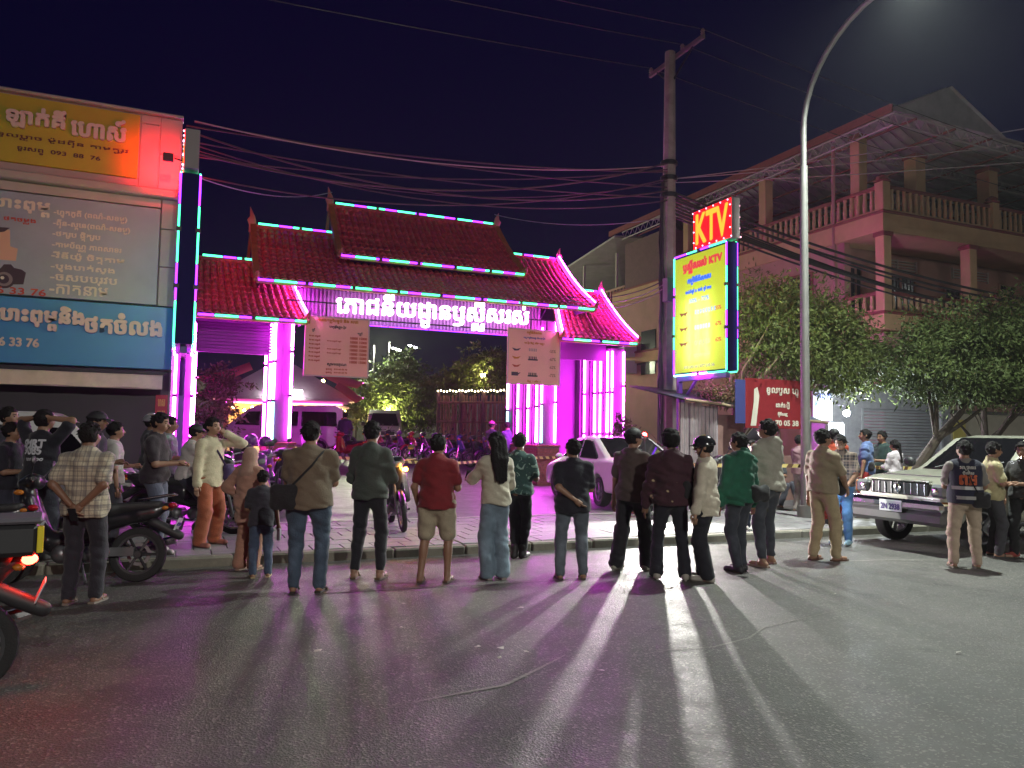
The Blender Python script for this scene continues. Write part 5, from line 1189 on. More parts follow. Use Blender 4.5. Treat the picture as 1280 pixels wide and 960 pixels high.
        # hairline: clear of the face in front, down to the nape behind, sideburn at the ear
        face = np.maximum(np.minimum((ly-.062)*1.0, 1.655-lz), np.minimum(ly-.012, 1.598-lz)); G_.cut(face.astype(np.float32))
        if hair == 'long':
            for dx in (-.05, -.017, .017, .05): G_.cap(HD((dx, -.055, 1.62)), U((dx*1.25, -.125, 1.40)), .05, .044, .02); G_.cap(U((dx*1.25, -.125, 1.40)), U((dx*1.1+.01, -.165, 1.12+abs(dx)*.9)), .044, .016, .02)
            G_.cut(np.minimum(ly-.012, 1.6-lz).astype(np.float32))
        else: G_.cut((1.532+.25*np.maximum(ly+.03, 0)-lz).astype(np.float32))
        G_.V = G_.V+(.0045*np.sin(lx*150+3*np.sin(lz*60)+ph[0])*np.sin(ly*130+lz*90+ph[1])+.004*np.sin(lx*47+ph[2])*np.sin(ly*41+lz*37+ph[3])).astype(np.float32)
        if hair != 'curly':
            for _ in range(70):
                a, b = rg.uniform(0, 6.28), rg.uniform(.05, 1.75); d = Vector((math.sin(b)*math.cos(a), math.sin(b)*math.sin(a), math.cos(b)))
                p = Vector((d.x*.083, .004+d.y*.104, 1.612+d.z*.098))
                if (p.y > .05 and p.z < 1.665) or (p.y > -.03 and p.z < 1.6) or p.z < 1.55: continue
                G_.cap(HD(p), HD(p+d*.012+Vector((rg.uniform(-.02, .02), rg.uniform(-.02, .02)-.004, -.016+.012*d.z))), .0125, .005, .008)
        if hair == 'bun': G_.ell(HD((0, -.105, 1.60)), (.045, .04, .042), .02)
        if hair == 'ponytail': G_.cap(HD((0, -.1, 1.63)), U((0, -.17, 1.22)), .034, .022, .03)
        put('hair', G_.mesh('hair', M_hair), root)
        if hair in ('cap', 'helmet'):
            K = Field(HD((0, 0, 1.6))-Vector((.2, .24, .16)), HD((0, 0, 1.6))+Vector((.2, .24, .19)), .0105)
            X, Y, Z = K.grid(); lx, ly, lz = loc(); skull(K, .026 if hair == 'cap' else .040, 0)
            K.cut(((1.628 if hair == 'cap' else 1.605)-.12*ly-lz).astype(np.float32))
            c = top[4] if len(top) > 4 else (.02, .02, .022)
            o = put('cap' if hair == 'cap' else 'helmet', K.mesh('cap', mat('headgear_%d' % seed, c, .6 if hair == 'cap' else .18, coat=0 if hair == 'cap' else .6)), root)
            V = [HD((-.075, .085, 1.635)), HD((.075, .085, 1.635)), HD((.06, .165, 1.62)), HD((-.06, .165, 1.62))]; V += [p-Vector((0, 0, .012)) for p in V]
            MB().add(V, [(0, 1, 2, 3), (7, 6, 5, 4), (0, 3, 7, 4), (3, 2, 6, 7), (2, 1, 5, 6)]).build('visor', mat('headgear_%d' % seed, c), o)
            if hair == 'helmet':
                MB().tube([HD((-.085, .02, 1.61)), HD((-.07, .05, 1.54)), HD((0, .07, 1.50)), HD((.07, .05, 1.54)), HD((.085, .02, 1.61))], .009, 5).build('strap', M_dark, o, True)
    # ---- face
    for s in (-1, 1):
        MB().ball(HD((s*.031, .083, 1.603)), (.0145, .008, .0075), 8, 6).build('eye', M_eye, root, True)
        MB().tube([HD((s*.016, .095, 1.622)), HD((s*.033, .093, 1.627)), HD((s*.05, .078, 1.622))], .0045, 5).build('eyebrow', M_hair, root, True)
    MB().tube([HD((-.022, .091, 1.541)), HD((0, .101, 1.542)), HD((.022, .091, 1.541))], [.003, .0065, .003], 6).build('mouth', M_lip, root, True)
    root_M = Matrix.Translation((x, y, z)) @ Matrix.Rotation(-PSI+R(turn), 4, 'Z') @ Matrix.Scale(H/1.7, 4)
    def back_y(px, pz):
        ix, iz = int((px-FT.lo[0])/FT.h), int((pz-FT.lo[2])/FT.h); col = FT.V[np.clip(ix, 0, FT.n[0]-1), :, np.clip(iz, 0, FT.n[2]-1)]; k = np.argmax(col < 0)
        if col[k] >= 0: return -.15
        return FT.lo[1]+FT.h*(k-col[k]/(col[k]-col[max(k-1, 0)]) if k else k)
    return dict(root=root, M=root_M, wri=wri, elb=elb, sh=sh, U=U, back_y=back_y, hips=hips)
def on_back(P, mb_v, lift=.006):
    out = []
    for (a, b) in mb_v: out.append((a, P['back_y'](a, b)-lift, b))
    return out
def back_text(P, name, txt, xc, zc, w, hh, m, bold=.004):
    o = lettering(name, txt, w, hh, frame_at((xc, -.3, zc), (1, 0, 0)), m, P['root'], bold=bold)
    for v in o.data.vertices: v.co.y = P['back_y'](v.co.x, v.co.z)-.006
    return o
def back_band(P, name, x0, x1, z0, z1, m, n=8):
    V = []
    for k in range(n+1):
        a = x0+(x1-x0)*k/n; V += on_back(P, [(a, z0), (a, z1)])
    return MB().add(V, [(2*i, 2*i+2, 2*i+3, 2*i+1) for i in range(n)]).build(name, m, P['root'])
def hold(P, s, name, label, cat, build, m, off=(0, .05, .0)):
    """a thing held in hand s, top level"""
    p = P['wri'][s]+(P['wri'][s]-P['elb'][s]).normalized()*.085+Vector(off); o = build.build(name, m, None, True); o.matrix_world = P['M'] @ Matrix.Translation(p); return tag(o, label, cat)
M_phone = mat('phone_black', (.02, .02, .025), .2); M_screen = glow('phone_screen', (.75, .85, 1), 1.2)
def phone(P, s, label, rot=0., off=(0, .03, .03), lit=False):
    p = P['wri'][s]+(P['wri'][s]-P['elb'][s]).normalized()*.085+Vector(off); t = empty('phone', (0, 0, 0), 0, label, 'phone')
    t.matrix_world = P['M'] @ Matrix.Translation(p) @ Matrix.Rotation(rot, 4, 'X')
    MB().bbox(-.037, .037, -.005, .005, -.075, .075, .004).build('case', M_phone, t); MB().box(-.033, .033, -.0065, -.0052, -.068, .068).build('screen', M_screen if lit else M_phone, t); return t
def strap_bag(P, label, name, pts, bag, m, strap=True, r=.014):
    """a worn bag: strap path (points on the wearer) and a soft pouch (centre, radii)"""
    t = empty(name, (0, 0, 0), 0, label, 'bag'); t.matrix_world = P['M']
    if strap: MB().tube([P['U'](p) for p in pts], r, 6, flat=.35).build('strap', m, t, True)
    c = P['U'](bag[0]); F = Field(c-Vector((.25, .2, .25)), c+Vector((.25, .2, .25)), .012); rx, ry, rz = bag[1]
    for a in (-1, 1):
        for b in (-1, 1): F.cap(c+Vector((a*rx*.6, 0, b*rz*.6)), c+Vector((a*rx*.3, 0, b*rz*.2)), min(ry, .07), ry, .05)
    F.ell(c, (rx, ry, rz), .04); put('pouch', F.mesh('pouch', m), t)
    q = MB(); q.tube([c+Vector((-rx*.8, -ry*.9, rz*.3)), c+Vector((0, -ry*1.04, rz*.34)), c+Vector((rx*.8, -ry*.9, rz*.3))], .005, 5); q.build('zip', M_dark, t, True)
    return t
FAR = .021
# ---- the row standing on the road, left to right
p = person('man in a cream plaid shirt with hands clasped behind him beside the passing motorbike', -.79, 8.19, 0, 6, 1.66, 1.06, 'brown', ('shirt', (.50, .45, .33), 'plaid'), ('chino', (.02, .02, .03)), ('sandal', (.22, .19, .16)), arms=('back', 'back'), head=(-12, -4), feet=((-.1, -.02), (.12, .04)), seed=1, hem=.82)
phone(p, 1, 'phone held behind the plaid shirted man', .6, (.0, -.03, -.03))
p = person('heavy man in a brown olive t-shirt with a black bag across his back', 1.23, 8.07, 0, 4, 1.71, 1.27, 'tan', ('tee', (.165, .125, .085)), ('jeans', (.055, .085, .13)), ('sandal', (.03, .025, .02)), arms=('front', 'front'), head=(-8, 6), feet=((-.12, -.02), (.13, .02)), seed=2, hem=.84)
strap_bag(p, 'black shoulder bag slung across the back of the man in olive', 'shoulder_bag', [(.17, .02, 1.44), (.13, -.1, 1.40), (.05, -.165, 1.28), (-.08, -.18, 1.14), (-.19, -.15, 1.02)], ((-.22, -.15, .96), (.13, .06, .12)), cloth('bag_black', (.015, .014, .017)))
person('slim man in a dark green grey shirt and cropped black trousers', 1.98, 8.59, 0, -6, 1.73, 1.0, 'tan', ('long', (.055, .065, .055)), ('slim', (.014, .014, .02)), ('sandal', (.13, .08, .05)), arms=('front', 'front'), head=(-4, 4), feet=((-.15, -.02), (.13, .0)), seed=3, hem=.86)
person('man in a maroon polo shirt and khaki shorts with flip-flops', 2.62, 8.15, 0, -8, 1.60, 1.12, 'tan', ('polo', (.21, .016, .022)), ('shorts', (.40, .34, .24)), ('sandal', (.12, .07, .05)), arms=('pocket', 'front'), head=(-10, 2), feet=((-.17, -.03), (.13, .05)), seed=4, hem=.86)
p = person('long haired woman in a cream shirt and wide pale jeans holding a phone', 3.3, 8.12, 0, 22, 1.63, .88, 'light', ('long', (.50, .46, .36)), ('wide', (.16, .22, .28), 'wash'), ('sandal', (.3, .27, .25)), 'long', arms=('reach', 'low'), head=(4, 0), feet=((-.08, 0), (.1, -.02)), seed=5, hem=.88)
phone(p, 0, 'phone held out by the long haired woman', .5)
person('man in a dark teal shirt splashed with pale print and black trousers', 4.13, 9.35, 0, -18, 1.63, 1.02, 'brown', ('tee', (.03, .075, .07), 'splash'), ('slim', (.012, .012, .018)), ('boot', (.02, .018, .02)), arms=('front', 'front'), head=(14, 0), feet=((-.04, 0), (.06, .05)), seed=6, hem=.86)
person('short man in a black t-shirt with one hand behind his back', 4.14, 7.84, 0, 4, 1.57, 1.14, 'tan', ('tee', (.012, .011, .02)), ('jeans', (.11, .13, .16)), ('sandal', (.07, .05, .04)), arms=(((-.0, -.2, .98), (1, -.5, -.1)), 'front'), head=(22, 2), feet=((-.15, 0), (.14, .02)), seed=7, hem=.83)
p = person('man in a black cap and dark brown t-shirt turned toward the red light', 5.11, 8.12, 0, -38, 1.71, 1.08, 'tan', ('tee', (.075, .05, .045)), ('wide', (.012, .011, .016)), ('sneaker', (.30, .29, .25)), 'cap', arms=('down', 'down'), head=(-26, 0), feet=((-.16, -.1), (.14, .12)), seed=8, hem=.84)
p = person('man with curly hair in a dark maroon flowered jacket and flared trousers', 5.23, 7.49, 0, -4, 1.69, 1.06, 'brown', ('hoodie', (.05, .014, .024), 'floral'), ('flare', (.014, .014, .024)), ('sneaker', (.35, .32, .28)), 'curly', arms=('down', 'down'), head=(0, 2), feet=((-.16, 0), (.16, -.02)), seed=9, hem=.84)
p = person('young man in a black helmet and long cream sweatshirt, seen from the side', 5.56, 7.28, 0, 62, 1.62, 1.0, 'light', ('long', (.60, .54, .43)), ('wide', (.012, .012, .02)), ('sneaker', (.45, .42, .38)), 'helmet', arms=('down', 'down'), head=(14, -2), feet=((-.08, -.04), (.1, .05)), seed=10, hem=.76)
strap_bag(p, 'black sling bag at the chest of the helmeted young man', 'sling_bag', [(.12, -.06, 1.45), (.02, .13, 1.33), (-.1, .17, 1.16)], ((-.12, .2, 1.08), (.07, .05, .1)), cloth('bag_black', (.015, .014, .017)))
p = person('man in a green hooded jacket with a black pouch at his side', 6.33, 7.62, 0, 30, 1.68, 1.08, 'tan', ('hoodie', (.010, .10, .058)), ('jeans', (.035, .04, .055)), ('sneaker', (.02, .02, .025)), arms=('down', 'down'), head=(18, 0), feet=((-.07, -.03), (.09, .06)), seed=11, hem=.84)
strap_bag(p, 'black pouch on the hip of the man in the green jacket', 'hip_bag', [(.2, .1, 1.0), (.24, -.06, 1.0)], ((.17, -.17, .97), (.14, .06, .085)), cloth('bag_black', (.015, .014, .017)), False)
person('tall man in a pale grey hoodie and dark jeans, barefoot in slippers', 7.0, 7.88, 0, 34, 1.86, 1.02, 'tan', ('hoodie', (.38, .36, .30)), ('slim', (.045, .05, .065), 'wash'), ('sandal', (.3, .22, .18)), arms=('front', 'front'), head=(20, 4), feet=((-.16, -.05), (.15, .08)), seed=12, hem=.90)
p = person('man in a tan short sleeved shirt and khaki trousers facing the silver car', 8.01, 7.95, 0, -62, 1.75, 1.05, 'tan', ('shirt', (.30, .24, .16)), ('chino', (.42, .33, .20)), ('sandal', (.10, .045, .03)), arms=('down', 'low'), head=(-14, 3), feet=((-.1, -.08), (.1, .12)), seed=13, hem=.90)
strap_bag(p, 'black waist bag on the man in the tan shirt', 'waist_bag', [(.18, .08, 1.02), (.2, -.05, 1.02)], ((.05, .19, .98), (.12, .07, .1)), cloth('bag_black', (.015, .014, .017)), False)
p = person('man in a dark checked shirt and bright blue jeans looking down at his phone', 9.55, 9.09, 0, 140, 1.70, .98, 'brown', ('shirt', (.035, .03, .035), 'darkplaid'), ('jeans', (.10, .24, .50)), ('sneaker', (.35, .55, .65)), arms=('low', 'low'), head=(0, -22), feet=((-.09, 0), (.09, .03)), seed=14, hem=.88)
t = phone(p, 0, 'phone shining its torch on the bright blue jeans', 1.2, (.03, .04, 0), True)
ld = bpy.data.lights.new('torch_light', 'POINT'); ld.energy = 4.5; ld.color = (.8, .93, 1); ld.shadow_soft_size = .03; lo_ = bpy.data.objects.new('torch_light', ld); COL.objects.link(lo_); lo_.parent = t; lo_.location = (0, .12, -.16)
p = person('man in a navy vest with grey reflective bands and orange letters on the back', 9.42, 6.93, 0, -16, 1.63, 1.08, 'tan', ('tee', (.22, .20, .18)), ('chino', (.46, .36, .27)), ('sandal', (.1, .09, .06)), arms=('front', 'low'), head=(20, 4), feet=((-.16, -.02), (.14, .04)), seed=15, hem=.92)
M_vest = cloth('vest_navy', (.012, .013, .035))
F = Field((-.3, -.3, .78), (.3, .3, 1.5), .0135); U_ = p['U']
F.ell(U_((0, -.01, .95)), (.185, .15, .15), .05, grow=.045); F.ell(U_((0, .006, 1.08)), (.172, .135, .18), .05, grow=.042); F.ell(U_((0, 0, 1.26)), (.175, .128, .17), .05, grow=.04); F.cap(U_((-.12, -.005, 1.37)), U_((.12, -.005, 1.37)), .055, .055, .05, grow=.036)
X, Y, Z = F.grid(); F.cut((.87-Z+0*X+0*Y).astype(np.float32)); F.cut((.09-np.sqrt(X**2+(Y-.02)**2+((Z-1.54)*.8)**2)).astype(np.float32)); F.cut((np.abs(X)+0*Y-.235+.0*Z).astype(np.float32))
put('vest', F.mesh('vest', M_vest), p['root'])
def vest_y(px, pz):
    ix, iz = int((px-F.lo[0])/F.h), int((pz-F.lo[2])/F.h); col = F.V[ix, :, iz]; k = int(np.argmax(col < 0)); return F.lo[1]+F.h*k-.012
p['back_y'] = vest_y
M_refl = mat('reflective_grey', (.34, .33, .32), .35)
back_band(p, 'reflective_band', -.19, .19, 1.06, 1.105, M_refl); back_band(p, 'reflective_band', -.18, .18, .93, .975, M_refl)
back_text(p, 'vest_lettering', '\u17a2\u17b6\u1787{\u1789}\u17b6\u1792\u179a', 0, 1.345, .30, .06, mat('vest_white', (.6, .58, .55), .6)); back_text(p, 'vest_lettering', '\u1794\u17c9\u17bc\u179b\u17b7\u179f', .0, 1.28, .15, .05, mat('vest_white', (.6,)*3)); back_text(p, 'vest_lettering', '\u1796\u17a2', 0, 1.19, .2, .12, mat('vest_orange', (.6, .13, .05), .6), .008)
strap_bag(p, 'black sling bag on the back of the man in the navy vest', 'sling_bag', [(-.07, .0, 1.47), (-.03, -.16, 1.36), (.04, -.19, 1.15), (.12, -.19, .98)], ((.15, -.16, .93), (.1, .05, .1)), cloth('bag_black', (.015, .014, .017)))
p = person('man in black with red shoes standing by the side of the silver car', 11.02, 7.2, 0, 118, 1.63, 1.1, 'tan', ('tee', (.035, .032, .035)), ('chino', (.012, .012, .014)), ('sneaker', (.34, .07, .06)), arms=('front', 'pocket'), head=(10, -10), feet=((-.15, 0), (.15, .03)), seed=16, hem=.88)
p = person('man in a yellowish shirt half hidden between the vest and the man in black', 10.75, 7.48, 0, -105, 1.62, .98, 'tan', ('shirt', (.45, .40, .22)), ('chino', (.05, .05, .06)), ('sandal', (.05, .05, .05)), arms=('phone', 'front'), head=(10, -6), seed=17)
t = phone(p, 1, 'phone with its white torch lit beside the car window', 0, (.05, .03, .25), True)
MB().ball((0, -.012, .055), .022, 8, 6).build('torch', glow('torch_white', (.95, 1, 1), 60), t, True)
ld = bpy.data.lights.new('torch_light', 'POINT'); ld.energy = 6; ld.color = (.9, .97, 1); ld.shadow_soft_size = .03; lo_ = bpy.data.objects.new('torch_light', ld); COL.objects.link(lo_); lo_.parent = t; lo_.location = (0, -.05, .06)
# ---- on the pavement at the left
p = person('woman in a cream shirt and rust orange trousers with her hand to her face', .37, 10.77, .12, -112, 1.64, 1.06, 'light', ('long', (.55, .50, .34)), ('wide', (.34, .10, .045)), ('sneaker', (.32, .12, .09)), 'bun', arms=('up', 'down'), head=(-2, -2), feet=((-.17, -.03), (.17, .03)), seed=18, hem=.80)
MB().add([U_v for U_v in [(-.14, .0, 0), (-.05, .0, 0), (-.05, 0, .07), (-.14, 0, .07)]], [(0, 1, 2, 3)]) if False else None
strap_bag(p, 'small dark handbag hanging at the side of the woman in cream', 'handbag', [(.1, .02, 1.45), (.02, .15, 1.25), (-.12, .17, 1.05)], ((-.17, .16, .98), (.07, .05, .1)), cloth('bag_violet', (.05, .03, .10)))
person('girl in a beige headscarf and long beige outfit with a hand on her hip', .76, 9.5, 0, -14, 1.42, .95, 'tan', ('dress', (.40, .22, .16), 'plain', 'long'), ('wide', (.38, .19, .13)), ('sandal', (.3, .2, .15)), 'scarf', arms=('hip', 'front'), head=(-16, 0), feet=((-.1, 0), (.1, .02)), seed=19, hem=.66)
p = person('small child in a dark t-shirt and jeans holding a water bottle', .86, 9.0, 0, 16, 1.17, 1.0, 'brown', ('tee', (.03, .028, .04)), ('jeans', (.05, .075, .13)), ('sandal', (.42, .34, .18)), arms=('front', 'down'), head=(0, 0), feet=((-.1, 0), (.13, .05)), seed=20, hem=.84)
q = MB(); q.lathe([(.03, -.13), (.034, -.12), (.032, .0), (.034, .05), (.014, .09), (.014, .115)], 12); hold(p, 1, 'water_bottle', 'clear plastic water bottle in the small child\'s hand', 'bottle', q, mat('bottle_plastic', (.52, .50, .58), .15), (0, 0, -.04))
p = person('young man in a black vest top and jeans facing right by the parked motorbike', -.26, 10.3, .12, -85, 1.68, 1.0, 'tan', ('tee', (.03, .022, .03)), ('jeans', (.09, .10, .15)), ('sneaker', (.5, .48, .46)), arms=('front', 'front'), head=(-4, -8), feet=((-.1, -.04), (.1, .1)), seed=21)
person('man in a dark cap looking right behind the plaid shirt', -.95, 10.6, .12, -78, 1.68, 1.0, 'tan', ('tee', (.05, .05, .06)), ('jeans', (.04, .05, .07)), ('sneaker', (.1, .1, .1)), 'cap', arms=('down', 'front'), seed=22, h=.016)
person('boy in a pale grey t-shirt beside the white vehicle', -.78, 11.1, .12, -60, 1.56, .95, 'tan', ('tee', (.42, .40, .38)), ('jeans', (.06, .06, .08)), ('sneaker', (.1, .1, .1)), arms=('front', 'down'), seed=23, h=.016)
p = person('man in a black t-shirt with white lettering on the back, hands raised to his head', -1.44, 10.15, .12, -12, 1.68, 1.1, 'tan', ('tee', (.012, .012, .02)), ('jeans', (.03, .035, .05)), ('sneaker', (.05, .05, .05)), arms=('behindhead', 'behindhead'), head=(-14, 0), seed=24, h=.016)
for k, (s, zc, ww) in enumerate((('SMRT', 1.33, .27), ('9085', 1.25, .22))): back_text(p, 'shirt_lettering', s, 0, zc, ww, .085, mat('print_white', (.6, .6, .65), .6), .006)
back_text(p, 'shirt_lettering', 'oooooo', .03, 1.15, .2, .03, mat('print_white', (.6,)*3), .003)
person('man with a flushed face at the edge of the crowd, looking right', -1.97, 11.2, .12, -88, 1.72, 1.0, 'tan', ('tee', (.02, .02, .03)), ('jeans', (.03, .03, .05)), ('sneaker', (.05, .05, .05)), arms=('front', 'front'), seed=25, h=.016)
person('shorter man in black in front of the one with the flushed face', -1.80, 10.45, .12, -86, 1.53, 1.0, 'tan', ('tee', (.015, .015, .025)), ('jeans', (.03, .03, .05)), ('sneaker', (.05, .05, .05)), arms=('reach', 'front'), head=(10, 0), seed=26, h=.016)
person('man in dark clothes and a grey helmet near the shop corner', -.42, 13.0, .12, -70, 1.69, 1.0, 'brown', ('tee', (.03, .03, .04), 'plain', '', (.25, .25, .27)), ('jeans', (.04, .04, .06)), ('sneaker', (.05, .05, .05)), 'helmet', arms=('front', 'front'), seed=27, h=.017)
person('man in a black and white sports shirt looking right', -.16, 12.5, .12, -75, 1.66, 1.0, 'tan', ('tee', (.25, .24, .28), 'splash'), ('jeans', (.04, .04, .06)), ('sneaker', (.05, .05, .05)), arms=('down', 'front'), seed=28, h=.017)
person('rider in a white t-shirt and dark cap sitting on a parked motorbike', .10, 12.15, .12, -62, 1.66, 1.0, 'tan', ('tee', (.50, .46, .44)), ('shorts', (.03, .03, .05)), ('sneaker', (.1, .1, .1)), 'cap', arms=('bars', 'bars'), head=(4, -8), feet=((-.26, .22), (.24, .26)), seat=.80, lean=.15, seed=29, h=.017, hem=.88)
person('dark haired person under the green lit corner of the navy sign', .32, 14.2, .12, -40, 1.58, 1.0, 'brown', ('tee', (.04, .06, .05)), ('jeans', (.04, .04, .06)), ('sneaker', (.05, .05, .05)), arms=('front', 'front'), seed=30, h=FAR)
# ---- right side, behind the row
person('child in a white t-shirt facing the street beside the pale hoodie', 8.74, 10.18, .12, 170, 1.46, .95, 'light', ('tee', (.55, .53, .50)), ('jeans', (.035, .045, .075)), ('sneaker', (.5, .48, .46)), arms=('down', 'down'), head=(10, 8), seed=31, h=.016)
person('boy in a pink and grey shirt partly behind the street lamp post', 11.75, 12.3, .12, -70, 1.56, .95, 'tan', ('tee', (.33, .20, .22)), ('chino', (.34, .30, .28)), ('sandal', (.1, .1, .1)), arms=('front', 'down'), seed=32, h=.017)
person('man in a red orange vest with a cap beyond the checked shirt', 10.75, 10.4, .12, -20, 1.68, 1.04, 'tan', ('tee', (.50, .075, .03)), ('chino', (.35, .04, .03)), ('sneaker', (.1, .1, .1)), 'cap', arms=('front', 'front'), seed=33, h=.017)
p = person('man in a blue polo shirt seen from the side beyond the silver car', 12.35, 11.15, .1, 58, 1.72, 1.02, 'tan', ('polo', (.11, .17, .36)), ('shorts', (.42, .04, .04)), ('sandal', (.1, .1, .1)), arms=('down', 'phone'), head=(20, 0), seed=34, h=.017)
strap_bag(p, 'thin black strap bag on the man in the blue polo', 'sling_bag', [(.15, -.05, 1.46), (0, -.16, 1.3), (-.16, -.16, 1.08)], ((-.18, -.12, 1.0), (.07, .04, .08)), cloth('bag_black', (.015, .014, .017)))
person('man in a dark green t-shirt beside the one in the blue polo', 13.5, 11.75, .1, 112, 1.70, 1.0, 'tan', ('tee', (.02, .05, .045)), ('jeans', (.04, .05, .07)), ('sneaker', (.1, .1, .1)), arms=('front', 'phone'), head=(0, -8), seed=35, h=.017)
person('woman with a ponytail in a white shirt behind the silver car bonnet', 13.2, 11.2, .1, 26, 1.52, .92, 'light', ('long', (.58, .52, .56)), ('jeans', (.04, .05, .08)), ('sneaker', (.1, .1, .1)), 'ponytail', arms=('front', 'front'), seed=36, h=.017)
person('seated man in dark clothes under the stall roof', 12.1, 13.4, .12, 160, 1.62, 1.0, 'tan', ('tee', (.06, .06, .07)), ('jeans', (.05, .05, .07)), ('sandal', (.1, .1, .1)), arms=('front', 'front'), feet=((-.14, .42), (.14, .42)), seat=.52, seed=37, h=FAR)
person('seated person in a red shirt under the stall beside the lamp post', 13.2, 13.6, .12, 150, 1.6, 1.0, 'tan', ('tee', (.32, .03, .05)), ('jeans', (.05, .05, .07)), ('sandal', (.1, .1, .1)), arms=('front', 'front'), feet=((-.14, .42), (.14, .42)), seat=.52, seed=38, h=FAR)
# ---- in the courtyard
person('man in dark clothes standing alone in the courtyard before the parked van', 5.65, 29, yard_z(29), 8, 1.72, 1.02, 'tan', ('long', (.03, .025, .05)), ('chino', (.02, .018, .035)), ('sneaker', (.05, .05, .05)), arms=('front', 'front'), seed=39, h=FAR)
person('person in a pink lit cap by the passage of the brick pillar', 9.1, 22.8, yard_z(22.8), -40, 1.70, 1.0, 'tan', ('tee', (.03, .03, .06), 'plain', '', (.5, .1, .3)), ('jeans', (.03, .03, .06)), ('sneaker', (.05, .05, .05)), 'cap', arms=('front', 'front'), seed=40, h=FAR)
person('man in dark blue leaning beside the magenta strips of the brick pillar', 9.32, 22.0, yard_z(22), 30, 1.72, 1.0, 'tan', ('long', (.04, .05, .10)), ('jeans', (.03, .03, .06)), ('sneaker', (.05, .05, .05)), arms=('reach', 'front'), head=(0, -10), seed=41, h=FAR)
# ================================================================== VEHICLES
M_tyre = mat('tyre_rubber', (.018, .018, .019), .8, bump=.4, bscale=80); M_rim = mat('rim_alloy', (.35, .35, .37), .35, metal=.7); M_rimd = mat('rim_dark', (.06, .06, .065), .45, metal=.5)
M_chr = mat('chrome', (.6, .6, .62), .15, metal=1.); M_glass = mat('car_glass', (.006, .006, .007), .04, spec=.4); M_blkp = mat('black_plastic', (.025, .025, .028), .5); M_hl = mat('headlight_glass', (.20, .21, .22), .08, spec=.9)
M_ind = mat('indicator_amber', (.5, .16, .02), .25); M_tailr = mat('tail_lamp_red', (.35, .01, .015), .2); M_plate = mat('number_plate', (.6, .6, .62), .45)
M_engine = mat('engine_metal', (.20, .20, .21), .4, metal=.7, var=.2)
def wheel(parent, c, r, wdt, M=None, spokes=5, rimm=None, name='wheel', bike=False):
    """wheel lying in the x-z plane: tyre with rim, spokes and hub as sub-parts"""
    X = Matrix.Translation(c) @ Matrix.Rotation(math.pi/2, 4, 'X'); t = wdt/2
    ri = r*(.74 if bike else .64)
    o = MB().lathe([(ri, -t*.8), (r*.9, -t), (r*.97, -t*.8), (r, -t*.35), (r, t*.35), (r*.97, t*.8), (r*.9, t), (ri, t*.8), (ri, -t*.8)], 26, X, False).build(name, M_tyre, parent, True)
    q = MB(); q.lathe([(ri*.9, -t*.7), (ri*1.01, -t*.75), (ri*1.01, t*.75), (ri*.9, t*.7), (ri*.9, -t*.7)], 26, X, False)
    q.lathe([(r*.13, -t*.9), (r*.16, -t*.5), (r*.16, t*.5), (r*.13, t*.9)], 12, X)
    for k in range(spokes):
        a = 2*math.pi*k/spokes; d = Vector((math.cos(a), 0, math.sin(a))); cc = Vector(c)
        for yy in ((-t*.45, t*.45) if not bike else (0,)): q.tube([cc+d*r*.1+Vector((0, yy, 0)), cc+d*ri*.95+Vector((0, yy, 0))], r*(.055 if bike else .09), 5, flat=.6)
    q.build('rim', rimm or M_rim, o, True)
    if bike: MB().lathe([(r*.3, .025), (r*.42, .025), (r*.42, .03), (r*.3, .03), (r*.3, .025)], 18, Matrix.Translation((0, 0, 0)) @ X, False).build('brake_disc', M_rim, o, True)
    return o
def sdf_part(parent, name, m, lo, hi, h, fn, cut=None, wave=0):
    F = Field(lo, hi, h); fn(F)
    if cut is not None: F.cut(cut(*F.grid()).astype(np.float32))
    return put(name, F.mesh(name, m), parent)
PAINT = {}
def paint(name, c): return mat('paint_'+name, c, .3, coat=.7, var=.05, vscale=3)
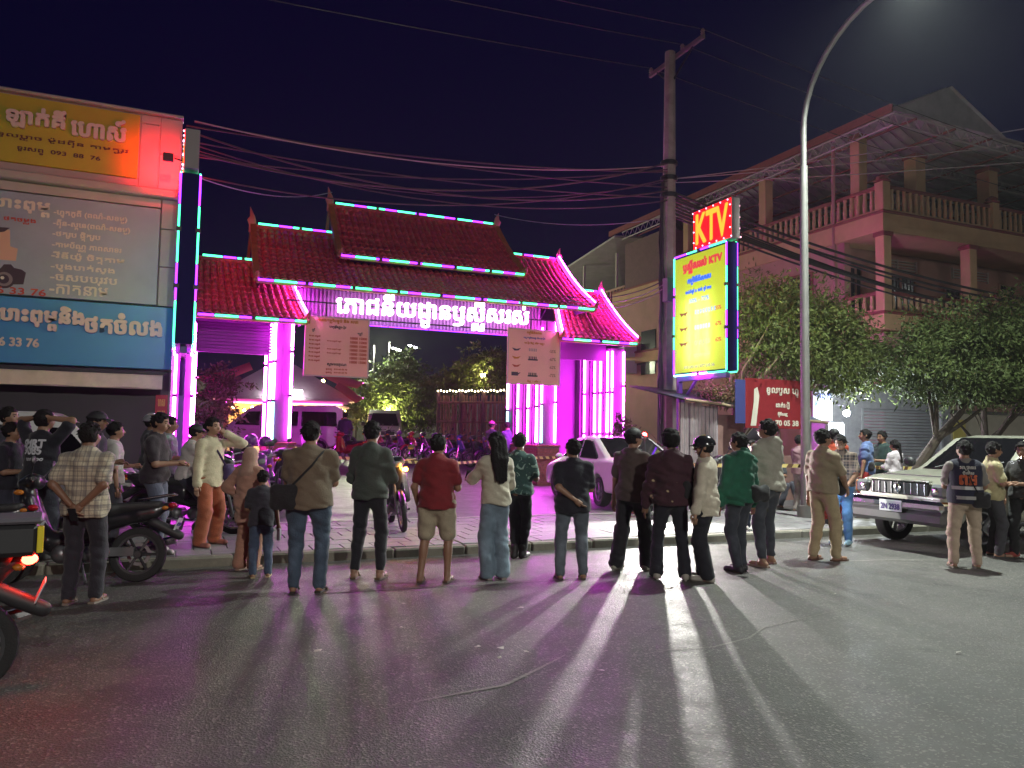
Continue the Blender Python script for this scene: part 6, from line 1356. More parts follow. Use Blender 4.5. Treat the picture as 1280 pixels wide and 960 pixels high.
def motorbike(label, loc, rz, colour='black', lean=9, style='scooter', steer=0, lights=(), rack=False, box=None, group='parked motorbikes', plate=None):
    """underbone motorbike, forward = +x; parts: wheels, fork, body shell, seat, bars, mirrors, lamps, engine, exhaust, stand, plate"""
    t = empty('motorbike', loc, rz, label, 'motorbike', group); t.rotation_euler = (R(lean), 0, rz)
    col = {'black': (.015, .015, .018), 'red': (.25, .012, .018), 'white': (.6, .58, .56), 'purple': (.13, .03, .2), 'blue': (.03, .05, .2), 'grey': (.18, .18, .2)}[colour]; pm = paint(colour, col)
    wheel(t, (-.62, 0, .285), .285, .09, spokes=6, rimm=M_rimd if colour == 'black' else M_rim, bike=True); wheel(t, (.64, 0, .285), .285, .075, spokes=6, rimm=M_rim, bike=True)
    for s in (-1, 1): MB().tube([(.64, s*.065, .285), (.56, s*.065, .6), (.50, s*.05, .80)], [.024, .028, .022], 7).build('fork', M_chr if s > 0 else M_engine, t, True)
    sdf_part(t, 'front_fender', pm, (.3, -.1, .4), (1.0, .1, .75), .016, lambda F: F.ell((.64, 0, .45), (.33, .065, .20), 0), lambda X, Y, Z: np.maximum(.30-np.sqrt((X-.64)**2+(Z-.285)**2)+0*Y, .43-Z+0*X))
    def shell(F):
        F.cap((.52, 0, .98), (.42, 0, .60), .10, .13, .05, sx=.8); F.cap((.40, 0, .55), (.20, 0, .40), .11, .10, .06); F.cap((.2, 0, .42), (-.2, 0, .52), .09, .10, .06)
        F.cap((-.1, 0, .60), (-.75, 0, .72), .12, .07, .06, sy=.9); F.cap((-.6, .0, .72), (-.92, 0, .80), .075, .04, .05)
        for s in (-1, 1): F.cap((.46, s*.12, .86), (.30, s*.16, .45), .04, .05, .05)
    sdf_part(t, 'body_shell', pm, (-1.05, -.28, .25), (.75, .28, 1.15), .02, shell, lambda X, Y, Z: np.maximum(.33-np.sqrt((X-.64)**2+(Z-.285)**2), .33-np.sqrt((X+.62)**2+(Z-.285)**2))+0*Y)
    sdf_part(t, 'seat', mat('seat_vinyl', (.02, .02, .022), .55, bump=.2), (-.95, -.2, .66), (.15, .2, .92), .02, lambda F: (F.cap((.02, 0, .735), (-.32, 0, .755), .09, .11, .04, sy=1.), F.cap((-.32, 0, .78), (-.78, 0, .81), .10, .075, .04)), lambda X, Y, Z: (Z-(.80-.10*X*(X < 0)*.6)-.0)+0*Y)
    q = MB(); q.tube([(.44, 0, .98), (.46, 0, 1.05)], .035, 8); o = q.build('steering_stem', M_blkp, t, True)
    hb = MB().tube([(.36, -.34, 1.06), (.43, -.2, 1.07), (.47, 0, 1.03), (.43, .2, 1.07), (.36, .34, 1.06)], .013, 7).build('handlebar', M_engine, t, True)
    for s in (-1, 1):
        MB().tube([(.37, s*.22, 1.065), (.34, s*.36, 1.06)], .02, 8).build('grip', M_blkp, hb, True)
        MB().tube([(.45, s*.13, 1.08), (.40, s*.25, 1.22)], .008, 5).build('mirror_stem', M_blkp, t, True)
        MB().ball((.39, s*.28, 1.255), (.018, .062, .045), 10, 6).build('mirror', M_blkp, t, True)
    sdf_part(t, 'headlamp_cowl', pm, (.3, -.17, .9), (.72, .17, 1.2), .016, lambda F: (F.cap((.46, -.06, 1.05), (.46, .06, 1.05), .085, .085, .03), F.ell((.53, 0, 1.03), (.085, .10, .07), .04)))
    MB().ball((.585, 0, 1.025), (.035, .075, .05), 12, 8).build('headlamp', glow('lamp_on', (1, .98, .92), 14) if 'head' in lights else M_hl, t, True)
    for s in (-1, 1): MB().ball((.55, s*.135, .93), (.05, .035, .03), 10, 6).build('indicator', glow('amber_on', (1, .32, .02), 45) if 'ind' in lights and s == 1 else M_ind, t, True)
    MB().ball((-.93, 0, .80), (.05, .075, .035), 10, 6).build('tail_lamp', glow('tail_on', (1, .02, .01), 20) if 'tail' in lights else M_tailr, t, True)
    for s in (-1, 1): MB().ball((-.88, s*.12, .77), (.035, .03, .022), 8, 6).build('indicator', M_ind, t, True)
    sdf_part(t, 'engine', M_engine, (-.3, -.2, .15), (.32, .2, .55), .02, lambda F: (F.cap((.1, -.08, .30), (.1, .08, .30), .10, .10, .03), F.cap((.1, 0, .32), (.28, 0, .36), .07, .06, .03), F.cap((-.15, -.09, .30), (-.15, .09, .30), .08, .08, .03)))
    MB().tube([(.2, -.08, .28), (.1, -.14, .2), (-.3, -.15, .24), (-.45, -.155, .32), (-.95, -.16, .44)], [.02, .022, .024, .05, .045], 9).build('exhaust', M_chr, t, True)
    MB().box(-.6, -.1, .08, .115, .27, .36).build('chain_case', M_engine, t)
    sdf_part(t, 'rear_fender', M_blkp, (-1.15, -.09, .35), (-.3, .09, .8), .018, lambda F: (F.cap((-.75, 0, .62), (-1.02, 0, .48), .06, .05, .02, sy=.9),), lambda X, Y, Z: .315-np.sqrt((X+.62)**2+(Z-.285)**2)+0*Y)
    P = MB().bbox(-.10, .10, -.004, .004, -.07, .07, .003, Matrix.Translation((-1.0, 0, .60)) @ Matrix.Rotation(R(-22), 4, 'Y') @ Matrix.Rotation(math.pi/2, 4, 'Z')).build('number_plate', M_plate, t)
    if plate: lettering('plate_digits', plate, .17, .06, Matrix.Translation((-1.006, 0, .60)) @ Matrix.Rotation(R(-22), 4, 'Y') @ frame_at((0, 0, 0), (0, -1, 0)), M_blu, t, bold=.002)
    MB().tube([(-.1, .1, .22), (-.2, .24, .02)], .014, 6).build('side_stand', M_engine, t, True)
    for s in (-1, 1): MB().tube([(-.05, s*.12, .24), (-.05, s*.24, .25)], .017, 6).build('foot_peg', M_blkp, t, True)
    if rack: q = MB(); [q.tube([(-.6, s*.1, .86), (-.95, s*.09, .92)], .01, 5) for s in (-1, 1)]; q.tube([(-.95, -.09, .92), (-.95, .09, .92)], .01, 5); q.build('rear_rack', M_chr, t, True)
    return t
def sd_poly(px, pz, poly):
    """signed distance to a closed polygon, numpy"""
    d = np.full(np.broadcast(px, pz).shape, 1e9, np.float32); s = np.ones_like(d); n = len(poly)
    for i in range(n):
        a, b = poly[i], poly[i-1]; ex, ez = b[0]-a[0], b[1]-a[1]; wx, wz = px-a[0], pz-a[1]
        t = np.clip((wx*ex+wz*ez)/(ex*ex+ez*ez), 0, 1); d = np.minimum(d, (wx-ex*t)**2+(wz-ez*t)**2)
        c1, c2, c3 = pz >= a[1], pz < b[1], ex*wz > ez*wx; s = np.where((c1 & c2 & c3) | (~c1 & ~c2 & ~c3), -s, s)
    return s*np.sqrt(d)
def car(label, loc, rz, profile, green, W, colour, wheels, h=.03, tumble=.16, rr=.07, side_win=(), front_win=None, rear_win=None, hood_w=.06, group=None, rim=None, cat='car', name='parked_car', wr=.31):
    """car shell from a side profile and a greenhouse outline (x forward, z up); windows are skins laid on the shell"""
    t = empty(name, loc, rz, label, cat, group); pm = colour
    xs = [p[0] for p in profile]; zs = [p[1] for p in green]
    lo, hi = (min(xs)-.15, -W/2-.12, 0.), (max(xs)+.15, W/2+.12, max(zs)+.12)
    x0, x1 = min(xs), max(xs)
    def dist(X, Y, Z, grow=0.):
        u = np.clip(np.abs((X-(x0+x1)/2)/((x1-x0)/2)), 0, 1); half = W/2-hood_w*1.6*u**6-.03*np.clip((Z-.75), 0, 1)
        def ext(poly, hw, r):
            a = sd_poly(X, Z, poly)+0*Y+r; b = np.abs(Y)-hw+r+0*Z
            return np.minimum(np.maximum(a, b), 0)+np.sqrt(np.maximum(a, 0)**2+np.maximum(b, 0)**2)-r
        A = ext(profile, half, rr); zb = min(p[1] for p in green)
        B = ext(green, half-.03-tumble*np.clip((Z-zb)/(max(zs)-zb), 0, 1.2), rr*.8)
        k = .05; hh = np.clip(.5+.5*(B-A)/k, 0, 1); return (B*(1-hh)+A*hh-k*hh*(1-hh)-grow)
    F = Field(lo, hi, h); X, Y, Z = F.grid(); D = dist(X, Y, Z).astype(np.float32)
    for wx in wheels: D = np.maximum(D, np.maximum(wr+.055-np.sqrt((X-wx)**2+(Z-wr)**2), W/2-.26-np.abs(Y)+0*X) if False else np.where((np.abs(Y)+0*X+0*Z) > W/2-.27, wr+.055-np.sqrt((X-wx)**2+(Z-wr)**2)+0*Y, -1))
    F.V = D; put('body', F.mesh('body', pm), t)
    # glass: slightly proud skins of the same shell
    Gd = dist(X, Y, Z, .014).astype(np.float32)
    def glass(nm, region, m=M_glass):
        q = Field(lo, hi, h); q.V = np.maximum(Gd, region).astype(np.float32); P, Q = q.surf()
        if len(Q): put(nm, np_mesh(nm, P, Q, m), t)
    for poly in side_win:
        for s in (-1, 1): glass('side_window', np.maximum(sd_poly(X, Z, poly)+0*Y, .30-s*Y+0*X+0*Z))
    for nm, wn_ in (('windscreen', front_win), ('rear_window', rear_win)):
        if wn_: poly, hw = wn_; glass(nm, np.maximum(sd_poly(X, Z, poly)+0*Y, np.abs(Y)-hw+.28*np.clip(Z-poly[0][1], -1, 1)+0*X))
    for wx in wheels:
        for s in (-1, 1): wheel(t, (wx, s*(W/2-.13), wr), wr, .2, rimm=rim)
    return t
def lamp_skin(t, nm, m, c, r): return MB().ball(c, r, 12, 8).build(nm, m, t, True)
# ---- white sedan driving in, rear to the street
sed = car('white sedan with its rear toward the street, nosing into the gateway', (9.05, 15.35, .13), R(90-7), [(-2.2, .32), (2.15, .28), (2.28, .5), (2.1, .74), (1.1, .93), (-1.9, 1.0), (-2.22, .96), (-2.27, .6)],
          [(1.15, .9), (.35, 1.42), (-.15, 1.47), (-.75, 1.44), (-1.75, 1.0), (-1.6, .9)], 1.74, mat('paint_pearl', (.66, .64, .66), .25, coat=.6), (1.38, -1.30), side_win=([(.95, .98), (.35, 1.36), (-.12, 1.40), (-.12, .98)], [(-.19, .98), (-.19, 1.40), (-.7, 1.37), (-1.25, 1.03), (-1.2, .98)]),
          front_win=([(1.0, .97), (.2, 1.38), (.4, 1.52), (1.4, .97)], .72), rear_win=([(-1.5, 1.04), (-.68, 1.38), (-.85, 1.55), (-2.0, 1.04)], .70))
MB().bbox(-2.30, -2.2, -.8, .8, .35, .55, .03).build('rear_bumper', mat('paint_pearl', (.66,)*3), sed); MB().bbox(-2.31, -2.27, -.26, .26, .68, .80, .005).build('number_plate', M_plate, sed)
for s in (-1, 1): MB().bbox(-2.27, -2.05, s*.74-.11, s*.74+.11, .72, .9, .03).build('tail_lamp', M_tailr, sed, True)
for s in (-1, 1):
    MB().ball((.78, s*.95, 1.0), (.07, .09, .06), 8, 6).build('side_mirror', mat('paint_pearl', (.66,)*3), sed, True)
    for x in (-.1, .75): MB().bbox(x-.4, x-.24, s*.875-.012, s*.875+.012, .86, .89, .006).build('door_handle', M_chr, sed)
    for x in (.88, -.16, -1.12): MB().box(x-.004, x+.004, s*.872-.004, s*.872+.003, .36, .93).build('door_gap', M_blkp, sed)
MB().add([(-1.0, 0, 1.44), (-1.22, 0, 1.46), (-1.2, 0, 1.53), (-1.0, .02, 1.44), (-1.22, .02, 1.44)], [(0, 1, 2), (3, 2, 4), (0, 2, 3), (1, 4, 2)]).build('roof_fin', M_blkp, sed)
# ---- silver off-road wagon on the right, nose to the left
suv = car('silver grey off-road wagon with a chrome bumper parked on the road at the right', (12.35, 8.52, 0), R(180), [(-2.35, .45), (1.9, .42), (2.22, .55), (2.25, .78), (2.2, 1.0), (1.9, 1.07), (.85, 1.16), (-2.3, 1.16), (-2.38, .9)],
          [(.95, 1.1), (.12, 1.68), (-.4, 1.74), (-1.9, 1.74), (-2.25, 1.62), (-2.33, 1.1)], 1.72, mat('paint_silver', (.42, .42, .35), .32, metal=.35, coat=.5, var=.05), (1.48, -1.32), h=.024, tumble=.13,
          side_win=([(.72, 1.17), (.08, 1.62), (-.45, 1.66), (-.45, 1.17)], [(-.53, 1.17), (-.53, 1.66), (-1.25, 1.66), (-1.25, 1.17)], [(-1.33, 1.17), (-1.33, 1.66), (-2.05, 1.64), (-2.18, 1.17)]), front_win=([(.80, 1.17), (.02, 1.64), (.2, 1.80), (1.2, 1.17)], .68), wr=.37, rim=M_rim)
M_sil = mat('paint_silver', (.42,)*3)
gq = MB().bbox(2.2, 2.255, -.52, .52, .80, 1.02, .03).build('grille', M_blkp, suv, True)
MB().bbox(2.19, 2.262, -.545, .545, 1.015, 1.05, .012).build('grille_frame', M_sil, suv, True)
for k in range(9): MB().bbox(2.245, 2.27, -.46+k*.115-.012, -.46+k*.115+.012, .82, 1.0, .006).build('grille_bar', M_chr if False else M_rim, suv)
MB().lathe([(.055, 0), (.07, .006), (.055, .012)], 16, Matrix.Translation((2.268, 0, .915)) @ Matrix.Rotation(math.pi/2, 4, 'Y')).build('round_emblem', M_chr, suv, True)
for s in (-1, 1):
    MB().bbox(2.06, 2.272, s*.67-.125, s*.67+.12, .80, 1.0, .04).build('headlight', M_hl, suv, True); MB().ball((2.262, s*.64, .90), (.02, .07, .065), 12, 8).build('reflector', M_chr, suv, True); MB().bbox(1.95, 2.24, s*.815-.025, s*.815+.035, .80, .99, .025).build('indicator', M_ind, suv, True)
    MB().bbox(2.3, 2.36, s*.5-.13, s*.5+.13, .45, .55, .02).build('fog_lamp', mat('fog_amber', (.5, .42, .2), .25), suv, True)
    MB().ball((.82, s*.97, 1.27), (.08, .11, .09), 10, 6).build('side_mirror', M_blkp, suv, True)
    for x in (.75, -.49, -1.29): MB().box(x-.004, x+.004, s*.862-.004, s*.862+.004, .5, 1.15).build('door_gap', M_blkp, suv)
    for x in (-.3, -1.1): MB().bbox(x-.08, x+.08, s*.865-.014, s*.865+.014, 1.02, 1.055, .008).build('door_handle', M_chr, suv)
    MB().tube([(1.0, s*.93, .42), (-.85, s*.93, .42)], .035, 7).build('side_step', M_blkp, suv, True)
MB().bbox(2.2, 2.42, -.86, .86, .60, .76, .05).build('front_bumper', M_chr, suv, True); MB().bbox(2.15, 2.38, -.84, .84, .40, .60, .05).build('lower_bumper', mat('bumper_grey', (.10, .10, .10), .5), suv, True)
MB().bbox(2.42, 2.43, -.2, .2, .56, .73, .004).build('number_plate', M_plate, suv); lettering('plate_digits', '2N 2938', .33, .09, frame_at((2.433, 0, .635), (0, 1, 0)), mat('plate_ink', (.08, .04, .22), .5), suv, bold=.004)
for y in (-.35, .3): MB().tube([(1.0, y, 1.20), (.7, y+.3, 1.32)], .012, 5).build('wiper', M_blkp, suv, True)
MB().box(1.75, 1.76, -.7, .7, 1.08, 1.1).build('bonnet_gap', M_blkp, suv)
# ---- vans in the courtyard
VP = ([(-2.35, .35), (2.2, .33), (2.35, .55), (2.32, .85), (2.0, 1.1), (-2.35, 1.15), (-2.4, .7)], [(2.05, 1.05), (1.3, 1.75), (.9, 1.95), (-2.1, 1.97), (-2.38, 1.85), (-2.38, 1.05)])
VW = dict(side_win=([(1.75, 1.15), (1.2, 1.68), (.75, 1.72), (.75, 1.15)], [(.65, 1.15), (.65, 1.72), (-.7, 1.74), (-.7, 1.15)], [(-.8, 1.15), (-.8, 1.74), (-2.15, 1.74), (-2.2, 1.15)]), front_win=([(1.85, 1.16), (1.12, 1.72), (1.45, 1.90), (2.3, 1.16)], .74), rear_win=([(-2.28, 1.2), (-2.28, 1.78), (-2.5, 1.78), (-2.5, 1.2)], .72), tumble=.10, h=.04)
van = car('long white minibus parked across the courtyard behind the left pillar', (3.75, 32.0, .6), R(165), *VP, 1.8, paint('white_van', (.6, .58, .58)), (1.55, -1.5), name='parked_van', cat='van', **VW)
MB().box(-2.42, -2.38, -.1, .1, .7, .85).build('number_plate', M_plate, van)
for s in (-1, 1): MB().bbox(-2.42, -2.34, s*.8-.06, s*.8+.06, .85, 1.5, .02).build('tail_lamp', M_tailr, van)
v2 = car('white minivan with a dark windscreen facing the gate deep in the courtyard', (9.5, 38.6, .7), R(-104), *VP, 1.82, paint('white_van', (.6,)*3), (1.55, -1.5), name='parked_van', cat='van', **VW)
for s in (-1, 1): MB().bbox(2.2, 2.36, s*.66-.17, s*.66+.17, .75, .92, .04).build('headlight', M_hl, v2, True); MB().ball((1.6, s*1.02, 1.25), (.08, .12, .12), 8, 6).build('side_mirror', M_blkp, v2, True)
MB().bbox(2.33, 2.37, -.5, .5, .72, .9, .01).build('grille', M_blkp, v2); MB().bbox(2.34, 2.39, -.25, .25, .45, .57, .01).build('number_plate', M_plate, v2)
v3 = car('white vehicle with a sloping windscreen parked before the shop behind the crowd', (-2.55, 13.9, .12), R(0), *VP, 1.72, paint('white_van', (.6,)*3), (1.5, -1.45), name='parked_van', cat='van', **VW)
v3.scale = (.82, .95, .88)
for s in (-1, 1): MB().bbox(2.15, 2.36, s*.66-.17, s*.66+.17, .75, .92, .04).build('headlight', M_hl, v3, True); MB().ball((1.6, s*1.0, 1.25), (.08, .12, .12), 8, 6).build('side_mirror', M_blkp, v3, True)

# ---- motorbikes
mb_run = motorbike('motorbike with a black delivery box and lit tail lamp passing at the left edge', (-1.77, 5.6, 0), R(187), 'black', 0, lights=('tail',), group=None, plate='1AB 2076')
MB().bbox(-.98, -.42, -.2, .2, .84, 1.04, .03).build('delivery_box', M_blkp, mb_run, True); MB().bbox(-1.0, -.40, -.215, .215, 1.04, 1.075, .015).build('box_lid', mat('lid_grey', (.13, .12, .14), .4), mb_run, True)
MB().bbox(-1.005, -.97, .12, .195, .86, 1.02, .004).build('reflector', mat('reflector_yellow', (.75, .60, .03), .35), mb_run)
ld = bpy.data.lights.new('tail_light', 'POINT'); ld.energy = 2.5; ld.color = (1, .05, .03); ld.shadow_soft_size = .05; lo_ = bpy.data.objects.new('tail_light', ld); COL.objects.link(lo_); lo_.parent = mb_run; lo_.location = (-1.06, 0, .78)
person('rider of the passing motorbike in dark clothes, mostly out of the picture', -1.25, 5.52, 0, 180-23+7-90+7, 1.68, 1.0, 'tan', ('long', (.03, .03, .035)), ('jeans', (.03, .03, .05)), ('sneaker', (.3, .3, .3)), 'helmet', arms=('bars', 'bars'), feet=((-.24, .12), (.24, .12)), seat=.82, lean=.15, seed=50, h=.017) if False else None
mb1 = motorbike('black motorbike with a white plate parked against the kerb behind the plaid shirted man', (-.98, 9.28, 0), R(168), 'black', 8, rack=True, group='motorbikes at the kerb', plate='2AC 9174')
mb2 = motorbike('dark motorbike under the seated rider in white', (.16, 12.1, .12), R(-150+128), 'black', 0, group='motorbikes at the kerb')
mb3 = motorbike('motorbike with a violet sheen behind the woman in orange trousers', (1.12, 13.1, .12), R(-70), 'purple', 9, group='motorbikes on the forecourt')
mb4 = motorbike('sport motorbike facing the street with an amber indicator lit', (3.22, 12.05, .12), R(-96), 'black', 7, lights=('ind',), group='motorbikes on the forecourt')
ld = bpy.data.lights.new('amber_light', 'POINT'); ld.energy = 4.5; ld.color = (1, .36, .03); ld.shadow_soft_size = .05; lo_ = bpy.data.objects.new('amber_light', ld); COL.objects.link(lo_); lo_.parent = mb4; lo_.location = (.63, .15, .95)
mb5 = motorbike('motorbike with its headlamp assumed lit, hidden behind the man in the flowered jacket', (8.35, 12.45, .12), R(-113), 'black', 5, lights=('head',), group='motorbikes on the forecourt')
ld = bpy.data.lights.new('head_light', 'SPOT'); ld.energy = 360; ld.color = (1., .97, .90); ld.spot_size = R(150); ld.spot_blend = .5; ld.shadow_soft_size = .05; lo_ = bpy.data.objects.new('head_light', ld); COL.objects.link(lo_); lo_.parent = mb5; lo_.location = (.64, 0, 1.02); lo_.rotation_euler = (0, R(-84), 0)  # headlamp light assumed, read off the leg shadows on the road
lo_.rotation_euler = Vector((1, 0, -.10)).to_track_quat('-Z', 'Y').to_euler()
rb = MB().tube([(-.5, 0, .85), (-.5, 0, 1.5)], .012, 6).build('beacon_mast', M_blkp, mb5, True); MB().ball((-.5, 0, 1.53), .05, 10, 6).build('red_beacon', glow('beacon_red', (1, .02, .02), 40), mb5, True)  # the red light's source is unknown; beacon and mast are assumed
# rows in the courtyard: one bike of each colour, then copies
src = {c: None for c in ('black', 'white', 'red', 'purple', 'blue')}
kinds = ['white', 'red', 'black', 'purple', 'red', 'black', 'purple', 'black', 'blue', 'black', 'purple', 'black', 'black']
words_ = ['white scooter at the left end of the row before the bamboo fence', 'red scooter second in the row before the bamboo fence', 'black motorbike third in the row before the bamboo fence', 'violet motorbike fourth in the row before the bamboo fence', 'red motorbike in the middle of the row before the bamboo fence', 'black motorbike right of the second red one in the fence row', 'violet motorbike left of the blue one in the fence row', 'black motorbike left of the blue one in the fence row', 'blue motorbike toward the right end of the fence row', 'black motorbike just right of the blue one in the fence row', 'violet motorbike near the brick pillar in the fence row', 'black motorbike nearest the brick pillar in the fence row', 'black motorbike half behind the brick pillar']
for k, (c, wl_2) in enumerate(zip(kinds, words_)):
    t_ = k/12; x, y = 7.1+3.9*t_, 29.6-5.3*t_; z = yard_z(y); rz = R(188+rnd.uniform(-9, 9)) if k > 1 else R(200)
    if src[c] is None: src[c] = motorbike(wl_2, (x, y, z), rz, c, 9, group='motorbikes in a row before the bamboo fence')
    else: clone(src[c], (x, y, z), rz, wl_2, 'motorbikes in a row before the bamboo fence')
for k, (x, y, c, rz, lab) in enumerate(((1.35, 15.2, 'purple', -60, 'violet motorbike farther back near the left pillar'), (.75, 14.3, 'black', -75, 'black motorbike between the navy sign post and the violet one'), (1.75, 16.4, 'black', -58, 'black motorbike next to the brick base of the left pillar'), (5.2, 26.5, 'red', 120, 'red motorbike standing alone right of the minibus'), (6.3, 33, 'black', -80, 'black motorbike in front of the minivan'), (5.6, 31.5, 'blue', 100, 'blue motorbike beside the man standing in the courtyard'), (6.9, 35, 'purple', -70, 'violet motorbike left of the minivan'),
     (-2.3, 9.25, 'black', 172, 'black motorbike at the kerb among the men at the far left'), (-3.0, 11.4, 'blue', -20, 'blue motorbike on the pavement at the left edge'), (12.9, 12.6, 'red', -140, 'red motorbike by the stall behind the street lamp'), (10.9, 13.2, 'black', 200, 'black motorbike before the stall boards'))):
    clone(src[c], (x, y, yard_z(y) if y > 9.9 else 0), R(rz), lab, 'other parked motorbikes')
# violet helmets on the bikes by the left pillar
for k, (x, y, z) in enumerate(((1.2, 15.0, 1.40), (1.55, 16.0, 1.36))):
    F = Field((-.17, -.17, -.12), (.17, .17, .17), .014); F.ell((0, 0, 0), (.13, .145, .14), 0); X, Y, Z = F.grid(); F.cut((-.07-Z+0*X+0*Y).astype(np.float32))
    o = tag(put('helmet', F.mesh('helmet', paint('purple', (.13, .03, .2))), None, (x, y, z)), ('violet glossy helmet on a mirror, left of two', 'violet glossy helmet on a mirror, right of two')[k], 'helmet')
# ---- plastic chair
ch = empty('plastic_chair', (1.52, 12.75, .12), R(150), 'dark slatted plastic armchair on the paving beside the child', 'chair')
M_ch = mat('chair_plastic', (.06, .055, .07), .45)
MB().bbox(-.24, .24, -.22, .24, .42, .45, .012).build('seat', M_ch, ch)
for k in range(6): MB().bbox(-.2+k*.075, -.165+k*.075, -.26, -.235, .47, .86, .008).build('back_slat', M_ch, ch)
MB().tube([(-.25, -.22, .45), (-.24, -.27, .75), (-.16, -.28, .9), (.16, -.28, .9), (.24, -.27, .75), (.25, -.22, .45)], .02, 7).build('back_frame', M_ch, ch, True)
for sx in (-1, 1):
    for sy in (-1, 1): MB().tube([(sx*.23, sy*.2, .44), (sx*.28, sy*.27, 0)], [.026, .018], 6).build('leg', M_ch, ch, True)
    MB().tube([(sx*.25, -.25, .66), (sx*.29, 0, .67), (sx*.28, .22, .64), (sx*.26, .23, .44)], .02, 6).build('arm', M_ch, ch, True)
# ================================================================== TREES AND PLANTS
def leaf_mat(name, c):
    m = mat(name, c, .6, var=.55, vscale=1.6, spec=.3); nt = m.node_tree; p = nt.nodes['Principled BSDF']
    p.inputs['Transmission Weight'].default_value = 0
    return m
M_leafA = leaf_mat('leaf_mango', (.125, .16, .042)); M_leafB = leaf_mat('leaf_dark', (.09, .125, .038)); M_leafC = leaf_mat('leaf_light', (.11, .13, .035)); M_leafd = leaf_mat('leaf_dry', (.15, .11, .045))
M_barkp = mat('bark_pale', (.26, .22, .14), .85, var=.35, vscale=9, bump=.5, bscale=30); M_barkd = mat('bark_dark', (.07, .055, .04), .9, var=.4, vscale=8, bump=.6, bscale=25)
def leaves(clumps, n, size, seed, droop=.35, ratio=.34):
    g = np.random.default_rng(seed); vol = np.array([c[1][0]*c[1][1]*c[1][2] for c in clumps])**.75; cnt = (n*vol/vol.sum()).astype(int)
    P = []; D = []
    for (c, r), k in zip(clumps, cnt):
        # twigs inside the clump, leaves gathered round them so that gaps stay between
        nt_ = max(5, k//26); d = g.normal(size=(nt_, 3)); d /= np.linalg.norm(d, axis=1)[:, None]; rad = np.where(g.random(nt_) < .14, g.uniform(1.1, 1.6, nt_), g.uniform(.35, 1.1, nt_))[:, None]; tw = d*rad*np.array(r)
        i = g.integers(0, nt_, k); off = g.normal(size=(k, 3))*np.array([.16, .16, .09])*min(1.25, max(r)); p = tw[i]+off+np.array(c)
        P.append(p); D.append(d[i]*.8+g.normal(size=(k, 3))*.8)
    P = np.vstack(P); D = np.vstack(D); D[:, 2] -= droop; D /= np.linalg.norm(D, axis=1)[:, None]
    U = np.cross(D, g.normal(size=D.shape)); U /= np.linalg.norm(U, axis=1)[:, None]; N = np.cross(D, U)
    L = size*g.uniform(.6, 1.35, len(P))[:, None]; W = L*ratio
    V = np.stack([P, P+D*L*.45+U*W*.5+N*W*.18, P+D*L, P+D*L*.45-U*W*.5+N*W*.18], 1).reshape(-1, 3); k = np.arange(len(P))[:, None]*4
    return V, np.vstack([np.hstack([k, k+1, k+2]), np.hstack([k, k+2, k+3])])
def tree(label, base, trunk, clumps, n, size, lm, bm, seed, name='tree', r0=.14, limb_r=.045, cat='tree', droop=.35, ratio=.34, extra=()):
    t = empty(name, base, 0, label, cat); b = Vector(base); rg = random.Random(seed)
    T = [Vector(p)-b for p in trunk]; m = len(T)
    MB().tube(T, [r0*(1-.55*i/(m-1)) for i in range(m)], 9).build('trunk', bm, t, True)
    for c, r in clumps:
        e = Vector(c)-b; s = T[-1] if rg.random() < .6 or m < 3 else T[-2]; mid = (s+e)/2+Vector((rg.uniform(-.2, .2), rg.uniform(-.2, .2), rg.uniform(-.1, .25)))
        pts = [s*(1-u)**2+mid*2*u*(1-u)+e*u*u for u in np.linspace(0, 1, 7)]; q = MB(); q.tube(pts, [limb_r*(1-.7*i/6) for i in range(7)], 6)
        for _ in range(5):
            u = rg.uniform(.4, .95); o = s*(1-u)**2+mid*2*u*(1-u)+e*u*u; d = Vector((rg.gauss(0, 1)*r[0], rg.gauss(0, 1)*r[1], rg.gauss(.2, .8)*r[2]))*.55; q.tube([o, o+d*.5+Vector((0, 0, .06)), o+d], [limb_r*.35, limb_r*.22, .006], 5)
        q.build('limb', bm, t, True)
    for pts in extra: MB().tube([Vector(p)-b for p in pts], [limb_r*.8, limb_r*.6, .01][:len(pts)], 6).build('limb', bm, t, True)
    V, Q = leaves(clumps, n, size, seed, droop, ratio); put('crown', np_mesh('crown', V-np.array(base), Q, lm, False), t); return t
tree('leafy roadside tree with pale limbs fanning up beside the KTV sign', (12.75, 15.6, .1), [(12.75, 15.6, .1), (12.7, 15.5, 1.4), (12.65, 15.4, 2.5)],
     [((13.5, 15.2, 4.9), (.95, .9, .75)), ((12.9, 15.0, 4.2), (.75, .7, .7)), ((14.4, 14.9, 4.5), (1.1, .9, .85)), ((13.7, 14.7, 3.7), (1.2, .9, .6)), ((15.1, 14.6, 4.1), (1.1, .9, .8)), ((14.9, 14.4, 3.3), (1.2, .9, .5)), ((15.9, 14.4, 3.6), (1.0, .9, .6))], 30000, .125, M_leafA, M_barkp, 3, r0=.12, limb_r=.065,
     extra=[((12.6, 15.2, 2.2), (12.3, 14.7, 3.2), (12.75, 14.2, 4.4)), ((12.7, 15.2, 2.2), (12.7, 14.6, 3.0), (13.2, 14.0, 3.9)), ((12.6, 15.3, 2.3), (12.1, 14.9, 2.9), (12.0, 14.7, 3.6)), ((12.5, 15.2, 2.3), (12.35, 14.9, 2.7), (12.5, 14.6, 3.1)), ((12.7, 15.3, 2.3), (13.1, 14.6, 2.75), (13.7, 14.0, 3.2))])
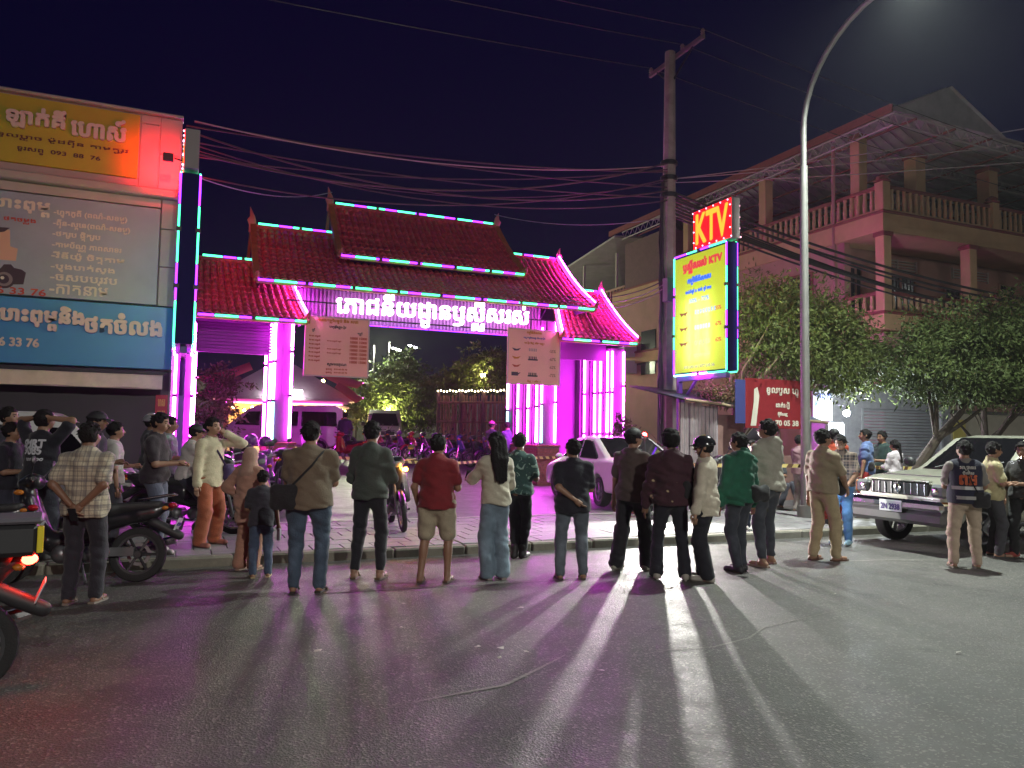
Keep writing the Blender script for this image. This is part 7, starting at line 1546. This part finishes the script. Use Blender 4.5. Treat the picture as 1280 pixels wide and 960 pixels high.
tree('broad dark tree with a leaning trunk behind the silver car', (15.5, 13.0, .1), [(15.5, 13.0, .1), (16.0, 13.0, .9), (16.7, 13.0, 1.65), (17.6, 13.0, 2.35)],
     [((16.6, 13.2, 3.3), (1.2, 1.0, .6)), ((17.6, 12.9, 3.0), (1.2, 1.0, .5)), ((18.2, 12.8, 3.9), (1.2, 1.1, .75)), ((17.0, 13.2, 4.1), (1.0, .9, .6)), ((19.0, 12.7, 3.2), (1.1, 1.0, .55))], 26000, .125, M_leafB, M_barkd, 5, r0=.17, limb_r=.06)
tree('dark tree with an upright trunk before the cream wall', (18.5, 13.0, .1), [(18.5, 13.0, .1), (18.45, 13.0, 1.4), (18.4, 13.0, 2.6)],
     [((19.9, 12.6, 3.5), (1.2, 1.0, .7)), ((20.8, 12.4, 4.3), (1.2, 1.0, .8)), ((19.4, 12.9, 4.6), (1.0, .9, .7)), ((21.6, 12.4, 3.3), (1.2, 1.0, .6)), ((20.4, 12.6, 2.7), (1.0, .9, .35))], 25000, .125, M_leafB, M_barkd, 6, r0=.13, limb_r=.06,
     extra=[((18.4, 13, 1.6), (19.2, 12.9, 2.1), (20.0, 12.8, 2.7)), ((18.45, 13, 1.3), (17.7, 13, 1.9), (17.2, 13, 2.3))])
tree('tangle of small leaves and vines on the stall roof under the KTV sign', (11.9, 15.2, 2.4), [(11.9, 15.2, 2.3), (11.95, 15.2, 2.5), (12.0, 15.2, 2.7)], [((11.6, 15.0, 2.62), (.55, .4, .2)), ((12.2, 15.0, 2.55), (.6, .4, .22)), ((12.5, 15.1, 2.8), (.5, .4, .3))], 2600, .10, M_leafd, M_barkp, 8, name='vine', r0=.03, limb_r=.02, cat='plant')
tree('dense dark courtyard tree behind the parked scooters, taller and to the left', (10.4, 43, .7), [(10.4, 43, .7), (10.45, 43, 1.6), (10.5, 43, 2.6)], [((9.6, 42.6, 3.4), (1.3, 1.0, 1.1)), ((10.8, 42.4, 4.2), (1.3, 1.1, 1.2)), ((11.6, 43, 5.2), (1.0, 1.0, .9)), ((12.2, 42.5, 3.6), (1.3, 1.1, 1.2)), ((8.8, 43, 3.0), (.9, .9, .7)), ((13.4, 42, 3.6), (1.2, 1.0, 1.0)), ((12.6, 42, 2.4), (1.3, 1.0, .7)), ((10.4, 42, 2.4), (1.2, 1.0, .6))], 16000, .26, M_leafB, M_barkd, 11, r0=.2, limb_r=.07)
tree('yellow green tree leaning over the bamboo fence', (11.8, 33.0, .6), [(11.8, 33.0, .6), (11.8, 33, 2.0), (11.9, 32.8, 3.4)], [((11.0, 32.8, 3.9), (.9, .7, .5)), ((11.6, 32.4, 4.4), (.8, .7, .6)), ((12.4, 31.5, 4.7), (.9, .8, .6)), ((12.5, 30.8, 4.0), (.9, .8, .5)), ((13.2, 31.0, 4.4), (.8, .7, .6)), ((11.9, 31.5, 3.65), (1.0, .6, .3))], 9000, .2, M_leafC, M_barkd, 12, r0=.1, limb_r=.05)
tree('dark bush in the dim yard left of the left pillar', (1.0, 26, .4), [(1.0, 26, .4), (1.0, 26, 1.2), (1.0, 26, 1.8)], [((.8, 26, 2.4), (.8, .7, .7)), ((1.3, 26.4, 3.0), (.7, .7, .6)), ((.7, 26.2, 1.5), (.7, .6, .6))], 3500, .15, M_leafB, M_barkd, 13, name='bush', r0=.06, limb_r=.03, cat='bush')
tree('reddish bush behind the white sedan below the magenta end pillar', (10.75, 17.6, .14), [(10.75, 17.6, .14), (10.75, 17.6, .6), (10.75, 17.6, 1.0)], [((10.6, 17.5, 1.35), (.42, .35, .4)), ((10.95, 17.6, 1.6), (.35, .3, .35)), ((10.7, 17.5, 1.9), (.25, .25, .25))], 3000, .11, mat('leaf_reddish', (.14, .065, .05), .65, var=.4), M_barkd, 14, name='bush', r0=.03, limb_r=.014, cat='bush', ratio=.22)
# tufted palm-like plants at the pole foot
def tuft(label, base, n, h, m, seed):
    t = empty('spiky_plant', base, 0, label, 'plant', 'spiky plants at the pole foot'); rg = random.Random(seed)
    MB().tube([(0, 0, 0), (0, 0, h*.45)], [.05, .035], 7).build('stem', M_barkd, t, True)
    me = []
    for k in range(3):
        q = MB(); V = []
        for i in range(6): u = i/5; V += [(.022*(1-u)+.002, u*h*.55, h*.45+h*.62*u-h*.42*u*u*(.7+.4*k)), (-.022*(1-u)-.002, u*h*.55, h*.45+h*.62*u-h*.42*u*u*(.7+.4*k))]
        me.append(q.add(V, [(2*i, 2*i+1, 2*i+3, 2*i+2) for i in range(5)]).mesh('frond', m, True))
    for k in range(n): o = put('frond', me[k % 3], t); o.rotation_euler = (rg.uniform(-.25, .45), rg.uniform(-.2, .2), rg.uniform(0, 6.28)); s = rg.uniform(.75, 1.15); o.scale = (s, s, s)
    return t
tuft('tall straw coloured spiky plant at the foot of the utility pole', (10.9, 15.9, .13), 44, 1.75, mat('frond_straw', (.24, .18, .085), .7, var=.4), 1)
tuft('low green spiky plant right of the straw coloured one', (11.35, 15.6, .13), 34, 1.15, mat('frond_green', (.07, .085, .035), .7, var=.4), 2)
tuft('spiky plant left of the straw coloured one, tinted violet by the gate lights', (10.45, 16.4, .13), 36, 1.4, mat('frond_brown', (.14, .095, .06), .7, var=.4), 3)

# ================================================================== NIGHT AIR
hz = MB().box(-410, 410, -410, 510, -1.1, 14.2).build('haze', None); hz['kind'] = 'stuff'
hm_ = bpy.data.materials.new('haze'); hm_.use_nodes = True; hn = hm_.node_tree.nodes
for q in list(hn):
    if q.type == 'BSDF_PRINCIPLED': hn.remove(q)
pv_ = hn.new('ShaderNodeVolumePrincipled'); pv_.inputs['Color'].default_value = (.85, .88, .9, 1); pv_.inputs['Density'].default_value = .0005; pv_.inputs['Anisotropy'].default_value = .45
hm_.node_tree.links.new(pv_.outputs[0], hn['Material Output'].inputs['Volume']); hz.data.materials.append(hm_)
scene.cycles.volume_bounces = 0
